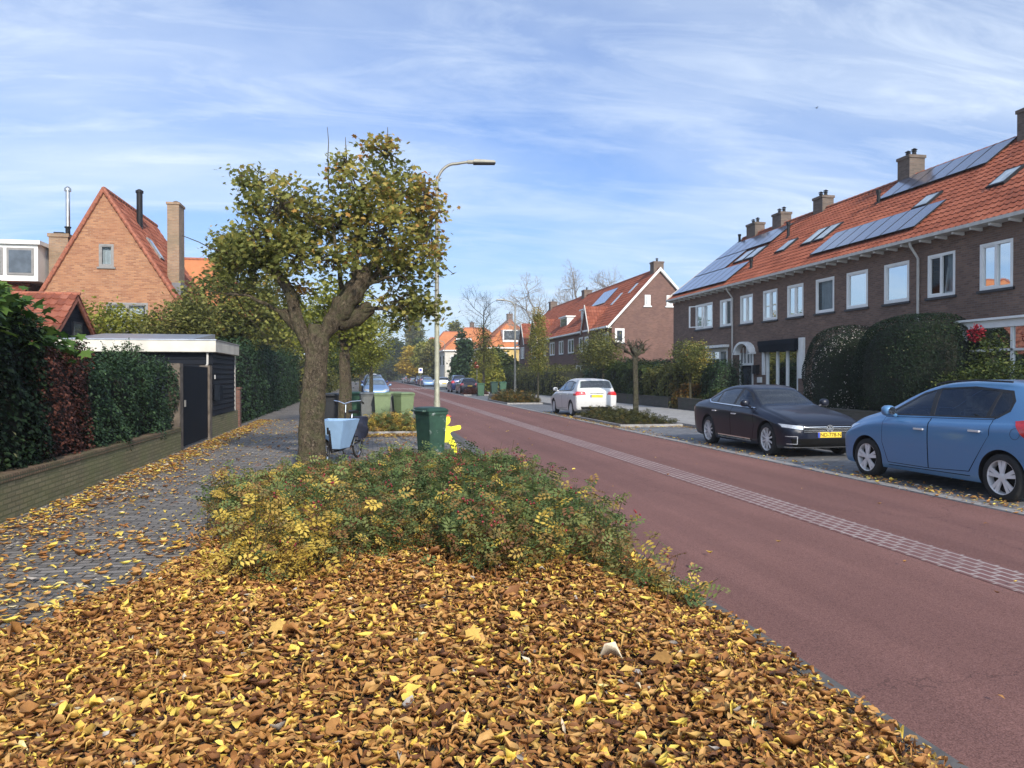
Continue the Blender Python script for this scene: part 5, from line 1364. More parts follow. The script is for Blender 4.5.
low_bed('low_shrubbery', 'low brown and green shrubs round the second street lamp', 8.1, 10.0, 44.2, 51.4, .85, 'lf_hedge_orange', 5200, .16, 103, tone=(.35, .22))
low_bed('low_shrubbery', 'reddish low shrubs beside the far wheelie bins', 8.1, 10.0, 64.6, 67.4, .8, 'lf_redbrown', 1200, .2, 104)
low_bed('low_shrubbery', 'low yellow-green planting in front of the row of wheelie bins', -.15, 1.5, 22.0, 24.5, .62, 'lf_rose', 3600, .14, 105, z0=.06, tone=(.62, .2))
low_bed('garden_planting', 'mixed low garden planting along the facade of the brick row', 14.6, 17.0, 22.6, 36.5, .8, 'lf_green', 5200, .18, 106, z0=.1, tone=(.5, .3))

# fallen leaves -----------------------------------------------------------------------------------
def leaf_layer(pts, seed, size=.075, lift=.0, up=.55, tshift=0.0, tmpls=(T_LEAF, T_LEAF2, T_LEAF3)):
    rng = np.random.default_rng(seed); out = []
    if len(tmpls) == 3: tmpls = (*tmpls, T_LEAF4, T_LEAF5, T_TORN)
    which = rng.integers(0, len(tmpls), len(pts))
    for k, tm in enumerate(tmpls):
        P = pts[which == k]
        T = np.clip(rng.beta(1.75, 1.45, len(P))*.88 + tshift + (rng.random(len(P)) < .05)*.22, .01, .999)
        h_ = len(P)//2
        for sl, u_ in ((slice(0, h_), up), (slice(h_, None), min(.92, up+.38))):
            q = P[sl]; out.append((*leaf_arrays(tm, q, size*rng.lognormal(-.08, .36, len(q)), T[sl], u_, rng, aspect=rng.uniform(.5, 1.15, len(q))), 0))
    return out
rng = np.random.default_rng(77)
def dens_pts(n, x0, x1, y0, y1, dens):
    x = rng.uniform(x0, x1, n); y = rng.uniform(y0, y1, n)
    k = rng.random(n) < dens(x, y); return x[k], y[k]
def d_bed(x, y):
    near = np.clip((2.47-.05*np.sin(y*9)-.03*np.sin(y*23)-x)/.22, 0, 1)
    w = -1.75 + .25*vnoise(x*2, y*2) - np.clip(6.4-y, 0, 3)*.55
    left = np.clip((x-w)/.35, .0, 1)
    inside = np.clip((8.2-y)/1.5, .12, 1)
    return near*left*inside
x, y = dens_pts(215000, -4.2, 2.4, 1.2, 12.5, d_bed)
lvl = rng.random(len(x))
z = mound(x, y) + .012 + lvl*.05
o_parts = leaf_layer(np.stack([x, y, z], -1), 1, .050, up=.58)
V, L, LT, TN, MI = join_arrays(o_parts)
o = mesh_np('fallen_leaves', V, L, LT, M['lf_fallen'], None, TN)
tag(o, 'thick carpet of brown, orange and yellow fallen leaves in the foreground bed', 'leaves', kind='stuff')
def d_walk(x, y):
    strip = np.exp(-((x+3.75)/.33)**2)*1.3 + np.exp(-((x+3.3)/.6)**2)*.3*np.clip((20-y)/8, 0, 1)
    toward = np.clip((-.6+ -.2*vnoise(x, y)-x)/-2.0, 0, 1)*0
    base = .09 + .55*np.clip((10-y)/4, 0, 1) + .55*np.clip((6.3-y)/2.0, 0, 1)*np.clip((x+3.6)/1.6, .12, 1)*np.clip(.6+vnoise(x*1.5, y*1.5), 0, 1) + .25*np.exp(-((x+1.8)/.3)**2)*np.clip((13-y)/3, 0, 1)
    return np.clip(strip*(.55+.45*vnoise(x*3, y*2)) + base*(.5+.6*vnoise(x*2+3, y*2)), 0, 1)*(x > -4.0)*(x < 2.2)
x, y = dens_pts(80000, -4.03, 2.15, 1.2, 30, d_walk)
kk = ~((y < 12.5) & (x > -1.2)); x, y = x[kk], y[kk]
V, L, LT, TN, MI = join_arrays(leaf_layer(np.stack([x, y, .012+rng.random(len(x))*.015], -1), 2, .07, up=.88, tshift=.15, tmpls=(T_LEAF2, T_LEAF)))
o = mesh_np('scattered_leaves', V, L, LT, M['lf_fallen'], None, TN); tag(o, 'yellow leaves strewn over the left sidewalk and along the low wall', 'leaves', kind='stuff')
def d_r(x, y):
    return np.clip(np.exp(-((x-7.9)/.22)**2)*(.35+.75*np.clip((12.5-y)/2, 0, 1)) + .9*np.exp(-((y-23.3)/.3)**2)*(x < 10.3) + .8*np.exp(-((x-7.85)/.15)**2)*((y > 23) & (y < 31)) + .5*np.exp(-((x-9.9)/.2)**2)*((y > 18) & (y < 24)) + .012, 0, 1)
x, y = dens_pts(15000, 7.5, 10.4, 6, 34, d_r)
x2, y2 = dens_pts(2600, 2.5, 7.6, 2, 40, lambda x, y: .03+.5*np.exp(-((x-2.5)/.1)**2)*(y < 30))
x3, y3 = dens_pts(1500, -.3, 1.7, 20.9, 22.1, lambda x, y: .8)
x = np.concatenate([x, x2, x3]); y = np.concatenate([y, y2, y3])
V, L, LT, TN, MI = join_arrays(leaf_layer(np.stack([x, y, .02+rng.random(len(x))*.015], -1), 3, .062, up=.88, tshift=.12, tmpls=(T_LEAF2, T_LEAF)))
o = mesh_np('scattered_leaves', V, L, LT, M['lf_fallen'], None, TN); tag(o, 'yellow and brown leaves lying in the gutter under the parked cars and across the road', 'leaves', kind='stuff')
# a few large pale plane leaves on the pile
bp = np.array([(.55, 4.1), (1.45, 3.65), (-.5, 4.4)])
bz = mound(bp[:, 0], bp[:, 1])+.09
lv = leaf_arrays(T_MAPLE, np.column_stack([bp, bz]), .11, np.array([.74, .66, .72]), .3, np.random.default_rng(5))
o = mesh_np('large_leaves', lv[0], lv[1], lv[2], M['lf_fallen'], None, lv[3]); tag(o, 'large pale lobed leaves lying on top of the leaf carpet', 'leaves', kind='stuff')

hedge('far_hedge', 'dense green growth closing the far end of the road', -30, 40, 285, 292, 0, lambda y: 7+0*y, 'lf_green', 16000, .8, .6, 97, bulge=.8)
# ================================================================== CARS
def hermite(xs, ys, x):
    xs = np.array(xs, float); ys = np.array(ys, float)
    h = np.diff(xs); dl = np.diff(ys)/h; m = np.zeros(len(xs)); m[0] = dl[0]; m[-1] = dl[-1]
    for i in range(1, len(xs)-1):
        if dl[i-1]*dl[i] > 0:
            w1 = 2*h[i]+h[i-1]; w2 = h[i]+2*h[i-1]; m[i] = (w1+w2)/(w1/dl[i-1]+w2/dl[i])
    k = np.clip(np.searchsorted(xs, x)-1, 0, len(h)-1); t = (x-xs[k])/h[k]
    return ((2*t**3-3*t**2+1)*ys[k] + (t**3-2*t**2+t)*h[k]*m[k] + (-2*t**3+3*t**2)*ys[k+1] + (t**3-t**2)*h[k]*m[k+1])

def car_shell(st):
    st = sorted(st); xs = [s[0] for s in st]
    X = np.linspace(xs[0], xs[-1], 90)
    X = np.unique(np.concatenate([X, xs[0]+np.array([0,.008,.02,.04,.07,.1]), xs[-1]-np.array([0,.008,.02,.04,.07,.1])]))
    pr = [hermite(xs, [s[i] for s in st], X) for i in range(1, 7)]
    rings = []
    for zb, zs, zt, wb, ws, wr in zip(*pr):
        h = zs-zb; g = zt-zs; e = min(.075, .45*g)
        c = [(0,zb), (.5*wb,zb), (wb-.06,zb), (wb-.005,zb+.035), (ws-.022,zb+.13*h+.02), (ws-.008,zb+.42*h), (ws,zb+.66*h), (ws-.006,zs-.12*h), (ws-.028,zs-.035), (ws-.062,zs+.004*g)]
        a = np.array(c[-1]); b = np.array((wr, zt-e))
        if g > .2: c += [tuple(a+(b-a)*.3+np.array([.012,0])), tuple(a+(b-a)*.65+np.array([.018,0]))]
        else: c += [tuple(a+(b-a)*.33+np.array([0,.2*e])), tuple(a+(b-a)*.66+np.array([0,.2*e]))]
        c += [tuple(b), (wr-.05, zt-e*.45), (wr-.13, zt-e*.2), (.45*wr, zt-.03*e), (0, zt)]
        P = np.array(c); out = []
        for i in range(len(P)-1):
            p0, p1, p2, p3 = P[max(i-1,0)], P[i], P[i+1], P[min(i+2,len(P)-1)]
            for t in (0, .34, .67):
                out.append(.5*((2*p1)+(-p0+p2)*t+(2*p0-5*p1+4*p2-p3)*t*t+(-p0+3*p1-3*p2+p3)*t**3))
        out.append(P[-1]); rings.append(out)
    V = []; n = len(rings[0]); full = 2*n-2
    for x, r in zip(X, rings):
        for (y, z) in r: V.append((x, y, z))
        for (y, z) in r[-2:0:-1]: V.append((x, -y, z))
    F = []
    for i in range(len(X)-1):
        for k in range(full):
            k2 = (k+1) % full; F.append((i*full+k, i*full+k2, (i+1)*full+k2, (i+1)*full+k))
    F.append(tuple(range(full))[::-1]); F.append(tuple((len(X)-1)*full+k for k in range(full)))
    bm = bmesh.new(); vs = [bm.verts.new(v) for v in V]
    for f in F: bm.faces.new([vs[i] for i in f])
    bmesh.ops.recalc_face_normals(bm, faces=bm.faces)
    return bm

def poly_planes(poly, ax):
    """Cutting planes for a convex polygon; ax: which coordinates it lives in ('xz','yz','xy')."""
    c = np.mean(poly, axis=0); out = []
    for i in range(len(poly)):
        p, q = np.array(poly[i], float), np.array(poly[(i+1) % len(poly)], float)
        d = q-p; n = np.array((d[1], -d[0])); n /= np.linalg.norm(n)+1e-9
        if np.dot(c-p, n) > 0: n = -n
        if ax == 'xz': out.append(((p[0], 0, p[1]), (n[0], 0, n[1])))
        elif ax == 'yz': out.append(((0, p[0], p[1]), (0, n[0], n[1])))
        else: out.append(((p[0], p[1], 0), (n[0], n[1], 0)))
    return out

def patch_bm(src, planes, off):
    bm = src.copy()
    for co, no in planes:
        bmesh.ops.bisect_plane(bm, geom=bm.verts[:]+bm.edges[:]+bm.faces[:], plane_co=co, plane_no=no, clear_outer=True, dist=1e-5)
        if not bm.faces: break
    bm.normal_update()
    for v in bm.verts: v.co += v.normal*off
    return bm

def bm_obj(name, bms, mat, parent, smooth=True):
    me = bpy.data.meshes.new(name); bm = bmesh.new()
    for b in bms:
        tmp = bpy.data.meshes.new('t'); b.to_mesh(tmp); bm.from_mesh(tmp); bpy.data.meshes.remove(tmp); b.free()
    bm.to_mesh(me); bm.free(); me.materials.append(mat)
    me.polygons.foreach_set('use_smooth', [smooth]*len(me.polygons))
    o = bpy.data.objects.new(name, me); COL.objects.link(o); o.parent = parent
    return o

def wheel(par, x, y, r, side, style, detail=True, wname='wheel'):
    """side = +1: outer face towards +y."""
    w = .2; wt = thing(wname, None, None, (x, y, r)); wt.parent = par
    mb = MB()
    rr = r*.72
    prof = [(rr, -w/2), (r*.9, -w/2), (r*.98, -w*.42), (r, -w*.3), (r, w*.3), (r*.98, w*.42), (r*.9, w/2), (rr, w/2)]
    mb.lathe(prof, 36, axis='y', closed=True); mb.build('tyre', M['rubber'], wt, smooth=True, sharp=R(50))
    mb = MB(); s = side
    mb.lathe([(rr+.004, s*w*.48), (rr*.96, s*w*.47), (rr*.93, s*w*.3), (rr*.9, -s*w*.2)], 36, axis='y', caps=False)
    mb.lathe([(.001, -s*w*.15), (rr*.92, -s*w*.15)], 24, axis='y', mi=0) if not detail else None
    rim = None
    if detail:
        n = {'pair': 5, 'five': 5, 'multi': 10, 'flat': 9}[style]
        def bar(a0, r0, r1, h0, h1, yo):
            ca, sa = math.cos(a0), math.sin(a0)
            def q(rad, hw, yy): return (ca*rad - sa*hw, yy, sa*rad + ca*hw)
            v = [q(r0, -h0, yo-.02*s), q(r0, h0, yo-.02*s), q(r1, h1, yo-.025*s), q(r1, -h1, yo-.025*s), q(r0, -h0, yo+.006*s), q(r0, h0, yo+.006*s), q(r1, h1, yo+.0*s), q(r1, -h1, yo+.0*s)]
            mb.hexa(v)
        for k in range(n):
            a = 2*math.pi*k/n + .3
            if style in ('pair', 'five'):
                for da in (-.17, .17): bar(a+da, .045, rr*.95, .016, .027, s*w*.42)
            else: bar(a, .04, rr*.95, .012, .017, s*w*.42)
        mb.lathe([(.001, s*w*.45), (.04, s*w*.45), (.06, s*w*.42), (.06, s*w*.3)], 16, axis='y')
    else:
        mb.lathe([(.001, s*w*.4), (rr*.9, s*w*.36)], 16, axis='y')
    rim = mb.build('rim', M['alloy'], wt, smooth=True, sharp=R(30))
    MB().lathe([(.001, s*w*.05), (rr*.9, s*w*.05)], 20, axis='y').build('brake_disc', M['dark_metal'], wt)
    return wt

def text_mesh(name, s, size, mat, parent, loc, rot, depth=.001):
    cu = bpy.data.curves.new('txt', 'FONT'); cu.body = s; cu.size = size; cu.extrude = depth; cu.align_x = 'CENTER'; cu.align_y = 'CENTER'
    to = bpy.data.objects.new('txt', cu); COL.objects.link(to)
    me = bpy.data.meshes.new_from_object(to.evaluated_get(bpy.context.evaluated_depsgraph_get()))
    bpy.data.objects.remove(to); me.materials.clear(); me.materials.append(mat); me.name = name
    o = bpy.data.objects.new(name, me); COL.objects.link(o); o.parent = parent; o.location = loc; o.rotation_euler = rot
    return o

M['cabin'] = plain('dark_cabin_trim', (.05,.05,.052), .8)
M['seat_cloth'] = plain('grey_seat_cloth', (.11,.11,.12), .95, var=.25, nscale=12)
M['car_pane'] = pane_mat('tinted_car_pane', (.55,.62,.60), 1.75)
M['car_pane_clear'] = pane_mat('windscreen_pane', (.72,.78,.78), 2.1)
for k_ in ('car_pane', 'car_pane_clear'): M[k_].node_tree.nodes['Glossy BSDF'].inputs['Color'].default_value = (.95,.97,1,1)
def car_interior(t, xw):
    for (x, y) in ((-.1, .37), (-.1, -.37)):
        q = MB().hexa([(x-.12,y-.22,.78), (x+.04,y-.22,.78), (x+.04,y+.22,.78), (x-.12,y+.22,.78), (x-.30,y-.19,1.16), (x-.20,y-.19,1.17), (x-.20,y+.19,1.17), (x-.30,y+.19,1.16)]); s = q.build('seat', M['seat_cloth'], t, bevel=.04)
        MB().box(x-.34,x-.24,y-.12,y+.12,1.20,1.36).tube([(x-.28,y-.05,1.15), (x-.29,y-.05,1.24)], .008, 6).tube([(x-.28,y+.05,1.15), (x-.29,y+.05,1.24)], .008, 6).build('headrest', M['seat_cloth'], s, bevel=.03)
    b = MB().hexa([(-1.15,-.6,.78), (-.98,-.6,.78), (-.98,.6,.78), (-1.15,.6,.78), (-1.32,-.52,1.12), (-1.22,-.52,1.13), (-1.22,.52,1.13), (-1.32,.52,1.12)]).build('rear_seat', M['seat_cloth'], t, bevel=.04)
    for y in (-.35, .35): MB().box(-1.33,-1.24,y-.11,y+.11,1.14,1.26).build('headrest', M['seat_cloth'], b, bevel=.03)
    MB().prism([(xw-.30,.79), (xw-.02,.79), (xw-.05,.93), (xw-.25,.98), (xw-.34,.93)], 'y', -.68, .68).build('dashboard', M['cabin'], t, bevel=.01)
    q = MB(); n = 20
    c = np.array((xw-.46, .37, 1.0)); e1 = np.array((0,1.,0)); e2 = np.array((.45,0,.89))
    q.tube([tuple(c+.18*(math.cos(2*math.pi*k/n)*e1+math.sin(2*math.pi*k/n)*e2)) for k in range(n+1)], .014, 6, caps=False).tube([tuple(c-.18*e1), tuple(c+.18*e1)], .018, 6).tube([tuple(c), tuple(c+np.array((.16,0,-.1)))], .03, 6)
    q.build('steering_wheel', M['cabin'], t, smooth=True)
def car(label, name, st, paint, loc, rz, fx, rx, r, dlo, glass, ws_poly, rw_poly, tread, group=None, side_lights=None, head=None, tail=None, rim='pair', detail=2, plate_f=None, plate_r=None, seams=(), doors=(), handles=(), mirror=None, chrome_line=False, extra=None, label_cat='car'):
    t = thing(name, label, label_cat, loc, rz, group)
    src = car_shell(st)
    # body with wheel arches cut out
    base = src.copy(); glazed = detail > 1
    if glazed:
        for poly, ax_ in [(p, 'xz') for p in dlo] + [(ws_poly, 'xy'), (rw_poly, 'xy')]:
            for co, no in poly_planes(poly, ax_):
                bmesh.ops.bisect_plane(base, geom=base.verts[:]+base.edges[:]+base.faces[:], plane_co=co, plane_no=no, dist=1e-5)
        for f in base.faces:
            c_ = f.calc_center_median()
            if c_.z > .8 and abs(c_.y) > .3 and f.normal.z < .75:
                for p in dlo:
                    if all((c_.x-co[0])*no[0]+(c_.z-co[2])*no[2] < 0 for co, no in poly_planes(p, 'xz')): f.material_index = 1
    me = bpy.data.meshes.new('body'); base.to_mesh(me); base.free(); me.materials.append(paint); me.materials.append(M['black_plastic']); me.materials.append(M['cabin'])
    body = bpy.data.objects.new('body', me); COL.objects.link(body)
    c = MB()
    for ax_ in (fx, rx):
        for sg in (1, -1): c.lathe([(r*1.16, sg*(tread-.24)), (r*1.16, sg*(tread+.4))], 40, (ax_, 0, r*1.0), axis='y')
    cut = c.build('cutter', M['black_plastic'])
    cut.data.materials.clear(); cut.data.materials.append(M['black_plastic'])
    md = body.modifiers.new('b', 'BOOLEAN'); md.object = cut; md.operation = 'DIFFERENCE'; md.solver = 'EXACT'
    try: md.material_mode = 'TRANSFER'
    except Exception: pass
    cuts = []
    if glazed:
        cab = src.copy(); cab.normal_update()
        for v in cab.verts: v.co -= v.normal*.05
        for co, no in (((0,0,.80), (0,0,-1)), ((ws_poly[0][0]+.02,0,0), (1,0,0)), ((rw_poly[2][0]-.0,0,0), (-1,0,0))):
            bmesh.ops.bisect_plane(cab, geom=cab.verts[:]+cab.edges[:]+cab.faces[:], plane_co=co, plane_no=no, clear_outer=True, dist=1e-5)
            be = [e for e in cab.edges if e.is_boundary]
            if be: bmesh.ops.holes_fill(cab, edges=be, sides=0)
        bmesh.ops.recalc_face_normals(cab, faces=cab.faces)
        cuts.append(cab)
        for g in glass:
            for sg in (1, -1):
                m_ = MB().prism(g, 'y', sg*.42, sg*1.1); b_ = bmesh.new(); vs_ = [b_.verts.new(v) for v in m_.v]
                for f in m_.f: b_.faces.new([vs_[i] for i in f])
                bmesh.ops.recalc_face_normals(b_, faces=b_.faces); cuts.append(b_)
        for poly, zl in ((ws_poly, .93), (rw_poly, .98)):
            cxx = np.mean([p[0] for p in poly]); q_ = [(cxx+(p[0]-cxx)*.93, p[1]*.94) for p in poly]
            m_ = MB().prism(q_, 'z', zl, 1.9); b_ = bmesh.new(); vs_ = [b_.verts.new(v) for v in m_.v]
            for f in m_.f: b_.faces.new([vs_[i] for i in f])
            bmesh.ops.recalc_face_normals(b_, faces=b_.faces); cuts.append(b_)
    cobs = []
    for b_ in cuts:
        mm = bpy.data.meshes.new('cut'); b_.to_mesh(mm); b_.free(); mm.materials.append(M['cabin']); oo = bpy.data.objects.new('cut', mm); COL.objects.link(oo); cobs.append(oo)
        m2 = body.modifiers.new('c', 'BOOLEAN'); m2.object = oo; m2.operation = 'DIFFERENCE'; m2.solver = 'EXACT'
        try: m2.material_mode = 'TRANSFER'
        except Exception: pass
    ev = body.evaluated_get(bpy.context.evaluated_depsgraph_get())
    nm = bpy.data.meshes.new_from_object(ev); body.modifiers.clear(); body.data = nm; nm.name = 'body'
    bpy.data.objects.remove(cut)
    for oo in cobs: bpy.data.objects.remove(oo)
    nm.polygons.foreach_set('use_smooth', [True]*len(nm.polygons))
    try: nm.set_sharp_from_angle(angle=R(32))
    except Exception: pass
    body.parent = t
    top = [((0,0,.75), (0,0,-1))]
    sides = (1, -1)
    for sg in sides:
        sp = [((0, sg*.3, 0), (0, -sg, 0))]
        if not glazed: bm_obj('window_surround', [patch_bm(src, poly_planes(p, 'xz')+sp+top, .0035) for p in dlo], M['black_plastic'], t)
        for g in glass: bm_obj('side_window', [patch_bm(src, poly_planes(g, 'xz')+sp+top, .0065 if not glazed else -.004)], M['glass_car'] if not glazed else M['car_pane'], t)
        if detail > 1:
            for (dp, h) in zip(doors, handles):
                cx, cz = np.mean(dp, axis=0)
                big = [(x+(.009 if x > cx else -.009), z+(.009 if z > cz else -.009)) for x, z in dp]
                bm_obj('door_gap', [patch_bm(src, poly_planes(big, 'xz')+sp, .001)], M['ink'], t)
                d = bm_obj('door', [patch_bm(src, poly_planes(dp, 'xz')+sp, .0025)], paint, t)
                hx, hz = h
                wy = max(v.co.y for v in src.verts if abs(v.co.x-hx) < .06 and abs(v.co.z-hz) < .12)
                q = MB().box(hx-.095, hx+.095, sg*(wy+.012), sg*(wy+.034), hz-.014, hz+.014).box(hx-.09, hx-.06, sg*(wy-.03), sg*(wy+.014), hz-.01, hz+.01).box(hx+.06, hx+.09, sg*(wy-.03), sg*(wy+.014), hz-.01, hz+.01)
                q.build('handle', M['alloy'], d, bevel=.004)
            for sm in seams:
                bs = []
                for a, b in zip(sm[:-1], sm[1:]):
                    a, b = np.array(a, float), np.array(b, float); dd = (b-a)/np.linalg.norm(b-a); nn = np.array((-dd[1], dd[0]))*.005
                    bs.append(patch_bm(src, poly_planes([tuple(a+nn), tuple(b+nn), tuple(b-nn), tuple(a-nn)], 'xz')+sp, .0028))
                bm_obj('panel_seam', bs, M['ink'], t)
            if chrome_line:
                bs = []
                for a, b in zip(dlo[0][:3][:-1], dlo[0][:3][1:]):
                    a, b = np.array(a, float), np.array(b, float); dd = (b-a)/np.linalg.norm(b-a); nn = np.array((-dd[1], dd[0]))*.011
                    bs.append(patch_bm(src, poly_planes([tuple(a+nn), tuple(b+nn), tuple(b-nn), tuple(a-nn)], 'xz')+sp+top, .008))
                for a, b in chrome_line:
                    a, b = np.array(a, float), np.array(b, float); dd = (b-a)/np.linalg.norm(b-a); nn = np.array((-dd[1], dd[0]))*.014
                    bs.append(patch_bm(src, poly_planes([tuple(a+nn), tuple(b+nn), tuple(b-nn), tuple(a-nn)], 'xz')+sp, .009))
                bm_obj('chrome_trim', bs, M['chrome'], t)
        if head: bm_obj('headlight', [patch_bm(src, poly_planes([(sg*y, z) for y, z in head], 'yz')+[((fx+.12,0,0), (-1,0,0))], .004)], M['lens'], t)
        if tail: bm_obj('tail_light', [patch_bm(src, poly_planes([(sg*y, z) for y, z in tail[0]], 'yz')+[((tail[1],0,0), (1,0,0))], .005)], M['red_lens'], t)
        if side_lights: bm_obj('tail_light', [patch_bm(src, poly_planes(side_lights, 'xz')+sp, .006)], M['red_lens'], t)
        if mirror:
            mx, mz = mirror
            wy = max(v.co.y for v in src.verts if abs(v.co.x-mx) < .08 and abs(v.co.z-mz) < .08)
            q = MB()
            V = []
            for i in range(9):
                th = math.pi*i/8
                for j in range(14):
                    ph = 2*math.pi*j/14
                    X = math.cos(th); Y = math.sin(th)*math.cos(ph); Z = math.sin(th)*math.sin(ph)
                    def sgp(a, p): return math.copysign(abs(a)**p, a)
                    V.append((mx+sgp(Y,.8)*.09+.03, sg*(wy+.10+sgp(X,.8)*.10), mz+.08+sgp(Z,.75)*.085))
            q.add(V, [(i*14+j, i*14+(j+1) % 14, (i+1)*14+(j+1) % 14, (i+1)*14+j) for i in range(8) for j in range(14)])
            q.tube([(mx+.03, sg*(wy-.04), mz), (mx+.03, sg*(wy+.07), mz+.04)], .03, 8)
            mr = q.build('mirror', paint, t, smooth=True)
            MB().lathe([(.001, 0), (.065, 0)], 14, (mx-.062, sg*(wy+.10), mz+.08), axis='x').build('mirror_glass', M['chrome'], mr)
        for ax_ in (fx, rx): wheel(t, ax_, sg*(tread-.12), r, sg, rim, detail > 0)
    bm_obj('windscreen', [patch_bm(src, poly_planes(ws_poly, 'xy')+[((0,0,.85), (0,0,-1))], .005 if not glazed else .002)], M['glass_wind'] if not glazed else M['car_pane_clear'], t)
    bm_obj('rear_window', [patch_bm(src, poly_planes(rw_poly, 'xy')+[((0,0,.8), (0,0,-1))], .005 if not glazed else .002)], M['glass_car'] if not glazed else M['car_pane'], t)
    if glazed: car_interior(t, ws_poly[0][0])
    if plate_f:
        px_, pz = plate_f[:2]
        p = MB().box(px_, px_+.012, -.26, .26, pz-.055, pz+.055).build('number_plate', M['plate'], t, bevel=.003)
        MB().box(px_+.0125, px_+.0145, -.26, -.215, pz-.053, pz+.053).build('country_band', M['plate_blue'], p)
        text_mesh('plate_text', plate_f[2], .105, M['ink'], p, (px_+.0135, .022, pz-.003), (R(90), 0, R(90)))
    if plate_r:
        px_, pz = plate_r[:2]
        p = MB().box(px_-.012, px_, -.26, .26, pz-.055, pz+.055).build('number_plate', M['plate'], t, bevel=.003)
        MB().box(px_-.0145, px_-.0125, .215, .26, pz-.053, pz+.053).build('country_band', M['plate_blue'], p)
    if extra: extra(t, src)
    src.free()
    return t

SALOON = [(2.25,.28,.56,.66,.62,.66,.56), (2.19,.22,.61,.72,.76,.79,.68), (2.06,.19,.66,.78,.83,.87,.74), (1.8,.18,.73,.85,.86,.905,.77), (1.395,.18,.81,.925,.87,.915,.76), (1.0,.18,.87,.985,.87,.915,.73), (.86,.18,.885,1.02,.87,.915,.71), (.45,.18,.905,1.22,.87,.915,.62), (.08,.18,.915,1.395,.87,.915,.575),
          (-.3,.18,.925,1.452,.87,.915,.56), (-.8,.18,.935,1.44,.87,.915,.55), (-1.3,.18,.95,1.365,.87,.912,.55), (-1.7,.19,.965,1.23,.865,.905,.58), (-2.05,.21,.97,1.085,.85,.885,.66), (-2.28,.26,.95,1.05,.81,.85,.68), (-2.41,.32,.90,1.02,.74,.79,.64), (-2.45,.38,.82,.94,.66,.71,.58)]
HATCH = [(2.03,.30,.56,.66,.56,.60,.48), (1.98,.23,.64,.76,.71,.75,.62), (1.86,.2,.74,.87,.80,.84,.70), (1.6,.19,.84,.985,.83,.872,.72), (1.3,.19,.92,1.07,.838,.882,.71), (1.0,.19,.965,1.17,.84,.883,.68), (.6,.19,.985,1.37,.84,.883,.61), (.25,.19,.995,1.50,.84,.883,.575), (-.1,.19,1.005,1.57,.84,.883,.56),
         (-.6,.19,1.015,1.60,.84,.883,.555), (-1.1,.19,1.03,1.585,.838,.88,.55), (-1.5,.2,1.045,1.535,.83,.872,.55), (-1.72,.22,1.05,1.44,.82,.862,.56), (-1.86,.26,1.04,1.24,.79,.84,.63), (-1.93,.3,.96,1.10,.73,.80,.66), (-1.96,.36,.86,1.0,.66,.74,.62)]
HATCH2 = [(x if x > -1.5 else x, zb, zs, zt, wb, ws, wr) for (x, zb, zs, zt, wb, ws, wr) in HATCH]
def scaled(st, L=1, Wd=1, H=1): return [(x*L, zb, zs*H, zt*H, wb*Wd, ws*Wd, wr*Wd) for (x, zb, zs, zt, wb, ws, wr) in st]
P_BLACK = car_paint('blue_black_paint', (.004,.007,.018), 0, rough=.35, coat=.28, crough=.05)
P_BLUE = car_paint('sky_blue_paint', (.095,.235,.44), .25, rough=.35)
P_WHITE = car_paint('white_car_paint', (.60,.60,.59), 0, rough=.4, coat=.5)
P_DARK = car_paint('dark_grey_paint', (.02,.02,.03), .4)
P_SILVER = car_paint('silver_paint', (.42,.45,.46), .7)
P_NAVY = car_paint('navy_paint', (.02,.035,.12), .4)
P_LBLUE = car_paint('pale_blue_paint', (.18,.3,.5), .4)

def saloon_extra(t, src):
    F = lambda pts, off, mat, nm: bm_obj(nm, [patch_bm(src, poly_planes(p, 'yz')+[((1.6,0,0), (-1,0,0))], off) for p in pts], mat, t)
    F([[(-.56,.515), (.56,.515), (.58,.655), (-.58,.655)]], .003, M['ink'], 'grille')
    F([[(-.56, z), (.56, z), (.56, z+.012), (-.56, z+.012)] for z in (.53,.562,.594,.626)], .008, M['chrome'], 'grille_bars')
    F([[(-.74,.20), (.74,.20), (.80,.40), (-.80,.40)]], .002, M['ink'], 'lower_intake')
    F([[(-.84,.222), (.84,.222), (.84,.238), (-.84,.238)]], .008, M['chrome'], 'bumper_trim')
    for s in (1, -1):
        F([[(s*.68,.44), (s*.86,.44), (s*.86,.452), (s*.68,.452)], [(s*.68,.30), (s*.695,.30), (s*.695,.44), (s*.68,.44)], [(s*.68,.29), (s*.84,.29), (s*.84,.302), (s*.68,.302)]], .008, M['lens'], 'daytime_light')
    nx = 2.252; mb = MB()
    mb.lathe([(.062,0), (.075,0), (.075,.014), (.062,.014)], 28, (nx+.01,0,.60), axis='x', closed=True)
    def bar(a, b, w=.008):
        a = np.array(a); b = np.array(b); d = (b-a)/np.linalg.norm(b-a); n = np.array((-d[1], d[0]))*w
        q = [a+n, b+n, b-n, a-n]; mb.hexa([(nx+.008, p[0], p[1]) for p in q]+[(nx+.022, p[0], p[1]) for p in q])
    for s in (1, -1):
        bar((0,.607), (s*.028,.665)); bar((s*.055,.64), (s*.03,.545)); bar((s*.03,.545), (0,.595))
    mb.build('emblem', M['chrome'], t)
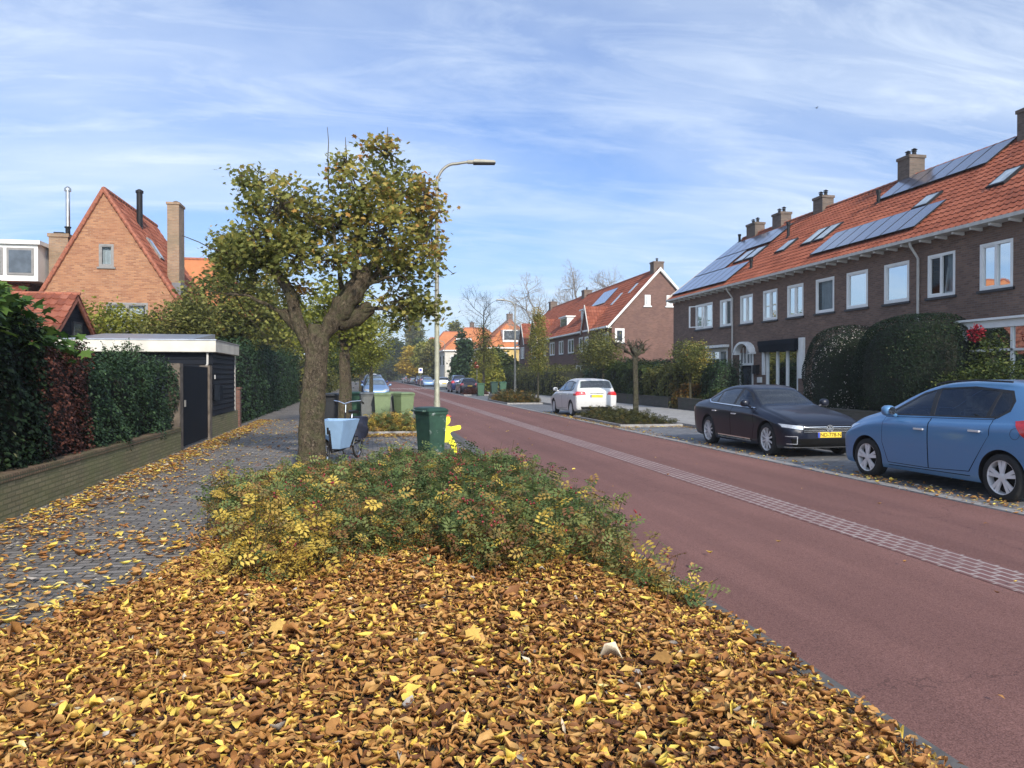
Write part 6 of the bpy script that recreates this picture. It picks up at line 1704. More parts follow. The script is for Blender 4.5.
car('black saloon car parked nose towards us, with yellow plate and chrome grille', 'saloon_car', SALOON, P_BLACK, (9.06, 16.2, 0), R(-90), 1.395, -1.395, .335,
    dlo=[[(.72,.955), (-1.42,1.015), (-1.62,1.08), (-1.2,1.30), (-.6,1.385), (-.1,1.375), (.25,1.27)]],
    glass=[[(.62,.985), (-.17,1.0), (-.13,1.355), (.18,1.27)], [(-.25,1.0), (-1.05,1.03), (-1.1,1.28), (-.6,1.36), (-.23,1.36)], [(-1.13,1.03), (-1.4,1.045), (-1.55,1.09), (-1.16,1.27)]],
    ws_poly=[(.86,-.68), (.86,.68), (.13,.53), (.13,-.53)], rw_poly=[(-1.28,-.5), (-1.28,.5), (-1.95,.6), (-1.95,-.6)], tread=.915,
    head=[(.57,.575), (.88,.62), (.88,.685), (.57,.65)], tail=([(.55,.74), (.85,.74), (.85,.90), (.55,.88)], -2.15), rim='multi',
    doors=[[(.78,.28), (.88,.6), (.80,.93), (-.20,.96), (-.20,.28)], [(-.215,.28), (-.215,.96), (-1.2,.985), (-1.12,.75), (-.9,.28)]], handles=[(-.02,.80), (-1.0,.83)],
    mirror=(.55,.98), chrome_line=[((.72,.245), (-.85,.245)), ((.72,.29), (-.85,.29))], plate_f=(2.256, .475, 'ND-778-N'), extra=saloon_extra)

def hatch_extra(t, src):
    # roof rails, fuel flap, badge on the tailgate
    mb = MB()
    for s in (1, -1): mb.tube([(.1, s*.585, 1.52), (-.1, s*.575, 1.565), (-.6, s*.57, 1.59), (-1.2, s*.565, 1.57)], .014, 6)
    mb.build('roof_trim', M['black_plastic'], t)
    k = MB(); bs = []
    cx, cz, r = -1.52, .90, .075
    for i in range(14):
        a0, a1 = 2*math.pi*i/14, 2*math.pi*(i+1)/14
        q = [(cx+math.cos(a0)*r, cz+math.sin(a0)*r), (cx+math.cos(a1)*r, cz+math.sin(a1)*r), (cx+math.cos(a1)*(r-.006), cz+math.sin(a1)*(r-.006)), (cx+math.cos(a0)*(r-.006), cz+math.sin(a0)*(r-.006))]
        bs.append(patch_bm(src, poly_planes(q, 'xz')+[((0,.3,0), (0,-1,0))], .003))
    bm_obj('fuel_flap', bs, M['sill'], t)
car('blue hatchback car parked at the right picture edge under the clipped hedges', 'hatchback_car', HATCH, P_BLUE, (8.98, 10.1, 0), R(92.5), 1.3075, -1.3075, .315,
    dlo=[[(1.02,1.03), (-1.18,1.08), (-1.34,1.18), (-1.35,1.32), (-1.24,1.455), (-.6,1.505), (.0,1.475), (.35,1.395)]],
    glass=[[(.88,1.055), (.02,1.07), (.1,1.44), (.36,1.355)], [(-.07,1.075), (-.98,1.10), (-1.04,1.44), (-.5,1.475), (.0,1.45)], [(-1.05,1.11), (-1.17,1.12), (-1.30,1.20), (-1.31,1.31), (-1.22,1.42), (-1.08,1.43)]],
    ws_poly=[(1.12,-.66), (1.12,.66), (.22,.52), (.22,-.52)], rw_poly=[(-1.56,-.5), (-1.56,.5), (-1.84,.6), (-1.84,-.6)], tread=.883,
    head=[(.45,.66), (.83,.72), (.83,.86), (.5,.80)], side_lights=[(-1.47,1.06), (-1.90,1.12), (-1.93,.84), (-1.68,.84), (-1.6,.9)], rim='five',
    doors=[[(.92,.60), (.80,.30), (-.03,.30), (-.03,1.03), (.92,1.0)], [(-.05,.30), (-.05,1.03), (-1.12,1.06), (-1.12,.85), (-.78,.34)]], handles=[(.12,.86), (-.9,.90)],
    mirror=(.66,1.03), seams=[[(-1.12,1.06), (-1.16,1.08)], [(.80,.255), (-.8,.275)]], extra=hatch_extra)
def white_extra(t, src):
    F = lambda pts, off, mat, nm: bm_obj(nm, [patch_bm(src, poly_planes(p, 'yz')+[((-1.5,0,0), (1,0,0))], off) for p in pts], mat, t)
    F([[(-.62,.30), (.62,.30), (.66,.42), (-.66,.42)]], .003, M['black_plastic'], 'rear_diffuser')
    MB().box(-2.115,-2.10,-.3,.3,.955,.975).build('chrome_trim', M['chrome'], t)
H3 = scaled(HATCH, 1.065, 1.01, .975)
H3 = [s for s in H3 if s[0] > -1.55] + [(-1.62,.21,1.0,1.525,.835,.885,.63), (-1.80,.23,1.0,1.49,.83,.88,.66), (-1.86,.24,1.0,1.42,.825,.875,.68), (-1.98,.26,1.0,1.12,.815,.87,.74), (-2.05,.29,.96,1.06,.79,.85,.72), (-2.09,.36,.86,.99,.74,.81,.68)]
car('white hatchback car seen from behind, parked before the pollarded tree', 'hatchback_car', H3, P_WHITE, (9.0, 31.9, 0), R(91), 1.35, -1.35, .32,
    dlo=[[(.95,1.0), (-1.3,1.04), (-1.5,1.12), (-1.45,1.38), (-.6,1.455), (.0,1.43), (.35,1.34)]],
    glass=[[(.85,1.03), (.0,1.04), (.08,1.39), (.36,1.30)], [(-.07,1.05), (-.98,1.07), (-1.0,1.39), (-.5,1.42), (.0,1.40)], [(-1.06,1.08), (-1.3,1.10), (-1.42,1.18), (-1.38,1.34), (-1.1,1.38)]],
    ws_poly=[(1.15,-.66), (1.15,.66), (.25,.52), (.25,-.52)], rw_poly=[(-1.83,-.62), (-1.83,.62), (-1.955,.68), (-1.955,-.68)], tread=.89,
    head=[(.45,.64), (.83,.70), (.83,.84), (.5,.78)], tail=([(.44,.90), (.9,.86), (.9,1.03), (.5,1.02)], -1.75), rim='multi', mirror=(.72,1.0), plate_r=(-2.085,.84),
    doors=[[(.92,.60), (.80,.30), (-.03,.30), (-.03,1.0), (.92,.98)], [(-.05,.30), (-.05,1.0), (-1.12,1.03), (-1.12,.85), (-.78,.34)]], handles=[(.12,.86), (-.9,.90)], extra=white_extra)

def far_car(label, kind, paint, loc, rz, L=1, H=1, group='cars parked along the far street'):
    if kind == 'saloon':
        st = scaled(SALOON, L, 1, H)
        return car(label, 'parked_car', st, paint, loc, rz, 1.395*L, -1.395*L, .33, dlo=[[(.72*L,.955*H), (-1.5*L,1.02*H), (-1.2*L,1.29*H), (-.6*L,1.385*H), (0,1.37*H)]],
            glass=[[(.62*L,.985*H), (-.17*L,1.0*H), (-.13*L,1.355*H), (.15*L,1.28*H)], [(-.25*L,1.0*H), (-1.35*L,1.04*H), (-1.1*L,1.27*H), (-.6*L,1.35*H), (-.23*L,1.35*H)]],
            ws_poly=[(.86*L,-.68), (.86*L,.68), (.13*L,.53), (.13*L,-.53)], rw_poly=[(-1.28*L,-.5), (-1.28*L,.5), (-1.95*L,.6), (-1.95*L,-.6)], tread=.915, head=[(.5,.56*H), (.88,.60*H), (.88,.72*H), (.5,.68*H)],
            tail=([(.5,.74*H), (.9,.72*H), (.9,.92*H), (.5,.9*H)], -2.1*L), rim='multi', detail=1, group=group, plate_f=None, plate_r=(-2.455*L,.7*H), mirror=(.55*L,.98*H))
    st = scaled(HATCH, L, 1, H)
    return car(label, 'parked_car', st, paint, loc, rz, 1.3075*L, -1.3075*L, .32, dlo=[[(1.0*L,1.03*H), (-1.45*L,1.12*H), (-1.38*L,1.43*H), (-.6*L,1.5*H), (.3*L,1.4*H)]],
        glass=[[(.88*L,1.055*H), (.02,1.07*H), (.1*L,1.44*H), (.36*L,1.355*H)], [(-.07*L,1.075*H), (-1.3*L,1.12*H), (-1.3*L,1.41*H), (-.5*L,1.465*H), (0,1.44*H)]],
        ws_poly=[(1.12*L,-.66), (1.12*L,.66), (.22*L,.52), (.22*L,-.52)], rw_poly=[(-1.56*L,-.52), (-1.56*L,.52), (-1.86*L,.64), (-1.86*L,-.64)], tread=.883,
        head=[(.45,.66*H), (.83,.72*H), (.83,.86*H), (.5,.80*H)], tail=([(.5,.86*H), (.9,.84*H), (.9,1.06*H), (.55,1.06*H)], -1.7*L), rim='multi', detail=1, group=group, plate_r=(-1.965*L,.8*H), mirror=(.72*L,1.03*H))
c1 = far_car('black parked car with a yellow plate, nearest of the far cars on the right', 'hatch', P_DARK, (9.15, 72.3, 0), R(90), 1.1, .93)
c2 = far_car('tall dark blue parked car directly in front of the nearest far black car', 'hatch', P_NAVY, (9.1, 79.5, 0), R(90), 1.12, 1.1)
c3 = far_car('silver parked car seen left of the lamp post', 'hatch', P_SILVER, (8.95, 94.5, 0), R(91), 1.0, .96)
def dup(src, label, loc, rz):
    c = copy_tree(src); c.location = loc; c.rotation_euler = (0, 0, rz); c['label'] = label; return c
c4 = far_car('pale blue parked car, first beyond the speed table on the right', 'hatch', P_LBLUE, (9.2, 121, 0), R(-90), .98, .95)
dup(c2, 'dark blue car parked behind the pale blue one past the speed table', (9.2, 127.5, 0), R(90))
dup(c1, 'black car third in the row past the speed table', (9.3, 134, 0), R(90))
dup(c2, 'dark car fourth in the row past the speed table', (9.3, 141, 0), R(-90))
dup(c3, 'silver car parked well past the speed table, right side', (9.2, 160, 0), R(90))
dup(c1, 'dark car just before the white van in the distance', (9.2, 168, 0), R(-90))
dup(c3, 'farthest silver car on the right side', (9.2, 195, 0), R(90))
cw = far_car('white car far away near the vanishing point, right side', 'hatch', P_WHITE, (9.3, 182, 0), R(90), 1.15, 1.2)
c5 = far_car('blue parked car on the left facing us, behind the wheelie bins', 'hatch', P_LBLUE, (.55, 54.5, 0), R(-90), .95, .93)
dup(c2, 'dark car behind the blue car on the left side', (.5, 61.5, 0), R(-90))
dup(c2, 'second dark car on the left side, farther than the blue car', (.3, 69, 0), R(-90))
dup(cw, 'white car far down the left side', (.4, 88, 0), R(-90))
dup(c3, 'silver car farthest down the left side', (.4, 108, 0), R(-90))

# ================================================================== STREET THINGS
def wheelie(label, loc, rz, body, lid=None, s=.9, group='wheelie bins put out at the roadside', detail=False):
    lid = lid or body
    t = thing('wheelie_bin', label, 'bin', loc, rz, group)
    b = MB()
    def ring(z, hx, hy, cx=0):
        hx *= s
        return [(cx-hx,-hy,z), (cx+hx,-hy,z), (cx+hx,hy,z), (cx-hx,hy,z)]
    lev = [ring(.04,.22,.235), ring(.30,.245,.25), ring(.93,.30,.28), ring(.935,.325,.30), ring(.98,.33,.30)]
    V = [p for l in lev for p in l]; F = [(3,2,1,0), (16,17,18,19)]
    for i in range(4):
        for k in range(4): F.append((i*4+k, i*4+(k+1) % 4, (i+1)*4+(k+1) % 4, (i+1)*4+k))
    b.add(V, F)
    bo = b.build('bin_body', M[body], t, bevel=.015)
    l = MB()
    lv = [ring(.983,.36,.295,.0), ring(1.01,.365,.30,.0), ring(1.055,.30,.26,-.02), ring(1.07,.2,.2,-.02)]
    V = [p for q in lv for p in q]; F = [(3,2,1,0), (12,13,14,15)]
    for i in range(3):
        for k in range(4): F.append((i*4+k, i*4+(k+1) % 4, (i+1)*4+(k+1) % 4, (i+1)*4+k))
    l.add(V, F); lo = l.build('lid', M[lid], t, bevel=.012)
    MB().tube([(-.36*s,-.22,1.0), (-.36*s-.06,-.22,1.0), (-.36*s-.06,.22,1.0), (-.36*s,.22,1.0)], .017, 8).build('handle', M[body], t, smooth=True)
    MB().box(-.33,-.28,-.2,.2,.1,.2).tube([(-.24,-.27,.1), (-.24,.27,.1)], .015, 8).build('axle', M['black_plastic'], t)
    for sg in (1, -1):
        MB().lathe([(.04,-.03), (.09,-.03), (.1,-.015), (.1,.015), (.09,.03), (.04,.03)], 18, (-.24, sg*.27, .1), axis='y', closed=True).lathe([(.001,0), (.05,0)], 12, (-.24, sg*.27, .1), axis='y').build('bin_wheel', M['rubber'], t, smooth=True)
    return t
def stain_mat():
    m, nt, b = new_mat('dark_green_bin_plastic')
    n = noise(nt, 3.2, 7, .7, dist=.4); n2 = noise(nt, 6, 5)
    base = ramp(nt, n2, [(.3, (.012,.04,.026)), (.7, (.025,.075,.045))])
    tc = nt.nodes.new('ShaderNodeTexCoord'); s = nt.nodes.new('ShaderNodeSeparateXYZ'); link(nt, tc.outputs['Normal'], s.inputs[0])
    msk = math_(nt, 'MULTIPLY', ramp(nt, n, [(.54, (0,0,0)), (.60, (1,1,1))]), math_(nt, 'GREATER_THAN', math_(nt, 'MULTIPLY', s.outputs[1], -1), .5))
    link(nt, mixc(nt, math_(nt, 'MULTIPLY', msk, .85), base, (.55,.58,.56)), b.inputs['Base Color']); b.inputs['Roughness'].default_value = .5
    return m
M['bin_stained'] = stain_mat()
M['bin_green'] = plain('green_bin_plastic', (.035,.10,.055), .5, var=.2)
M['bin_light'] = plain('faded_light_green_plastic', (.17,.23,.115), .55, var=.15)
M['bin_grey'] = plain('grey_bin_plastic', (.13,.14,.14), .55, var=.2)
M['bin_dark'] = plain('deep_green_bin_plastic', (.015,.05,.035), .5, var=.2)
M['bin_black'] = plain('black_bin_plastic', (.02,.022,.025), .5, var=.2)
wheelie('large dark green wheelie bin with worn white stickers at the foot of the lamp post', (1.16, 14.5, 0), R(24), 'bin_stained', 'bin_dark', s=.62)
wheelie('black wheelie bin just right of the maple trunk', (-1.26, 26.9, 0), R(80), 'bin_black')
wheelie('dark green wheelie bin with the lid shut, second from the left in the row', (-.52, 29.2, 0), R(-95), 'bin_green')
wheelie('grey lidded dark wheelie bin, left of the light green one', (.0, 28.2, 0), R(-85), 'bin_grey', 'bin_grey')
wheelie('light faded green wheelie bin in the middle of the row', (.50, 27.6, 0), R(-90), 'bin_light')
wheelie('grey-green wheelie bin right of the light green one', (.98, 29.0, 0), R(-80), 'bin_grey', 'bin_light')
wheelie('light green wheelie bin at the roadside end of the row', (1.28, 28.3, 0), R(-60), 'bin_light')
wheelie('green wheelie bin standing alone beside the far parked black car', (9.15, 63.0, 0), R(-90), 'bin_green')
wheelie('darker green wheelie bin of the pair on the far pavement, left one', (10.6, 65, .1), R(-90), 'bin_dark')
wheelie('green wheelie bin of the pair on the far pavement, right one', (11.35, 65, .1), R(-90), 'bin_green')

def street_lamp(label, x, y, h=6.25, reach=1.2, arm=1, r=.085, base_z=0, mat='galv_pale', lean=0, group='street lamps along the road'):
    t = thing('street_lamp', label, 'street lamp', (x, y, base_z), 0, group)
    MB().tube([(0,0,0), (0,0,1.1), (0,0,1.15), (0,0,3.0)], [r, r, r*.8, r*.72], 16).build('pole', M[mat], t, smooth=True)
    pts = [(lean*0, 0, 3.0), (lean*.5, 0, h-.75)]
    for k in range(1, 9):
        a = math.pi/2*k/8; pts.append((lean*.5+arm*(.42-.42*math.cos(a)), 0, h-.55+.5*math.sin(a)))
    pts.append((arm*(reach-.55), 0, h-.0))
    MB().tube(pts, [r*.70, r*.5]+[r*.45]*8+[r*.42], 14).build('curved_arm', M['galv'], t, smooth=True)
    hd = MB(); x0, x1 = arm*(reach-.56), arm*(reach+.06)
    hd.tube([(x0, 0, h), (x0+arm*.16, 0, h+.005)], .045, 10)
    hd.hexa([(x0+arm*.12,-.09,h-.015), (x1,-.08,h+.005), (x1,.08,h+.005), (x0+arm*.12,.09,h-.015), (x0+arm*.14,-.07,h+.06), (x1-arm*.03,-.06,h+.055), (x1-arm*.03,.06,h+.055), (x0+arm*.14,.07,h+.06)])
    hd = hd.build('lamp_head', M['galv'], t, bevel=.008)
    MB().hexa([(x0+arm*.14,-.085,h-.04), (x1-arm*.01,-.075,h-.02), (x1-arm*.01,.075,h-.02), (x0+arm*.14,.085,h-.04), (x0+arm*.14,-.085,h-.017), (x1-arm*.01,-.075,h+.003), (x1-arm*.01,.075,h+.003), (x0+arm*.14,.085,h-.017)]).build('lamp_glass', M['dark_metal'], hd)
    MB().box(-r*.9, r*.9, -r*.98, -r*.9, .5, .8).build('service_door', M[mat], t)
    return t
street_lamp('tall curved street lamp with pale yellowish pole behind the dark green bin', 1.46, 16.6, 6.28, 1.22, r=.07)
street_lamp('second curved street lamp rising from the low shrubs on the right side', 9.1, 47.6, 6.4, 1.15, -1, mat='galv')
street_lamp('third street lamp, right side, beside the silver car', 10.2, 104, 6.4, 1.1, -1, mat='galv')
street_lamp('fourth street lamp, right side, near the white far car', 8.9, 175, 6.4, 1.1, -1, mat='galv')
street_lamp('distant street lamp with its arm towards the left, near the vanishing point', 9.2, 236, 6.6, 1.1, -1, mat='galv')

def sign(label, x, y, h, kind, bz=0):
    t = thing('road_sign', label, 'sign', (x, y, bz))
    MB().tube([(0,0,0), (0,0,h)], .035, 8).build('pole', M['galv'], t)
    if kind == 'noentry':
        MB().lathe([(.001,0), (.30,0), (.30,-.02), (.001,-.02)], 28, (0,-.045,h-.3), axis='y').build('sign_plate', M['sign_red'], t)
        MB().box(-.2,.2,-.075,-.067,h-.345,h-.255).build('white_bar', M['white'], t)
    elif kind == 'zone':
        MB().box(-.3,.3,-.06,-.04,h-.9,h-.15).build('sign_plate', M['white'], t)
        MB().lathe([(.001,0), (.2,0), (.2,.007), (.001,.007)], 24, (0,-.0685,h-.45), axis='y').build('blue_field', M['plate_blue'], t)
    else:
        p = MB().prism([(-.75,h-.35), (.6,h-.35), (.8,h-.22), (.6,h-.09), (-.75,h-.09)], 'y', -.06, -.04).build('sign_plate', M['white'], t)
M['sign_red'] = plain('red_sign_paint', (.6,.04,.03), .4)
sign('round red sign with white bar on a grey pole behind the far bins', 9.75, 69.5, 2.95, 'noentry', .0)
sign('white and blue road sign by the speed table', 7.75, 116, 3.0, 'zone')
sign('white pointed direction board far down the road', 7.6, 168, 3.0, 'arrow')

# yellow child-shaped warning figure
M['yellow_fig'] = plain('fluorescent_yellow_plastic', (.85,.80,.03), .5, var=.05)
M['red_fig'] = plain('orange_red_plastic', (.75,.12,.04), .5)
def figure():
    t = thing('warning_figure', 'bright yellow child-shaped warning board with red cap beside the dark green bin', 'road sign', (1.56, 15.9, 0))
    def S(pts, k=8):   # smooth outline
        n = len(pts); out = []
        P = [np.array(p, float) for p in pts]
        for i in range(n):
            p0, p1, p2, p3 = P[i-1], P[i], P[(i+1) % n], P[(i+2) % n]
            for j in range(4):
                q = j/4; out.append(tuple(.5*((2*p1)+(-p0+p2)*q+(2*p0-5*p1+4*p2-p3)*q*q+(-p0+3*p1-3*p2+p3)*q**3)))
        return out
    body = [(-.11,.66), (-.03,.62), (.06,.62), (.13,.60), (.30,.63), (.335,.59), (.31,.54), (.17,.51), (.11,.46), (.17,.36), (.24,.22), (.25,.05), (.20,.02), (.16,.06), (.12,.22), (.03,.28), (-.07,.22), (-.12,.04), (-.20,.02), (-.22,.08), (-.17,.26), (-.16,.42), (-.30,.50), (-.34,.56), (-.28,.60), (-.17,.57)]
    MB().prism(S(body), 'y', -.015, .015).build('board', M['yellow_fig'], t)
    MB().prism([(math.cos(a*math.pi/12)*.115, .74+math.sin(a*math.pi/12)*.115) for a in range(24)], 'y', -.0155, .0155).build('head', M['yellow_fig'], t)
    MB().prism([(.13,.81), (.13,.825)] + [(math.cos(a*math.pi/12)*.10, .81+math.sin(a*math.pi/12)*.055) for a in range(1, 12)] + [(-.10,.81)], 'y', -.018, .018).build('cap', M['red_fig'], t)
    MB().box(-.2,.2,-.12,.12,0,.03).build('foot_plate', M['black_plastic'], t)
figure()

# cargo bike ---------------------------------------------------------------------------------------
M['bike_blue'] = plain('light_blue_plastic', (.27,.42,.62), .45, var=.08)
M['bike_cloth'] = plain('navy_rain_cover', (.012,.016,.035), .7, var=.4, nscale=12)
def bike():
    t = thing('cargo_bike', 'two-wheeled cargo bike with a light blue box leaning by the maple trunk', 'bicycle', (-.48, 14.95, 0), R(-107))
    def bw(x, r, nm='bike_wheel'):
        w = thing(nm, None, None, (x, 0, r)); w.parent = t
        m = MB(); V = []
        for i in range(36):
            a = 2*math.pi*i/36
            for j in range(8):
                b = 2*math.pi*j/8; rr = r-.022+math.cos(b)*.022; V.append((math.cos(a)*rr, math.sin(b)*.02, math.sin(a)*rr))
        m.add(V, [(i*8+j, i*8+(j+1) % 8, ((i+1) % 36)*8+(j+1) % 8, ((i+1) % 36)*8+j) for i in range(36) for j in range(8)]); m.build('tyre', M['rubber'], w, smooth=True)
        m = MB().lathe([(r-.045,-.013), (r-.06,-.012), (r-.06,.012), (r-.045,.013)], 36, axis='y', closed=True).lathe([(.001,-.04), (.025,-.04), (.025,.04), (.001,.04)], 12, axis='y'); m.build('rim', M['chrome'], w, smooth=True)
        m = MB()
        for k in range(20):
            a = 2*math.pi*k/20; m.tube([(math.cos(a+.3)*.02, (.03 if k % 2 else -.03), math.sin(a+.3)*.02), (math.cos(a)*(r-.055), 0, math.sin(a)*(r-.055))], .0022, 3, caps=False)
        m.build('spokes', M['chrome'], w)
        m = MB()
        for k in range(10):
            a0, a1 = R(20+15*k), R(20+15*(k+1)); q = lambda a, dy, dr: (math.cos(a)*(r+.025+dr), dy, math.sin(a)*(r+.025+dr))
            m.hexa([q(a0,-.03,0), q(a0,.03,0), q(a1,.03,0), q(a1,-.03,0), q(a0,-.03,.004), q(a0,.03,.004), q(a1,.03,.004), q(a1,-.03,.004)])
        m.build('mudguard', M['dark_metal'], w)
    bw(.98, .25); bw(-.92, .33)
    # box, wider at the top
    z0, z1 = .30, .84; th = .02
    def sec(z, f):
        return [(.02-.09*f, -.15-.17*f, z), (.42+.22*f, -.10-.14*f, z), (.42+.22*f, .10+.14*f, z), (.02-.09*f, .15+.17*f, z)]
    b, u = sec(z0, 0), sec(z1, 1); bi, ui = [(x*.94+.015, y*.92, z+.02) for x, y, z in b], [(x*.94+.015, y*.92, z) for x, y, z in u]
    V = b+u+bi+ui; F = [(3,2,1,0), (8,9,10,11)]
    for k in range(4):
        k2 = (k+1) % 4; F += [(k, k2, 4+k2, 4+k), (8+k2, 8+k, 12+k, 12+k2), (4+k, 4+k2, 12+k2, 12+k)]
    MB().add(V, F).build('cargo_box', M['bike_blue'], t, bevel=.008)
    f = MB()
    f.tube([(.80,0,.62), (.72,0,.66), (.60,0,.26), (-.10,0,.26), (-.35,0,.30)], .02, 8); f.tube([(-.10,0,.28), (-.18,0,.95)], .019, 8); f.tube([(-.35,0,.30), (-.55,0,.82)], .018, 8); f.tube([(-.15,0,.62), (-.50,0,.66)], .016, 8)
    for s in (.05, -.05): f.tube([(-.35,s,.30), (-.92,s,.33)], .011, 6); f.tube([(-.51,s*.6,.70), (-.92,s,.33)], .009, 6); f.tube([(.80,s,.60), (.98,s,.25)], .011, 6)
    f.tube([(.78,0,.60), (.80,0,.72)], .02, 8); f.build('frame', M['dark_metal'], t, smooth=True)
    h = MB().tube([(-.18,0,.9), (-.20,0,1.10)], .014, 8).tube([(-.42,-.28,1.12), (-.30,-.26,1.17), (-.16,-.12,1.16), (-.14,0,1.12), (-.16,.12,1.16), (-.30,.26,1.17), (-.42,.28,1.12)], .012, 8); hb = h.build('handlebar', M['chrome'], t, smooth=True)
    for s in (1, -1): MB().tube([(-.42,s*.28,1.12), (-.33,s*.267,1.158)], .018, 8).build('grip', M['black_plastic'], hb)
    s = MB().add([(-.72,-.10,.97), (-.66,-.11,.98), (-.45,-.03,.96), (-.42,0,.955), (-.45,.03,.96), (-.66,.11,.98), (-.72,.10,.97), (-.72,-.09,.91), (-.66,-.09,.90), (-.45,-.02,.92), (-.42,0,.93), (-.45,.02,.92), (-.66,.09,.90), (-.72,.09,.91)], [tuple(range(7)), tuple(range(13, 6, -1))]+[(i, (i+1) % 7, 7+(i+1) % 7, 7+i) for i in range(7)]); s.build('saddle', M['black_plastic'], t, bevel=.012)
    MB().tube([(-.56,0,.8), (-.585,0,.93)], .013, 8).build('seat_post', M['chrome'], t)
    MB().box(-1.15,-.7,-.07,.07,.70,.72).tube([(-1.1,.06,.7), (-.92,.06,.33)], .006, 5).tube([(-1.1,-.06,.7), (-.92,-.06,.33)], .006, 5).build('rear_rack', M['dark_metal'], t)
    rng = np.random.default_rng(3); g = MB(); V = []; n, m_ = 16, 9
    for i in range(m_):
        z = .40+.43*i/(m_-1)
        for j in range(n):
            a = 2*math.pi*j/n; w = (.27+.04*math.sin(a*3+i))*(.8+.25*math.sin(math.pi*i/(m_-1)))
            V.append((-.93+math.cos(a)*w*1.0, math.sin(a)*w*.75*(1.0+.1*math.sin(5*a+i*.7)), z))
    g.add(V, [(i*n+j, i*n+(j+1) % n, (i+1)*n+(j+1) % n, (i+1)*n+j) for i in range(m_-1) for j in range(n)]+[tuple((m_-1)*n+j for j in range(n))]); g.build('pannier_bag', M['bike_cloth'], t, smooth=True)
    MB().tube([(.35,.12,.28), (.30,.20,.01), (.42,.20,.01)], .012, 6).tube([(.35,-.12,.28), (.30,-.20,.01), (.42,-.20,.01)], .012, 6).tube([(.35,-.12,.28), (.35,.12,.28)], .012, 6).build('kickstand', M['dark_metal'], t)
    MB().lathe([(.085,-.004), (.085,.004)], 20, (-.35,-.07,.30), axis='y').tube([(-.35,-.09,.3), (-.28,-.11,.16)], .008, 6).tube([(-.35,.09,.3), (-.42,.11,.44)], .008, 6).box(-.32,-.24,-.16,-.1,.15,.17).box(-.46,-.38,.1,.16,.43,.45).build('crank', M['steel'], t)
bike()

# a bird in the sky
t = thing('bird', 'small dark bird flying high over the brick row', 'bird', (43.9, 70, 28.3), R(20))
MB().tube([(-.13,0,0), (-.06,0,.01), (.06,0,.01), (.14,0,0)], [.01,.04,.045,.01], 8).add([(.05,0,.02), (-.06,0,.02), (-.08,.22,.08), (.01,.24,.09)], [(0,1,2,3)]).add([(.05,0,.02), (-.06,0,.02), (-.08,-.22,.08), (.01,-.24,.09)], [(0,1,2,3)]).build('body', M['ink'], t)
# ================================================================== LIGHT, SKY, CAMERA
SUN = Vector((.13, -.86, .47)).normalized()
el = math.asin(SUN.z); az = math.atan2(SUN.x, SUN.y)
w = bpy.data.worlds.new('World'); SC.world = w; w.use_nodes = True
nt = w.node_tree; bg = nt.nodes['Background']
sky = nt.nodes.new('ShaderNodeTexSky'); sky.sky_type = 'NISHITA'; sky.sun_disc = False
sky.sun_elevation = el; sky.sun_rotation = az; sky.altitude = 0; sky.air_density = 1.0; sky.dust_density = 1.4; sky.ozone_density = 1.6
tc = nt.nodes.new('ShaderNodeTexCoord'); sx = nt.nodes.new('ShaderNodeSeparateXYZ'); link(nt, tc.outputs['Generated'], sx.inputs[0])
den = math_(nt, 'ADD', math_(nt, 'MAXIMUM', sx.outputs[2], 0), .16)
cx = nt.nodes.new('ShaderNodeCombineXYZ'); link(nt, math_(nt, 'DIVIDE', sx.outputs[0], den), cx.inputs[0]); link(nt, math_(nt, 'DIVIDE', sx.outputs[1], den), cx.inputs[1])
def mp(scale, rot, loc=(0,0,0)):
    m = nt.nodes.new('ShaderNodeMapping'); m.inputs['Scale'].default_value = scale; m.inputs['Rotation'].default_value = (0,0,rot); m.inputs['Location'].default_value = loc
    link(nt, cx.outputs[0], m.inputs['Vector']); return m.outputs[0]
n1 = noise(nt, 1.0, 7, .56, vec=mp((.55, 1.25, 1), R(-28), (.7,.2,0)), dist=.5)
n2 = noise(nt, 3.6, 10, .66, vec=mp((.5, 1.6, 1), R(-38), (3,1,0)), dist=.8)
n3 = noise(nt, .42, 4, .5, vec=mp((1,1,1), 0, (1.3,4.2,0)))
a = ramp(nt, n1, [(.38, (0,0,0)), (.70, (1,1,1))]); b = ramp(nt, n2, [(.46, (0,0,0)), (.68, (1,1,1))]); c = ramp(nt, n3, [(.3, (.5,.5,.5)), (.6, (1,1,1))])
m = math_(nt, 'ADD', math_(nt, 'MULTIPLY', a, .72), math_(nt, 'MULTIPLY', b, .38))
m = math_(nt, 'MULTIPLY', math_(nt, 'MULTIPLY', m, c), .95)
lowh = math_(nt, 'SUBTRACT', 1.0, math_(nt, 'MULTIPLY', sx.outputs[2], 3.0), clamp=True)
m = math_(nt, 'ADD', math_(nt, 'MAXIMUM', m, 0), math_(nt, 'MULTIPLY', math_(nt, 'POWER', lowh, 2.0), .20), clamp=True)
veil = math_(nt, 'ADD', math_(nt, 'MULTIPLY', m, .95), .08)
tint = mixc(nt, 1.0, sky.outputs['Color'], (.58,.72,1.0), 'MULTIPLY')
dt = nt.nodes.new('ShaderNodeVectorMath'); dt.operation = 'DOT_PRODUCT'; link(nt, tc.outputs['Generated'], dt.inputs[0]); dt.inputs[1].default_value = SUN
glow = math_(nt, 'ADD', 1.0, math_(nt, 'MULTIPLY', math_(nt, 'POWER', math_(nt, 'MAXIMUM', dt.outputs['Value'], 0), 2.0), 2.2))
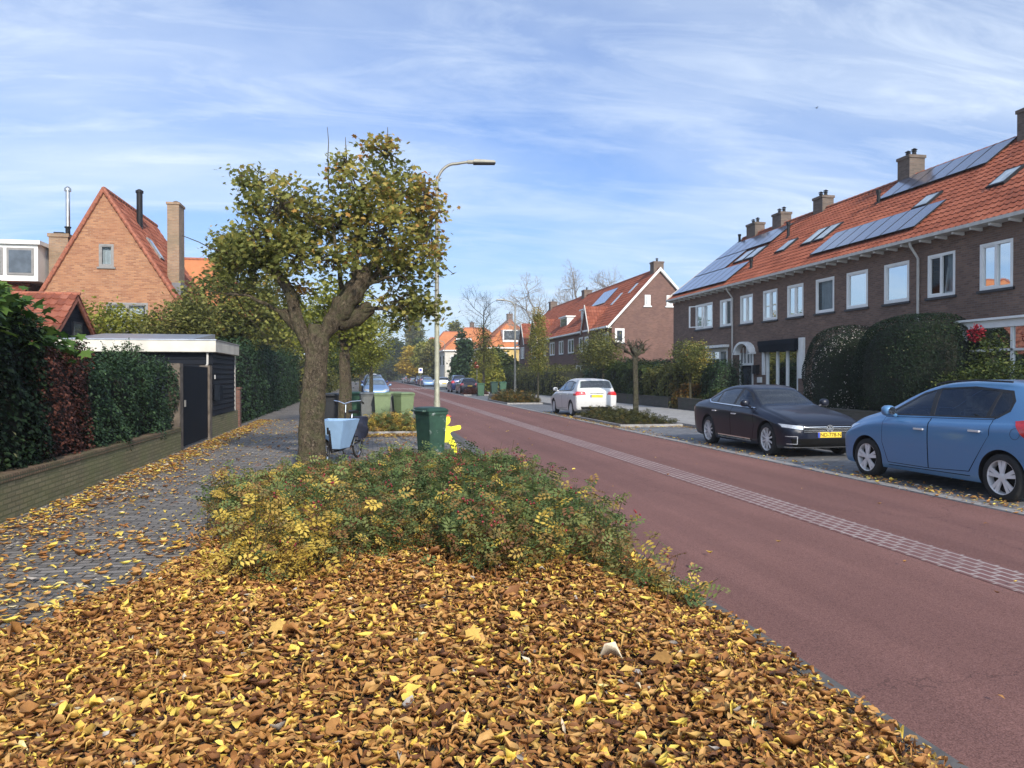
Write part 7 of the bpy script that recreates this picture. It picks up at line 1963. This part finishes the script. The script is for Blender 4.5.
cc = nt.nodes.new('ShaderNodeCombineXYZ')
for i, v in enumerate((5.0, 5.7, 6.5)): link(nt, math_(nt, 'MULTIPLY', glow, v), cc.inputs[i])
sat = mixc(nt, veil, tint, cc.outputs[0])
link(nt, sat, bg.inputs['Color']); bg.inputs['Strength'].default_value = .12

sd = bpy.data.lights.new('sun', 'SUN'); sd.energy = 3.0; sd.angle = R(1.5); sd.color = (1.0, .91, .78)
so = bpy.data.objects.new('sun', sd); COL.objects.link(so); so.rotation_euler = SUN.to_track_quat('Z', 'Y').to_euler()

cam = bpy.data.cameras.new('camera'); co = bpy.data.objects.new('camera', cam); COL.objects.link(co)
cam.sensor_width = 36; cam.lens = 770/1024*36; cam.clip_end = 3000; cam.clip_start = .05
co.location = (0, 0, 1.65); co.rotation_euler = (R(90-.5953), 0, R(-10.5927))
SC.camera = co
SC.render.resolution_x = 1024; SC.render.resolution_y = 768
SC.view_settings.view_transform = 'Standard'; SC.view_settings.look = 'None'; SC.view_settings.gamma = 1; SC.view_settings.exposure = .62
try: SC.view_settings.use_curve_mapping = False
except Exception: pass
SC.cycles.max_bounces = 6; SC.cycles.diffuse_bounces = 3; SC.cycles.glossy_bounces = 3; SC.cycles.transparent_max_bounces = 8; SC.cycles.transmission_bounces = 3
SC.cycles.use_adaptive_sampling = True; SC.cycles.adaptive_threshold = .015
try: SC.cycles.use_denoising = True
except Exception: pass
SC.cycles.sample_clamp_indirect = 8

# thin air between here and the end of the street
hz = MB().box(-62, 82, -12, 300, -1.1, 30).build('haze', bpy.data.materials.new('haze')); hz['kind'] = 'stuff'
hm = hz.data.materials[0]; hm.use_nodes = True; hn = hm.node_tree; hn.nodes.clear()
ho = hn.nodes.new('ShaderNodeOutputMaterial'); hv = hn.nodes.new('ShaderNodeVolumePrincipled')
hv.inputs['Color'].default_value = (.95,.97,1,1); hv.inputs['Density'].default_value = .0007; hv.inputs['Anisotropy'].default_value = .3
hn.links.new(hv.outputs[0], ho.inputs['Volume'])
SC.cycles.volume_bounces = 0
